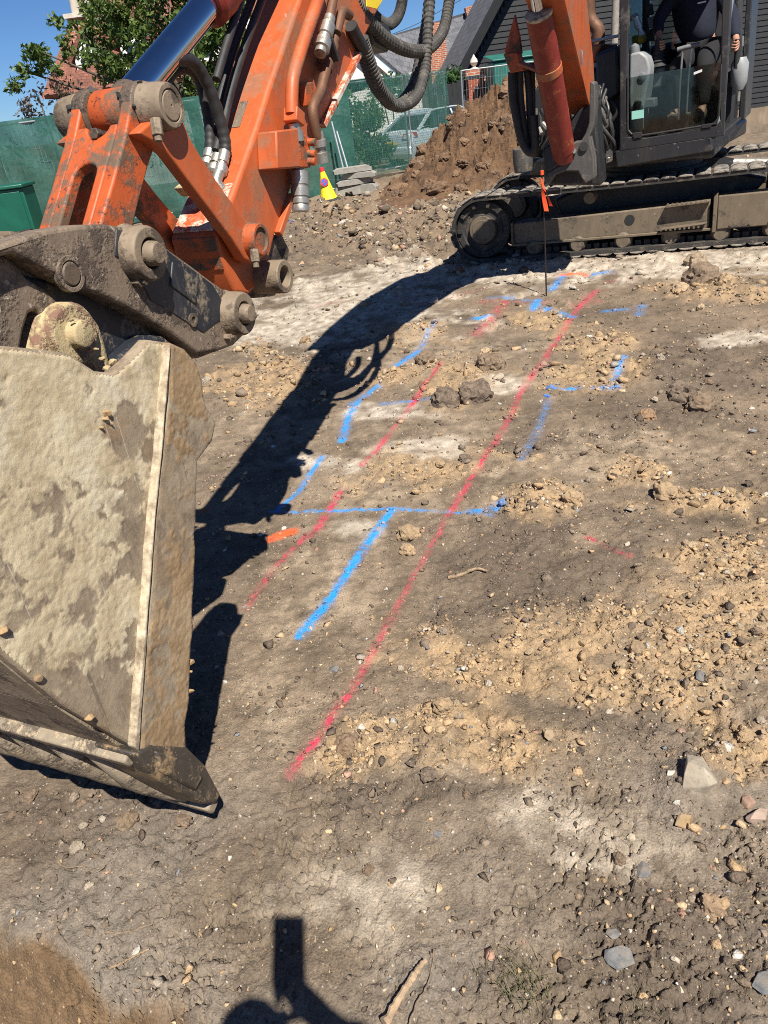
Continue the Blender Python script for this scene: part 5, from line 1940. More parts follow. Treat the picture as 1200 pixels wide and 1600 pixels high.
    for x, y in ((1050, 178), (1080, 174)):
        pd = part('pedal', cprism([(x - 8, y + 2), (x + 7, y - 1), (x + 7, y + 4), (x - 8, y + 7)], .2, .1), 'steel_fitting', cab, bevel=.004)
        part('pedal_stem', MB().bar(CP(x - 2, y + 4, .24), CP(x - 1, y + 22, .26), .03, .015, CU), 'steel_fitting', pd)
    part('floor_mat', MB().prism([CL(a, d, .172) for a, d in [(.05, .08), (wd - .06, .08), (wd - .06, 1.15), (.05, 1.15)]], CW * .02), 'interior_black', cab)
    seat = part('seat', MB().prism([CL(a, .62, h) for a, h in [(.34, .50), (.92, .50), (.92, .64), (.34, .64)]], CU * .45), 'seat_fabric', cab, bevel=.04, seg=3)
    part('backrest', MB().prism([CL(a, 1.02, h) for a, h in [(.36, .6), (.90, .6), (.86, 1.3), (.40, 1.3)]], CU * .1), 'seat_fabric', seat, bevel=.04, seg=3)
    part('seat_base', MB().prism([CL(a, .68, h) for a, h in [(.4, .18), (.86, .18), (.86, .5), (.4, .5)]], CU * .36), 'interior_black', seat)
    jb = CP(1152, 82, .5)
    part('joystick', MB().cyl(jb - CW * .12, jb + CW * .1, .024, n=14), 'interior_black', cab)
    part('seat_sleeve', MB().lathe(CP(1156, 100, .55), -CW, [(-.05, .05), (0, .075), (.14, .07), (.2, .04)], 14), 'console_grey', cab)
    part('bottle', MB().lathe(CP(991, 22, .5), CP(1001, 50, .5) - CP(991, 22, .5), [(0, .02), (.03, .035), (.06, .024), (.1, .036), (.14, .022), (.19, .034)], 9), 'galvanised', cab, label='crumpled foil in the cab corner')
    part('hivis_bag', cprism([(988, 56), (1008, 52), (1007, 66), (990, 72)], .8, .1), 'hivis_yellow', cab, bevel=.02)
    for k, (x, y) in enumerate(((1013, 8), (1017, 28), (1014, 48))):
        part('switch_panel', cprism([(x - 6, y), (x + 5, y - 3), (x + 8, y + 14), (x - 3, y + 17)], .75, .05), 'knob_grey' if k % 2 else 'interior_black', cab, bevel=.006)
    # bodywork beside the boom: hood, exhaust, engine bay front
    hood = [(912, 72), (942, 68), (934, 82), (930, 98), (914, 100)]
    part('hood_panel', cprism(hood, .45, .7), 'orange_paint', ub, bevel=.02)
    part('hood_side', cprism([(930, 84), (966, 70), (967, 150), (930, 170)], .35, .9), 'cab_paint', ub, bevel=.03)
    part('hood_rail', MB().tube([CP(908, 68, .5), CP(966, 56, .5)], .013, 8), 'galvanised', ub)
    part('exhaust', MB().tube(spline([CP(919, -8, 1.0), CP(920, 22, 1.0), CP(926, 36, 1.0), CP(934, 46, 1.0), CP(935, 60, 1.0), CP(935, 90, 1.0)], 24), .062, 18), 'rusty_fitting', ub)
    part('engine_bay', MB().prism([CL(a, .42, h) for a, h in [(-.95, .12), (-.02, .12), (-.02, .78), (-.5, .85), (-.95, .72)]], CU * 1.4), 'interior_black', ub, bevel=.03)
    part('counterweight', MB().prism([CL(a, 1.5, h) for a, h in [(-.95, .1), (wd, .1), (wd, .95), (-.95, .95)]], CU * .55), 'dark_paint', ub, bevel=.08, seg=4)
    part('side_bumper', MB().lathe(CP(817, 250, .1), CW, [(-.11, .085), (.0, .098), (.11, .092)], 22), 'casting_grey', ub, bevel=.01)
    part('frame_plate', cprism([(947, 198), (957, 190), (957, 252), (947, 256)], .06, .02), 'casting_grey', ub, bevel=.003)
    # tangle of dark hoses and fittings either side of the boom foot
    r = random.Random(4)
    for k in range(16):
        x0 = r.uniform(930, 956)
        y0 = r.uniform(130, 180)
        pts = [CP(x0, y0, .12), CP(x0 + r.uniform(-10, 12), y0 + r.uniform(12, 30), .04), CP(x0 + r.uniform(-12, 14), y0 + r.uniform(35, 55), .06), CP(x0 + r.uniform(-16, 12), min(250, y0 + r.uniform(60, 90)), .12)]
        part('hydraulic_hose', MB().tube(spline(pts, 18), r.uniform(.011, .022), 9), r.choice(['hose_rubber', 'dark_paint', 'casting_grey']), ub)
    for k in range(12):
        x0 = r.uniform(836, 900)
        y0 = r.uniform(150, 185)
        pts = [CP(x0, y0, .30), CP(x0 + r.uniform(-12, 12), y0 + r.uniform(10, 25), .18), CP(x0 + r.uniform(-16, 14), min(232, y0 + r.uniform(35, 60)), .26)]
        part('hydraulic_hose', MB().tube(spline(pts, 16), r.uniform(.011, .02), 9), r.choice(['hose_rubber', 'casting_grey', 'hose_grey']), ub)
    for x, y in ((842, 200), (848, 192), (838, 210), (905, 195), (936, 138), (944, 210), (946, 240), (938, 172)):
        part('hose_fitting', MB().cyl(CP(x, y, .1), CP(x + r.uniform(-8, 8), y + 9, .07), .020, n=10), 'steel_fitting', ub, bevel=.002)
    for k, pp in enumerate(([(800, 112), (801, 150), (808, 190), (816, 222), (828, 238), (836, 226), (834, 180)], [(812, 108), (813, 150), (818, 195), (824, 230), (834, 240), (841, 228)],
                            [(822, 100), (826, 140), (828, 190), (830, 225), (838, 236)], [(831, 98), (832, 140), (833, 190), (838, 222)])):
        part('hydraulic_hose', MB().tube(spline([onu(x, y, 4.95 + .04 * k) for x, y in pp], 40), .033 - .003 * k, 12), 'hose_rubber', ub)
    return wd


CABW = build_cab()


# ================================================================== PEOPLE
def skin_mesh(name, joints, edges, mat, parent, root=0, sub_=2, label=None):
    """joints: list of (position, rx, ry)"""
    me = bpy.data.meshes.new(name)
    me.from_pydata([tuple(map(float, j[0])) for j in joints], edges, [])
    o = bpy.data.objects.new(name, me)
    link(o, parent)
    o.modifiers.new('skin', 'SKIN')
    lay = me.skin_vertices[0].data if me.skin_vertices else None
    if lay is None:
        bm = bmesh.new()
        bm.from_mesh(me)
        bm.verts.layers.skin.verify()
        bm.to_mesh(me)
        bm.free()
        lay = me.skin_vertices[0].data
    for i, j in enumerate(joints):
        lay[i].radius = (j[1], j[2] if len(j) > 2 else j[1])
        lay[i].use_root = (i == root)
    m = o.modifiers.new('sub', 'SUBSURF')
    m.levels = sub_
    m.render_levels = sub_
    me.materials.append(MATS[mat])
    o.modifiers['skin'].use_smooth_shade = True
    if label:
        o['label'] = label
    return o


def person(name, label, base, J, fwd, right, mats, hold_r):
    """J: dict of joint positions. fwd/right: facing directions. One continuous body, clothing as children."""
    t = thing(name, label, 'person', base)
    up = np.array([0, 0, 1.0])
    js, ed = [], []

    def add(p, r, par=None, r2=None):
        js.append((p, r, r2 or r))
        if par is not None:
            ed.append((par, len(js) - 1))
        return len(js) - 1
    pel = add(J['pelvis'], .13, None, .105)
    bel = add(J['pelvis'] * .5 + J['chest'] * .5, .135, pel, .115)
    ch = add(J['chest'], .15, bel, .115)
    nb = add(J['neck'], .055, ch)
    hb = add(J['head'] - up * .085 + fwd * .005, .062, nb, .066)
    hm = add(J['head'] - up * .02 + fwd * .012, .069, hb, .078)
    ht = add(J['head'] + up * .06, .070, hm, .080)
    add(J['head'] + up * .115 - fwd * .01, .048, ht)
    # nose and ears belong to the same surface
    add(J['head'] + fwd * .105 - up * .025, .012, hm)
    for s in (1, -1):
        add(J['head'] - up * .015 + right * s * .088 - fwd * .01, .014, hm)
    for k in ('r', 'l'):
        s = 1 if k == 'r' else -1
        sh = add(J['sh_' + k], .066, ch)
        el = add(J['el_' + k], .044, sh)
        wr = add(J['wr_' + k], .029, el)
        hd = nrm(J['hand_' + k] - J['wr_' + k])
        palm = add(J['hand_' + k], .033, wr, .024)
        # five fingers: four curled round the grip, thumb from the side of the palm
        ax = J.get('grip_' + k, right * s)
        bend = J.get('bend_' + k, -up)
        for f in range(4):
            o = ax * ((f - 1.5) * .019)
            l = (.034, .039, .037, .029)[f]
            a = add(J['hand_' + k] + hd * .036 + o, .0095, palm)
            b = add(J['hand_' + k] + hd * (.036 + l * .75) + o + bend * l * .5, .0088, a)
            add(J['hand_' + k] + hd * (.03 + l * .35) + o + bend * l * 1.35, .0078, b)
        a = add(J['hand_' + k] + ax * .036 * (-1) + bend * .012, .011, palm)
        b = add(J['hand_' + k] - ax * .046 + bend * .034 + hd * .022, .0098, a)
        add(J['hand_' + k] - ax * .030 + bend * .05 + hd * .036, .0085, b)
        hp = add(J['hip_' + k], .092, pel)
        kn = add(J['kn_' + k], .062, hp)
        an = add(J['an_' + k], .04, kn)
        add(J['an_' + k] + fwd * .12 - up * .045, .036, an, .028)
    body = skin_mesh('body', js, ed, 'skin', t)
    # clothing
    cj, ce = [], []

    def cadd(p, r, par=None, r2=None):
        cj.append((p, r, r2 or r))
        if par is not None:
            ce.append((par, len(cj) - 1))
        return len(cj) - 1
    a = cadd(J['pelvis'] + up * .02, .165, None, .135)
    b = cadd(J['pelvis'] * .5 + J['chest'] * .5 + fwd * .03, .180, a, .155)
    c = cadd(J['chest'], .180, b, .140)
    cadd(J['neck'] - up * .01, .07, c)
    for k in ('r', 'l'):
        s1 = cadd(J['sh_' + k], .086, c)
        e1 = cadd(J['el_' + k], .056, s1)
        cadd(J['wr_' + k] * .93 + J['el_' + k] * .07, .043, e1)
    skin_mesh('sweatshirt', cj, ce, mats[0], t)
    cj, ce = [], []
    a = cadd(J['pelvis'] + up * .01, .155, None, .130)
    for k in ('r', 'l'):
        h_ = cadd(J['hip_' + k], .108, a)
        k_ = cadd(J['kn_' + k], .080, h_)
        cadd(J['an_' + k] + up * .02, .062, k_)
    skin_mesh('trousers', cj, ce, mats[1], t)
    for k in ('r', 'l'):
        p = J['an_' + k]
        skin_mesh('boot', [(p + up * .03, .056), (p - up * .035 - fwd * .01, .052), (p - up * .045 + fwd * .10, .046), (p - up * .055 + fwd * .19, .038)], [(0, 1), (1, 2), (2, 3)], 'boot', t)
    # hair cap, eyes, brows, mouth
    mb = MB()
    n = 16
    V, Fc = [], []
    for i in range(9):
        th = math.pi * .62 * i / 8
        for j in range(n):
            ph = 2 * math.pi * j / n
            dd = right * math.sin(th) * math.cos(ph) * .080 + fwd * math.sin(th) * math.sin(ph) * .094 + up * math.cos(th) * .105
            lift = max(0, math.sin(ph)) * max(0, th - .9) * .10
            V.append(J['head'] + up * (.045 + lift * .9) + dd - fwd * (.012 + lift * .35))
    for i in range(8):
        for j in range(n):
            Fc.append((i * n + j, i * n + (j + 1) % n, (i + 1) * n + (j + 1) % n, (i + 1) * n + j))
    part('hair', MB().add(V, Fc), 'hair', t, smooth=180)
    for s in (1, -1):
        part('eye', MB().lathe(J['head'] + fwd * .084 + right * s * .032 + up * .004, fwd, [(-.01, .012), (0, .012), (.005, .007)], 12), 'sticker_white', t)
        part('pupil', MB().cyl(J['head'] + fwd * .086 + right * s * .032 + up * .004, J['head'] + fwd * .0905 + right * s * .032 + up * .004, .0055, n=10), 'hair', t)
    part('mouth', MB().tube(spline([J['head'] + fwd * (.086 - abs(s) * .35) + right * s - up * .066 for s in (-.024, 0, .024)], 8), .006, 8), 'cone_red', t)
    return t


def build_operator():
    fw = nrm(-CU - .05 * CV)
    rt = -CV * 1.0
    rt[2] = 0
    rt = nrm(rt)
    J = dict(pelvis=CP(1093, 76, .80), chest=CP(1088, 14, .80), neck=CP(1086, -28, .78), head=CP(1085, -62, .74),
             sh_r=CP(1054, -10, .78), el_r=CP(1028, 32, .66), wr_r=CP(1030, 56, .52), hand_r=CP(1030, 66, .44),
             sh_l=CP(1122, -18, .80), el_l=CP(1146, 30, .72), wr_l=CP(1150, 62, .58), hand_l=CP(1152, 68, .50),
             hip_r=CP(1078, 84, .76), kn_r=CP(1058, 106, .36), an_r=CP(1054, 178, .30),
             hip_l=CP(1108, 80, .76), kn_l=CP(1102, 100, .36), an_l=CP(1096, 172, .30))
    J['grip_r'] = nrm(CW)
    J['bend_r'] = nrm(CV)
    J['grip_l'] = nrm(CW)
    J['bend_l'] = -nrm(CV)
    b = CP(1093, 100, .8)
    t = person('person', 'operator in navy sweatshirt and dark trousers seated in the excavator cab, hand on joystick', b, J, fw, rt, ('navy_cloth', 'dark_trousers'), None)
    tx = part('chest_logo', MB().prism([CP(1090, 4, .60), CP(1103, 1, .60), CP(1103, 3.2, .60), CP(1090, 6.4, .60)], CU * .02), 'sticker_white', t)
    return t


build_operator()


def build_photographer():
    """the person holding the phone: stands behind the lens, known from the shadow"""
    CX, CY, FW = np.array(cx), np.array(cy), np.array(f0)
    g = gnd(400, 1664)
    hd = g + SUN * ((1.68) / SUN[2])
    fw = nrm([f0[0], f0[1], 0])
    rt = np.array([1.0, 0, 0])
    up = np.array([0, 0, 1.0])
    ph = thing('phone', 'dark smartphone held up in the photographer\'s hand, known only by its shadow', 'phone', CAM - FW * .012)
    c = CAM - FW * .010 - CY * .036 + CX * .0
    part('case', MB().box(c, CX * .0375, CY * .0765, FW * .004), 'phone_black', ph, bevel=.003)
    part('screen', MB().box(c - FW * .0045, CX * .035, CY * .073, FW * .0006), 'car_glass', ph)
    hand = c - CY * .085 - FW * .012 + CX * .02
    wr = hand - CY * .045 + CX * .065 - FW * .025
    el = wr - up * .19 + CX * .20 - FW * .06
    hd = np.array([hd[0], hd[1], hd[2]])
    neck = hd - up * .16 - fw * .03
    chest = neck - up * .22
    pel = chest - up * .36
    J = dict(head=hd, neck=neck, chest=chest, pelvis=pel, sh_r=neck - up * .09 + rt * .19, el_r=el, wr_r=wr, hand_r=hand,
             sh_l=neck - up * .09 - rt * .19, el_l=neck - up * .38 - rt * .25 - fw * .06, wr_l=neck - up * .62 - rt * .24 + fw * .02, hand_l=neck - up * .70 - rt * .24 + fw * .03,
             hip_r=pel - up * .08 + rt * .10, kn_r=np.array([pel[0] + .12, pel[1] + .02, .5]), an_r=np.array([pel[0] + .13, pel[1] - .03, .09]),
             hip_l=pel - up * .08 - rt * .10, kn_l=np.array([pel[0] - .12, pel[1] + .02, .5]), an_l=np.array([pel[0] - .13, pel[1] - .03, .09]))
    J['grip_r'] = CX * .0 + CY
    J['bend_r'] = -FW
    person('person', 'photographer standing behind the viewpoint, present in the picture only as a shadow', (pel[0], pel[1], 0), J, fw, rt, ('navy_cloth', 'dark_trousers'), None)


build_photographer()

# ================================================================== SITE OBJECTS
# marking pin with orange tape
def build_stake():
    g = gnd(854, 462)
    g[2] = gz1(g[0], g[1])
    top = aty(846, 258, g[1] + .03)
    t = thing('marker_stake', 'thin dark steel setting-out pin with orange tape in front of the track', 'stake', g)
    part('rod', MB().tube([g - UP * .1, (g + top) / 2 + np.array([.006, 0, 0]), top], .0065, 8), 'stake_steel', t)
    a = aty(847, 280, g[1] + .025)
    for k, pp in enumerate(([(846, 279), (848, 290), (854, 302), (861, 322)], [(845, 278), (847, 294), (850, 310), (854, 330)])):
        c = spline([aty(x, y, g[1] - .012 - .008 * k) for x, y in pp], 14)
        V, f = [], []
        for i, p in enumerate(c):
            wv = .005 + .013 * min(1, i / 5)
            tw = np.array([math.cos(i * .18 + k), math.sin(i * .18 + k) * .6, .15])
            for q in (p - tw * wv, p + tw * wv):
                V += [q - np.array([0, .0008, 0]), q + np.array([0, .0008, 0])]
        for i in range(len(c) - 1):
            b = i * 4
            f += [(b, b + 4, b + 6, b + 2), (b + 1, b + 3, b + 7, b + 5), (b, b + 1, b + 5, b + 4), (b + 2, b + 6, b + 7, b + 3)]
        part('tape', MB().add(V, f), 'ribbon_orange', t)
    part('tape_knot', MB().cyl(a + np.array([0, 0, .03]), a + np.array([0, 0, .065]), .013, n=10), 'ribbon_orange', t, bevel=.003)


build_stake()


def stick(name, px, r, mat, label, cat, lift=.3):
    pts = []
    for x, y in px:
        g = gnd(x, y)
        g[2] = gz1(g[0], g[1]) + r * (lift + .8)
        pts.append(g)
    sp = spline(pts, 24)
    rj = np.random.default_rng(int(px[0][0]))
    sp = [p + rj.normal(0, r * (.3 if r < .004 else .07), 3) for p in sp]
    rr = [r * (1 - .5 * i / 23) * rj.uniform(.8, 1.2) for i in range(24)]
    return tag(part(name, MB().tube(sp, rr, 9), mat), label, cat)


stick('stick', [(604, 1612), (628, 1570), (650, 1536), (666, 1514)], .0105, 'stick_wood', 'thick pale stick poking out of the soil at the bottom edge', 'stick', 2.0)
stick('twig', [(640, 1610), (655, 1572), (672, 1535), (680, 1492)], .0028, 'root_wood', 'thin dark twig crossing the end of the pale stick', 'twig', 4)
stick('twig', [(163, 1457), (200, 1456), (232, 1448), (250, 1444)], .0028, 'root_wood', 'thin straight twig above the smeared clay edge', 'twig')
stick('twig', [(172, 1514), (200, 1500), (234, 1485)], .0032, 'twig_wood', 'pale twig just above the smeared brown clay at lower left', 'twig', 1)
stick('root', [(88, 1340), (100, 1356), (128, 1356), (150, 1364), (168, 1352)], .0022, 'root_wood', 'fine crooked root on the soil left of the photographer\'s shadow', 'root')
stick('root', [(88, 1430), (90, 1455), (100, 1470), (112, 1488), (126, 1500)], .0026, 'root_wood', 'forked root hanging over the edge of the clay smear', 'root')
stick('root', [(442, 1416), (428, 1440), (420, 1462), (395, 1472)], .0016, 'root_wood', 'thread-like root beside the phone shadow', 'root')
stick('wood_splinter', [(1172, 1214), (1185, 1212), (1200, 1214)], .0045, 'twig_wood', 'pale wood splinter at the right edge above the pink stone', 'splinter')
stick('wood_splinter', [(700, 908), (720, 902), (745, 898), (762, 900)], .008, 'twig_wood', 'flat bent wood scrap right of the long red line', 'splinter')
stick('wood_splinter', [(512, 345), (524, 336), (534, 330)], .05, 'twig_wood', 'yellowish timber offcut on the rubble by the fence', 'timber')


def grass_tuft(px, py, n, h, spread, label, name='grass_tuft', mat='grass_blade'):
    g = gnd(px, py)
    r = np.random.default_rng(int(px))
    V, f, rd = [], [], []
    for k in range(n):
        b = np.array([g[0] + r.normal(0, spread), g[1] + r.normal(0, spread), 0])
        b[2] = gz1(b[0], b[1]) - .003
        a = r.uniform(0, 6.28)
        dr = np.array([math.cos(a), math.sin(a), 0])
        sd = np.array([-dr[1], dr[0], 0]) * h * .02
        hh = h * r.uniform(.5, 1.1)
        ln = r.uniform(.2, 1.2)
        o = len(V)
        for s in (0, .4, .75, 1):
            p = b + dr * hh * ln * s * s + UP * hh * s * (1 - .35 * s * min(1, ln))
            V += [p - sd * (1 - .8 * s), p + sd * (1 - .8 * s)]
        for i in range(3):
            f.append((o + 2 * i, o + 2 * i + 1, o + 2 * i + 3, o + 2 * i + 2))
        rd += [r.uniform()] * 8
    o = part(name, MB().add(V, f), mat)
    at = o.data.attributes.new('rnd', 'FLOAT', 'POINT')
    at.data.foreach_set('value', np.array(rd, np.float32))
    tag(o, label, 'grass')
    o['kind'] = 'stuff'
    return o


grass_tuft(812, 1540, 150, .045, .03, 'dry straw-coloured grass tuft in a crack near the bottom edge')
grass_tuft(1008, 1555, 60, .03, .03, 'sparse dry grass below the slate shards')
grass_tuft(466, 479, 26, .07, .04, 'small green sprig on the pale dust right of the arm nose', mat='leaf_bush')
grass_tuft(452, 345, 60, .16, .12, 'grass growing at the foot of the green fence below the steel coupling', mat='leaf_bush')


# ---------------- soil heap
def build_heap():
    cx_, cy_ = 3.35, 15.6
    N = 190
    xs = np.linspace(-3.5, 3.6, N)
    ys = np.linspace(-3.0, 2.6, 150)
    X, Y = np.meshgrid(xs, ys)
    r = np.hypot((X - .25) / 3.15, Y / 2.2)
    prof = 1.42 * (1 - sm(r, .0, 1.0)) ** .8
    prof = np.maximum(prof, .55 * (1 - sm(np.hypot((X + .5) / 2.9, (Y + .5) / 2.4), .0, 1.0)))
    # two peaks with a notch, as the tipped loads lie
    prof += .30 * np.exp(-((X + 1.0) ** 2 + (Y + .1) ** 2) / .12) + .22 * np.exp(-((X - .15) ** 2 + Y ** 2) / .35) - .25 * np.exp(-((X + .55) ** 2 + (Y + .2) ** 2) / .10)
    f1, f2, cid = worley(X * 1.9 + .4 * fbm(X * 2, Y * 2, 3, 5), Y * 1.9 + .4 * fbm(X * 2 + 7, Y * 2, 3, 6), 8)
    g1, g2, cid2 = worley(X * 5.2 + .4 * fbm(X * 4, Y * 4, 2, 15), Y * 5.2, 18)
    amp = np.clip(prof, 0, .6) / .6
    z = prof + amp * (.32 * (cid - .5) + .24 * (.5 - f1) + .13 * (cid2 - .5) + .09 * (.5 - g1) + .10 * fbm(X * 8, Y * 8, 4, 33, .65)) - .08 * (1 - amp)
    V = np.stack([X + cx_, Y + cy_, z], -1).reshape(-1, 3)
    nr, nc = X.shape
    idx = np.arange(nr * nc).reshape(nr, nc)
    q = np.stack([idx[:-1, :-1], idx[:-1, 1:], idx[1:, 1:], idx[1:, :-1]], -1).reshape(-1, 4)
    mb = MB()
    mb.v = [tuple(p) for p in V]
    mb.f = [tuple(p) for p in q]
    o = part('soil_heap', mb, 'heap_clay', smooth=28)
    tag(o, 'heap of freshly dug brown clay behind the excavator', 'soil heap')
    r = np.random.default_rng(9)
    k = 0
    while k < 190:
        i, j = r.integers(10, nr - 10), r.integers(10, nc - 10)
        if z[i, j] < .05 or (Y[i, j] > .6):
            continue
        s = r.uniform(.04, .12) if k > 50 else r.uniform(.12, .24)
        c = bpy.data.objects.new('clod', CLODS[k % 6])
        c.location = (X[i, j] + cx_, Y[i, j] + cy_, z[i, j] - s * .35)
        c.scale = (s, s, s * r.uniform(.6, 1))
        c.rotation_euler = tuple(r.uniform(-1, 1, 3) * np.array([.6, .6, 3.1]))
        cc = np.array([.145, .08, .04]) * r.uniform(.55, 1.3)
        c.color = (*cc, 1)
        COL.objects.link(c)
        c.parent = o
        k += 1


build_heap()


# ---------------- site fence panels
def fence_panel(p0, p1, net, label, dens=.86, zoff=0.0, h=2.0, lean=0.0):
    p0, p1 = np.array([*p0, zoff]), np.array([*p1, zoff])
    d = nrm(p1 - p0)
    n = np.array([d[1], -d[0], 0])
    n = n if n[1] < 0 else -n
    L = np.linalg.norm(p1 - p0)
    up = nrm(UP + n * lean)
    t = thing('site_fence', label, 'fence', (p0 + p1) / 2, 'temporary site fence panels')
    for s in (0.03, L - .03):
        part('post', MB().cyl(p0 + d * s, p0 + d * s + up * h, .021, n=12), 'galvanised', t)
    for z in (.12, h - .02):
        part('rail', MB().cyl(p0 + d * .03 + up * z, p0 + d * (L - .03) + up * z, .017, n=10), 'galvanised', t)
    mb = MB()
    k = int(L / .075)
    for i in range(1, k):
        a = p0 + d * (L * i / k)
        mb.bar(a + up * .12, a + up * (h - .02), .0035, .0035)
    for i in range(1, 8):
        mb.bar(p0 + d * .03 + up * (.12 + i * .235), p0 + d * (L - .03) + up * (.12 + i * .235), .0035, .0035)
    part('wire_mesh', mb, 'galvanised', t, smooth=0)
    if net:
        nx, nz = 40, 18
        V, f, uvs = [], [], []
        for j in range(nz + 1):
            for i in range(nx + 1):
                s, z = L * i / nx, .03 + (h + .01) * j / nz
                rp = .025 * math.sin(i * .9 + j * .25) + .02 * math.sin(i * .31 + 2) + .012 * math.sin(j * 1.1 + i * .5)
                V.append(p0 + d * s + up * z + n * (.035 + rp))
                uvs.append((s + p0[0] * 3, z))
        for j in range(nz):
            for i in range(nx):
                a = j * (nx + 1) + i
                f.append((a, a + 1, a + nx + 2, a + nx + 1))
        o = part('netting', MB().add(V, f), 'green_netting', t, smooth=180)
        uvl = o.data.uv_layers.new(name='UVMap')
        for lp in o.data.loops:
            uvl.data[lp.index].uv = uvs[lp.vertex_index]
        o.color = (1, 1, 1, dens)
    for s in (0.0, L):
        c = p0 + d * s
        part('foot_block', MB().box(c + np.array([0, 0, .06]), d * .10, n * .32, UP * .06), 'concrete', t, bevel=.02)
    return t


fl = [(-13.2, 16.3), (-9.75, 16.15), (-6.3, 16.05), (-2.85, 15.95), (.35, 16.6)]
ll = ['netted green fence panel standing farthest left behind the cabinet', 'netted green fence panel behind the green cabinet', 'netted green fence panel behind the bucket link', 'netted green fence panel behind the dipper arm']
for i in range(4):
    fence_panel(fl[i], fl[i + 1], True, ll[i], .9)
fence_panel((-.1, 18.6), (1.75, 19.9), True, 'netted green fence panel in front of the silver car', .42)
fence_panel((1.8, 19.95), (float(aty(694, 110, 20.8)[0]), 20.8), True, 'netted green fence panel at the right of the silver car', .42)
fence_panel((3.45, 22.3), (6.2, 22.8), False, 'bare wire fence panel in front of the brick gate pier')
fence_panel((6.3, 22.8), (9.3, 23.2), False, 'bare wire fence panel behind the excavator boom')
# two loose galvanised poles leaning by the blocks
for k, (a, b) in enumerate((((526, 205), (543, 262)), ((518, 190), (536, 262)))):
    p1, p0 = aty(*a, 16.2), aty(*b, 16.0)
    tag(part('metal_pole', MB().cyl(p0, p1, .02, n=10), 'galvanised'), ['right-hand of two loose poles leaning behind the concrete blocks', 'left-hand of two loose poles leaning behind the concrete blocks'][k], 'pole', 'poles behind the blocks')


# ---------------- concrete fence feet in a stack
def build_blocks():
    g = aty(556, 286, 15.9)
    labs = ['bottom left of the stacked concrete fence feet', 'bottom right of the stacked concrete fence feet', 'second layer of the stacked concrete fence feet', 'third layer of the stacked concrete fence feet', 'topmost of the stacked concrete fence feet']
    for k, (dx, dz, w_, rz) in enumerate(((-.18, .09, .26, .15), (.20, .09, .22, -.35), (-.03, .235, .36, .22), (.08, .345, .34, -.25), (-.04, .455, .37, .12))):
        c = np.array([g[0] + dx, 15.9, dz + .02])
        dr = np.array([math.cos(rz), math.sin(rz), 0])
        dn = np.array([-dr[1], dr[0], 0])
        hh = .085 if k < 2 else .05
        o = MB()
        pf = [(-w_, -hh), (w_, -hh), (w_, hh * .2), (w_ * .78, hh), (-w_ * .78, hh), (-w_, hh * .2)]
        if k == 0:
            pf = [(-w_, -hh), (-w_ * .3, -hh), (-w_ * .25, -hh * .2), (w_ * .25, -hh * .2), (w_ * .3, -hh), (w_, -hh), (w_, hh * .3), (w_ * .85, hh), (-w_ * .85, hh), (-w_, hh * .3)]
        o.prism([c + dr * a + UP * b - dn * .12 for a, b in pf], dn * .24)
        tag(part('concrete_block', o, 'concrete', bevel=.005), labs[k], 'concrete block', 'stacked fence feet')


build_blocks()


# ---------------- no-waiting cone
def build_cone():
    g = aty(514, 308, 15.3)
    z0 = float(ground_z(np.array([g[0]]), np.array([15.3]))[0]) + .0
    top = aty(502, 262, 15.3)
    b = np.array([g[0], 15.3, z0])
    ax = nrm(top - b)
    t = thing('traffic_cone', 'yellow no-waiting traffic cone with blue and red sign by the fence', 'cone', b)
    h = np.linalg.norm(top - b)
    s = h / .5
    part('base', MB().box(b + ax * .02 * s, np.array([.17, .03, 0]) * s, np.array([-.03, .17, 0]) * s, ax * .02 * s), 'cone_base', t, bevel=.02)
    part('cone_body', MB().lathe(b + ax * .035 * s, ax, [(0, .14 * s), (.03 * s, .125 * s), (.40 * s, .04 * s), (.465 * s, .032 * s)], 26), 'cone_yellow', t)
    part('cone_tip', MB().lathe(b + ax * .445 * s, ax, [(0, .041 * s), (.055 * s, .033 * s), (.06 * s, .02 * s)], 20), 'cone_red', t)
    c = b + ax * .27 * s
    fr = np.array([0, -1, 0.])
    q = lambda d, r: (c + fr * (.082 - .0) * s, r)
    n = nrm(np.array([-.1, -1, .25]))
    part('sign_disc', MB().cyl(c + n * .070 * s, c + n * .088 * s, .062 * s, n=24), 'cone_red', t)
    part('sign_disc', MB().cyl(c + n * .08 * s, c + n * .091 * s, .048 * s, n=24), 'cone_blue', t)
    x, y = perp(n)
    part('sign_bar', MB().box(c + n * .092 * s, (x + y) * .033 * s, (x - y) * .006 * s, n * .003), 'cone_red', t)


build_cone()


# ---------------- green street cabinet
def build_cabinet():
    t = thing('utility_cabinet', 'dark green metal cabinet at the left edge behind the bucket', 'cabinet', (-6.0, 14.2, 0))
    x1 = aty(46, 330, 14.0)[0]
    part('body', MB().abox(x1 - 1.5, x1, 14.0, 14.55, 0, 1.0), 'cabinet_green', t, bevel=.015)
    part('lid', MB().abox(x1 - 1.54, x1 + .03, 13.95, 14.6, 1.003, 1.06), 'cabinet_green', t, bevel=.015)
    dr = part('door', MB().abox(x1 - 1.44, x1 - .06, 13.975, 13.998, .08, .95), 'cabinet_green', t, bevel=.006)
    part('handle', MB().box((x1 - .12, 13.955, .33), (.09, 0, 0), (0, .015, 0), (0, 0, .022)), 'interior_black', dr, bevel=.006)
    part('padlock', MB().abox(x1 - .06, x1 - .03, 13.94, 13.97, .25, .36), 'interior_black', dr, bevel=.004)


build_cabinet()


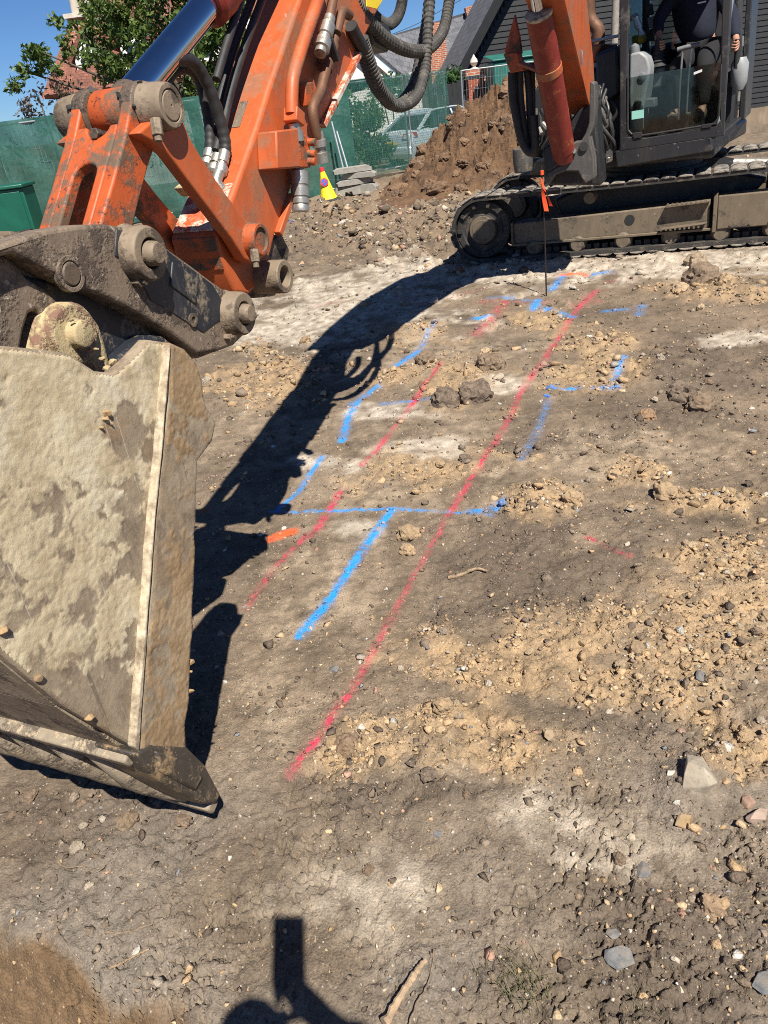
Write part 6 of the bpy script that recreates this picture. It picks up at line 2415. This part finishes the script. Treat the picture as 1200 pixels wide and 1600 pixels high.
# ---------------- silver saloon car
def build_car():
    hd = nrm([.80, .60, 0])
    rt = np.array([hd[1], -hd[0], 0])
    rr = aty(642, 228, 23.6)            # rear right corner at bumper height
    z0 = -.28
    org = np.array([rr[0], rr[1], z0]) - rt * .86
    K = lambda x, y, z: org + hd * x + rt * y + UP * z
    t = thing('car', 'silver saloon car parked behind the netting, rear towards the site', 'car', (*(org + hd * 2.2)[:2], z0))
    # body sections along the length: x, half width, bottom, shoulder height
    sec = [(0.0, .70, .34, .86), (.06, .80, .26, .92), (.25, .85, .22, .96), (.9, .88, .20, .96), (1.9, .88, .19, .93), (3.0, .88, .19, .90), (3.7, .86, .20, .84), (4.3, .78, .24, .72), (4.5, .62, .32, .60)]
    V, f = [], []
    m = 11
    for x, hw, zb, zs in sec:
        pts = [(-hw * .92, zb), (-hw, zb + .15), (-hw * 1.0, (zb + zs) / 2 + .05), (-hw * .97, zs - .05), (-hw * .88, zs), (0, zs + .035), (hw * .88, zs), (hw * .97, zs - .05), (hw, (zb + zs) / 2 + .05), (hw, zb + .15), (hw * .92, zb)]
        V += [K(x, y, z) for y, z in pts]
    for i in range(len(sec) - 1):
        for j in range(m):
            k = (j + 1) % m
            f.append((i * m + j, i * m + k, (i + 1) * m + k, (i + 1) * m + j))
    f += [tuple(range(m)), tuple(range((len(sec) - 1) * m, len(sec) * m))[::-1]]
    o = part('body', MB().add(V, f), 'car_paint', t, bevel=.01, smooth=40)
    # greenhouse
    gh = [(.35, .74, .95), (1.05, .60, 1.36), (1.6, .62, 1.42), (2.3, .61, 1.40), (3.15, .76, .93)]
    V, f = [], []
    for x, hw, z in gh:
        V += [K(x, -hw, z), K(x, 0, z + .03), K(x, hw, z)]
    V += [K(.35, -.80, .93), K(3.15, -.80, .90), K(.35, .80, .93), K(3.15, .80, .90)]
    part('roof', MB().add([K(1.0, -.60, 1.35), K(1.0, .60, 1.35), K(1.6, .62, 1.42), K(2.3, .61, 1.40), K(2.42, .60, 1.36), K(2.42, -.60, 1.36), K(2.3, -.61, 1.40), K(1.6, -.62, 1.42),
                           K(1.0, -.56, 1.31), K(1.0, .56, 1.31), K(2.42, .56, 1.31), K(2.42, -.56, 1.31)],
                          [(0, 1, 2, 7), (7, 2, 3, 6), (6, 3, 4, 5), (0, 8, 9, 1), (4, 10, 11, 5), (1, 9, 10, 4, 3, 2), (0, 7, 6, 5, 11, 8), (8, 11, 10, 9)]), 'car_paint', t, smooth=50)
    part('rear_window', MB().prism([K(.42, -.70, .965), K(.42, .70, .965), K(1.03, .58, 1.335), K(1.03, -.58, 1.335)], -UP * .02), 'car_glass', t)
    part('windscreen', MB().prism([K(3.1, -.72, .94), K(3.1, .72, .94), K(2.42, .58, 1.35), K(2.42, -.58, 1.35)], -UP * .02), 'car_glass', t)
    for s in (1, -1):
        part('side_window', MB().prism([K(.85, s * .79, .97), K(1.12, s * .635, 1.33), K(1.6, s * .645, 1.38), K(2.3, s * .64, 1.36), K(2.98, s * .79, .96)], -rt * s * .02), 'car_glass', t)
        for x0, z0_, x1, z1_ in ((.38, .95, 1.06, 1.36), (3.12, .93, 2.38, 1.37), (1.95, .95, 1.9, 1.38)):
            y0, y1 = .79, .62
            part('pillar', MB().bar(K(x0, s * y0, z0_), K(x1, s * y1, z1_), .09 if x0 < 1 else .06, .05, rt), 'car_paint', t, bevel=.01)
        part('roof_rail', MB().tube(spline([K(.42, s * .79, .97), K(1.02, s * .63, 1.36), K(1.7, s * .64, 1.42), K(2.4, s * .62, 1.37), K(3.1, s * .78, .95)], 30), .025, 8), 'car_paint', t)
        part('tail_light', MB().prism([K(-.012, s * .50, .78), K(-.012, s * .73, .76), K(.28, s * .876, .80), K(.25, s * .872, .93), K(.03, s * .70, .925), K(-.012, s * .58, .90)], hd * .03 - rt * s * .02), 'tail_light', t, bevel=.008)
        for x in (.85, 3.6):
            wh = part('wheel', MB().lathe(K(x, s * .70, .31), rt * s, [(0, .2), (0, .30), (.04, .315), (.16, .315), (.195, .29), (.195, .22)], 26), 'tyre', t)
            part('rim', MB().lathe(K(x, s * .84, .31), rt * s, [(0, .21), (.045, .205), (.03, .12), (.05, .06), (.055, .03)], 20), 'alloy', wh)
            part('wheel_arch', MB().tube(spline([K(x + .36 * math.cos(a), s * .885, .31 + .36 * math.sin(a)) for a in np.linspace(.1, 3.04, 9)], 20), .016, 8), 'car_paint', t)
        part('mirror', MB().box(K(2.85, s * .93, 1.0), hd * .06, rt * .09, UP * .06), 'car_paint', t, bevel=.03)
    part('number_plate', MB().box(K(-.008, 0, .67), hd * .006, rt * .26, UP * .055), 'plate_yellow', t)
    part('bumper', MB().prism([K(-.05, -.76, .34), K(-.05, .76, .34), K(.12, .86, .34), K(.12, -.86, .34)], UP * .24), 'car_paint', t, bevel=.05, seg=3)


build_car()


# ---------------- vegetation
def leaves(name, centres, n_each, size, mat, parent, seed):
    r = np.random.default_rng(seed)
    C_ = []
    for (c, rad) in centres:
        k = max(4, int(n_each * (rad / .4) ** 2.2))
        d = r.normal(size=(k, 3))
        d /= np.linalg.norm(d, axis=1)[:, None]
        C_.append(np.asarray(c)[None] + d * (r.uniform(0, 1, (k, 1)) ** .45) * rad * np.array([1, .9, .8]))
    C_ = np.concatenate(C_)
    n = len(C_)
    a = r.normal(size=(n, 3))
    a /= np.linalg.norm(a, axis=1)[:, None]
    b = np.cross(a, r.normal(size=(n, 3)))
    b /= np.linalg.norm(b, axis=1)[:, None]
    c = np.cross(a, b)
    s = size * r.uniform(.6, 1.25, (n, 1))
    V = np.stack([C_ - a * s, C_ + b * s * .42 + c * s * .12, C_ + a * s, C_ - b * s * .42 + c * s * .12], 1).reshape(-1, 3)
    i0 = np.arange(n) * 4
    T = np.concatenate([np.stack([i0, i0 + 1, i0 + 2], 1), np.stack([i0, i0 + 2, i0 + 3], 1)])
    me = bpy.data.meshes.new(name)
    me.vertices.add(len(V))
    me.vertices.foreach_set('co', V.ravel())
    me.loops.add(T.size)
    me.loops.foreach_set('vertex_index', T.ravel())
    me.polygons.add(len(T))
    me.polygons.foreach_set('loop_start', np.arange(0, T.size, 3))
    me.update()
    at = me.attributes.new('rnd', 'FLOAT', 'POINT')
    at.data.foreach_set('value', np.repeat(r.uniform(0, 1, n) ** 1.2, 4).astype(np.float32))
    me.materials.append(MATS[mat])
    o = bpy.data.objects.new(name, me)
    link(o, parent)
    return o


def build_tree():
    Yt = 19.5
    b = aty(310, 250, Yt)
    base = np.array([b[0], Yt, 0])
    t = thing('tree', 'leafy green tree behind the fence in front of the tiled house', 'tree', base)
    r = np.random.default_rng(21)
    outline = [(160, 60, 30), (190, 40, 34), (220, 20, 36), (150, 20, 26), (255, 5, 36), (290, 20, 36), (320, 10, 34), (180, 85, 30), (215, 70, 34), (245, 50, 34), (280, 60, 34), (310, 55, 34), (340, 30, 32), (365, 15, 26),
               (230, 100, 30), (265, 95, 30), (295, 100, 28), (140, 75, 22), (125, 95, 16), (105, 85, 12), (345, 75, 26), (350, 115, 24), (330, 130, 22), (300, 138, 20), (200, 120, 20), (160, 112, 18), (375, 60, 20), (110, 65, 16), (90, 32, 12), (128, 40, 18),
               (200, -30, 40), (250, -45, 44), (300, -40, 44), (350, -30, 36), (230, -90, 44), (280, -95, 44), (330, -80, 36), (180, -10, 30), (66, 78, 11), (58, 88, 9), (48, 82, 8), (72, 98, 8), (90, 108, 10), (60, 112, 7), (30, 108, 7), (40, 120, 7), (22, 134, 5)]
    cs = []
    for x, y, rp in outline:
        k = 7 if rp > 22 else 3
        for q in range(k):
            an = r.uniform(0, 6.28)
            rad = rp * math.sqrt(r.uniform(0, 1)) * .95
            c = aty(x + rad * math.cos(an), y + rad * math.sin(an), Yt + r.uniform(-1.1, 1.1) * min(1, rp / 24))
            cs.append((c, r.uniform(.16, .34) * (1 if rp > 18 else .62)))
    leaves('crown', cs, 185, .076, 'leaf_green', t, 5)
    mb = MB()
    fork = aty(300, 165, Yt)
    mb.tube(spline([base - UP * .1, (base + fork) / 2 + np.array([.08, 0, 0]), fork], 12), list(np.linspace(.19, .13, 12)), 12)
    for x, y in ((150, 70), (66, 82), (215, 40), (255, -20), (300, -40), (345, 20), (370, 60), (170, 100), (240, 70), (40, 112)):
        e = aty(x, y, Yt + r.uniform(-.5, .5))
        mid = fork * .5 + e * .5 + np.array([r.uniform(-.15, .15), r.uniform(-.3, .3), -.15])
        mb.tube(spline([fork - UP * .05, mid, e], 14), list(np.linspace(.07, .014, 14)), 8)
    part('trunk', mb, 'bark', t)
    # purple shrub at left
    base2 = np.array([*aty(90, 230, 18.2)[:2], 0])
    t2 = thing('shrub', 'dark purple-leaved shrub rising above the fence at the left', 'shrub', base2)
    cs = []
    for x, y, rp in ((70, 150, 20), (95, 160, 22), (55, 165, 18), (115, 145, 18), (85, 130, 12), (40, 170, 12), (120, 165, 20), (90, 185, 26), (60, 190, 24), (120, 190, 26), (150, 165, 18)):
        for q in range(5):
            an = r.uniform(0, 6.28)
            rad = rp * math.sqrt(r.uniform(0, 1))
            cs.append((aty(x + rad * math.cos(an), y + rad * math.sin(an), 18.2 + r.uniform(-.5, .5)), r.uniform(.14, .26)))
    leaves('foliage', cs, 60, .055, 'leaf_purple', t2, 6)
    mb = MB()
    for x, y in ((60, 150), (90, 135), (118, 150), (85, 170)):
        mb.tube(spline([base2, base2 * .5 + aty(x, y, 18.2) * .5, aty(x, y, 18.2)], 8), list(np.linspace(.05, .012, 8)), 7)
    part('stem', mb, 'bark', t2)

    def bush(name, label, blobs, Y, seed, mat='leaf_bush', sz=.06, zb=0.0, n=70):
        bx = aty(blobs[0][0], blobs[0][1], Y)
        t3 = thing(name, label, 'bush', (bx[0], Y, zb))
        cs = []
        for x, y, rp in blobs:
            for q in range(7):
                an = r.uniform(0, 6.28)
                rad = rp * math.sqrt(r.uniform(0, 1))
                cs.append((aty(x + rad * math.cos(an), y + rad * math.sin(an), Y + r.uniform(-.6, .6)), r.uniform(.2, .36)))
        leaves('foliage', cs, n, sz, mat, t3, seed)
        mb = MB()
        for x, y, rp in blobs[:4]:
            e = aty(x, y, Y)
            mb.tube([np.array([bx[0], Y, zb]), e], [.04, .012], 7)
        part('stem', mb, 'bark', t3)
    bush('bush', 'round green bush behind the netting left of the car', [(545, 200, 34), (560, 170, 28), (520, 215, 26), (575, 210, 26), (550, 235, 30), (585, 235, 22)], 21.5, 31, zb=-.1, n=260, sz=.07)
    bush('bush', 'green bush behind the wooden fence left of the gate pier', [(708, 122, 12), (718, 130, 10), (700, 130, 10)], 29, 32, zb=-.28, sz=.09)
    bush('bush', 'low green growth at the fence foot behind the bucket link', [(238, 352, 12), (250, 340, 10), (228, 362, 10)], 15.2, 33, sz=.035, n=40)
    bush('bush', 'bush behind the netting at the right of the round bush', [(610, 130, 14), (596, 145, 14), (630, 150, 12)], 26, 34, zb=-.28, sz=.08)
    bush('bush', 'dark hedge behind the left fence panels', [(30, 250, 40), (100, 240, 40), (170, 240, 40), (240, 220, 40), (310, 200, 36)], 18.6, 35, sz=.06, n=40)


build_tree()


# ---------------- houses
def quad_prism(pts, th):
    pts = [np.asarray(p, float) for p in pts]
    n = nrm(np.cross(pts[1] - pts[0], pts[-1] - pts[0]))
    return MB().prism(pts, n * th)


def build_left_house():
    Y0 = 31.0
    A = lambda x, y, d=0.0: aty(x, y, Y0 + d)
    t = thing('house', 'red tiled house with white gables behind the tree', 'house', (-4.5, Y0 + 4, 0))
    zb = -.3
    l, r_ = A(100, 190)[0], A(420, 100)[0]
    part('wall', MB().abox(l, r_ + 1.5, Y0 + .3, Y0 + 8, zb, 3.4), 'white_render', t)
    # main roof slope facing the site
    ridge_z = 6.3
    rl, rr_ = l + .9, r_ + 1.0
    p = [np.array([l - .35, Y0 - .2, 2.9]), np.array([r_ + 1.8, Y0 - .2, 2.9]), np.array([rr_, Y0 + 4, ridge_z]), np.array([rl, Y0 + 4, ridge_z])]
    part('roof', quad_prism(p, .15), 'roof_tile', t, uv=True)
    p = [np.array([l - .35, Y0 + 8.2, 2.9]), np.array([l - .35, Y0 - .2, 2.9]), np.array([rl, Y0 + 4, ridge_z])]
    part('roof', quad_prism(p, .15), 'roof_tile', t, uv=True)
    p = [np.array([r_ + 1.8, Y0 - .2, 2.9]), np.array([r_ + 1.8, Y0 + 8.2, 2.9]), np.array([rr_, Y0 + 4, ridge_z])]
    part('roof', quad_prism(p, .15), 'roof_tile', t, uv=True)
    p = [np.array([r_ + 1.8, Y0 + 8.2, 2.9]), np.array([l - .35, Y0 + 8.2, 2.9]), np.array([rl, Y0 + 4, ridge_z]), np.array([rr_, Y0 + 4, ridge_z])]
    part('roof', quad_prism(p, .15), 'roof_tile', t, uv=True)
    # gabled dormers
    for px_, py_, wd, ht in ((142, 95, 1.0, 1.5), (210, 70, .95, 1.5), (312, 55, 1.4, 1.6), (372, 30, .8, 1.7)):
        c = A(px_, py_)
        x0, x1, z0, z1 = c[0] - wd / 2, c[0] + wd / 2, c[2] - ht / 2, c[2] + ht / 2
        yy = Y0 - .15
        d = part('dormer', MB().prism([np.array(q) for q in ((x0, yy, z0), (x1, yy, z0), (x1, yy, z0 + ht * .55), (c[0], yy, z1), (x0, yy, z0 + ht * .55))], np.array([0, 3.0, 0])), 'white_render', t)
        part('dormer_roof', MB().prism([np.array(q) for q in ((x0 - .2, yy - .1, z0 + ht * .42), (c[0], yy - .1, z1 + .06), (c[0], yy - .1, z1 + .2), (x0 - .2, yy - .1, z0 + ht * .58))], np.array([0, 3.1, 0])), 'roof_tile', d, uv=True)
        part('dormer_roof', MB().prism([np.array(q) for q in ((x1 + .2, yy - .1, z0 + ht * .42), (c[0], yy - .1, z1 + .06), (c[0], yy - .1, z1 + .2), (x1 + .2, yy - .1, z0 + ht * .58))], np.array([0, 3.1, 0])), 'roof_tile', d, uv=True)
        wn_ = part('window', MB().abox(c[0] - wd * .28, c[0] + wd * .28, yy - .03, yy + .02, z0 + .15, z0 + ht * .55), 'car_glass', d)
        part('glazing_bar', MB().abox(c[0] - .025, c[0] + .025, yy - .05, yy - .032, z0 + .15, z0 + ht * .55), 'white_render', wn_)
    # big tiled gable slope seen at the left of the tree
    p = [A(100, 150, -.5), A(160, 150, -.5), A(175, 70, .2), A(142, 78, .4)]
    part('roof', quad_prism(p, .12), 'roof_tile', t, uv=True)
    c = A(113, 22)
    ch = part('chimney', MB().abox(c[0] - .5, c[0] + .5, Y0 + 1, Y0 + 1.8, 2.8, c[2]), 'brick_red', t, uv=True)
    part('chimney_cap', MB().abox(c[0] - .58, c[0] + .58, Y0 + .92, Y0 + 1.88, c[2] + .002, c[2] + .14), 'stone_cap', ch)
    for dx in (-.22, .18):
        part('chimney_pot', MB().lathe((c[0] + dx, Y0 + 1.4, c[2] + .14), UP, [(0, .17), (.1, .16), (.7, .13), (.72, .16), (.8, .16)], 16), 'brick_red', ch)
    c = A(366, 18)
    ch = part('chimney', MB().abox(c[0] - .35, c[0] + .35, Y0 + 3, Y0 + 3.7, 4, c[2] + .6), 'brick_red', t, uv=True)


build_left_house()


def build_right_house():
    Y0 = 40.0
    A = lambda x, y, d=0.0: aty(x, y, Y0 + d)
    t = thing('house', 'white house with slate roof behind the hanging hoses', 'house', (3, Y0 + 4, -.3))
    a, b = A(520, 150), A(700, 120)
    part('wall', MB().abox(a[0], b[0] + 1.5, Y0, Y0 + 7, -.3, A(590, 120)[2]), 'white_render', t)
    # gable end seen left, slate slope to the right
    part('gable', MB().prism([A(535, 150), A(612, 128), A(600, 108), A(567, 74)], np.array([0, .25, 0])), 'white_render', t)
    p = [A(566, 70, -.3), A(640, 132, -.3), A(760, 112, -.3), A(735, 22, 3.5), A(617, 58, 3.5)]
    part('roof', quad_prism(p, .15), 'slate', t, uv=True)
    part('barge_board', MB().bar(A(562, 72, -.4), A(616, 120, -.4), .12, .22, UP), 'white_render', t)
    part('ridge', MB().bar(A(617, 57, 3.4), A(740, 20, 3.4), .2, .2, UP), 'slate', t)
    w_ = part('window', MB().prism([A(583, 138, -.05), A(605, 132, -.05), A(605, 147, -.05), A(583, 151, -.05)], np.array([0, .1, 0])), 'car_glass', t)
    part('window_frame', MB().bar(A(594, 134, -.1), A(594, 149, -.1), .07, .05, UP), 'white_render', w_)
    # brick chimney breast and the gable wall of the next range
    c0, c1 = A(673, 110, -1), A(699, 110, -1)
    ch = part('chimney', MB().abox(c0[0], c1[0], Y0 - 1.2, Y0 - .4, -.3, A(690, 34, -1)[2]), 'brick_red', t, uv=True)
    part('parapet', MB().bar(A(728, 22, 3.0), A(760, 10, 3.0), .5, .5, UP), 'brick_red', t, uv=True)


build_right_house()


def build_barn():
    Y0 = 30.0
    A = lambda x, y, d=0.0: aty(x, y, Y0 + d)
    t = thing('barn', 'black weatherboarded building with a pitched roof behind the excavator', 'building', (8, Y0 + 3, -.3))
    eL = A(712, 118)
    x0 = eL[0]
    x1 = A(1290, 40)[0]
    pk = A(800, -50)
    ze = eL[2]
    slope = (pk[2] - ze) / (pk[0] - x0)
    xm = (x0 + x1) / 2 + 1.5
    zr = ze + slope * (xm - x0)
    n = 0
    z = -.3
    core = [(x0 + .3, -.3), (x1, -.3), (x1, ze), (xm, zr - .25), (x0 + .3, ze + .1)]
    part('gable_wall', MB().prism([np.array([x, Y0 + .08, z]) for x, z in core], np.array([0, 6, 0])), 'black_board', t)
    while z < zr - .4:
        # each lapped board runs from rake to rake
        zz = z + .17
        xl = x0 + .35 + max(0, (zz - ze) / slope)
        xr = min(x1 - .02, x1)
        xs = A(927, 40)[0]
        for xa, xb, m_ in ((xl, xs, 'black_board'), (xs + .01, xr, 'dark_board')):
            if xb > xa + .1:
                part('board', MB().prism([np.array([xa, Y0 + .02, z]), np.array([xa, Y0 - .035, z]), np.array([xa, Y0 - .01, z + .168]), np.array([xa, Y0 + .02, z + .168])], np.array([xb - xa, 0, 0])), m_, t, smooth=0)
        z += .17
        n += 1
    p = [np.array([x0 - .3, Y0 - .55, ze - .35 * slope]), np.array([x0 - .3, Y0 + 6.5, ze - .35 * slope]), np.array([xm, Y0 + 6.5, zr]), np.array([xm, Y0 - .55, zr])]
    rf = part('roof', quad_prism(p, .12), 'slate', t, uv=True)
    part('barge_board', MB().bar(np.array([x0 - .3, Y0 - .58, ze - .35 * slope]), np.array([xm, Y0 - .58, zr]), .05, .28, UP), 'black_board', rf)
    part('corner_board', MB().abox(A(925, 40)[0], A(929, 40)[0], Y0 - .07, Y0 - .036, -.3, zr - .5), 'black_board', t)
    # timber post in front
    g = A(958, 120, -3)
    tag(part('timber_post', MB().cyl((g[0], Y0 - 3, -.3), (g[0] + .02, Y0 - 3, 6.5), .12, .10, n=14), 'grey_wood'), 'weathered round timber pole in front of the black building', 'pole')


build_barn()


def build_gate():
    Y0 = 26.5
    A = lambda x, y: aty(x, y, Y0)
    a, b = A(731, 150), A(755, 150)
    zt = A(742, 118)[2]
    cx_ = (a[0] + b[0]) / 2
    hw = (b[0] - a[0]) / 2
    t = thing('gate_pier', 'red brick gate pier with stone ball finial behind the soil heap', 'gate pier', (cx_, Y0, -.3))
    rows = int((zt + .3) / .075)
    for i in range(rows):
        z = -.3 + i * .075
        odd = i % 2
        for k in range(3):
            w_ = 2 * hw / 2.5
            xa = cx_ - hw + (k * w_ - (w_ / 2 if odd else 0))
            xb = xa + w_ - .012
            xa, xb = max(xa, cx_ - hw), min(xb, cx_ + hw)
            if xb - xa > .03:
                part('brick', MB().abox(xa, xb, Y0 - hw, Y0 + hw, z, z + .065), 'brick_plain', t)
    part('mortar_core', MB().abox(cx_ - hw + .008, cx_ + hw - .008, Y0 - hw + .008, Y0 + hw - .008, -.3, zt), 'stone_cap', t)
    part('cap', MB().abox(cx_ - hw * 1.28, cx_ + hw * 1.28, Y0 - hw * 1.28, Y0 + hw * 1.28, zt + .002, zt + .16), 'brick_red', t, uv=True)
    part('finial', MB().lathe((cx_, Y0, zt + .16), UP, [(0, .13), (.04, .13), (.06, .06), (.10, .05), (.13, .09), (.19, .12), (.27, .10), (.33, .05), (.38, .025), (.4, .01)], 20), 'stone_cap', t)
    part('lantern', MB().lathe((cx_, Y0 - hw - .1, zt - .62), UP, [(0, .02), (.03, .07), (.22, .09), (.25, .11), (.33, .02)], 6), 'interior_black', t)
    part('letter_plate', MB().abox(cx_ - .1, cx_ + .1, Y0 - hw - .02, Y0 - hw - .002, zt - 1.2, zt - .95), 'interior_black', t)
    # dark close-boarded fence running left from the pier
    t2 = thing('board_fence', 'dark grey wooden board fence left of the gate pier', 'fence', (cx_ - 1.6, Y0, -.3))
    xl = A(672, 170)[0]
    x = cx_ - hw - .02
    i = 0
    while x > xl:
        h = A(720, 126)[2] - .02 * i * .5 + .03 * math.sin(i * 1.9)
        part('board', MB().abox(x - .145, x, Y0 + .02 * (i % 2), Y0 + .03 + .02 * (i % 2), -.28, h), 'dark_board', t2)
        x -= .155
        i += 1
    t3 = thing('garden_wall', 'low red brick wall right of the gate pier', 'wall', (cx_ + 1.2, Y0, -.3))
    t3['kind'] = 'thing'
    part('wall_body', MB().abox(cx_ + hw + .02, cx_ + 4, Y0 - .1, Y0 + .12, -.3, A(765, 118)[2]), 'brick_red', t3, uv=True)
    # green container standing right of it
    t4 = thing('site_bin', 'dark green metal container between the fence and the boom', 'container', (A(790, 130)[0], 25, -.3))
    a, b = aty(768, 120, 25), aty(812, 120, 25)
    zt = aty(780, 96, 25)[2]
    part('body', MB().abox(a[0], b[0] + .6, 24.6, 26, -.3, zt), 'skip_green', t4, bevel=.05)
    part('rim', MB().abox(a[0] - .05, b[0] + .65, 24.52, 26.05, zt * .62, zt * .62 + .08), 'skip_green', t4, bevel=.02)
    part('lid', MB().prism([np.array(q) for q in ((a[0] - .04, 24.55, zt + .002), (b[0] + .64, 24.55, zt + .002), (b[0] + .64, 26, zt + .16), (a[0] - .04, 26, zt + .16))], UP * .05), 'skip_green', t4, bevel=.02)


plain('brick_plain', (.37, .10, .05), .9, 0, .3, 3, .3)
build_gate()

# overhead wire far behind
w0, w1 = aty(600, 58, 60), aty(790, -40, 60)
tag(part('overhead_wire', MB().tube(spline([w0 + np.array([-14, 0, -2.2]), w0, (w0 + w1) / 2 - UP * .15, w1], 20), .02, 6), 'interior_black'), 'thin overhead wire crossing the sky behind the hoses', 'wire')
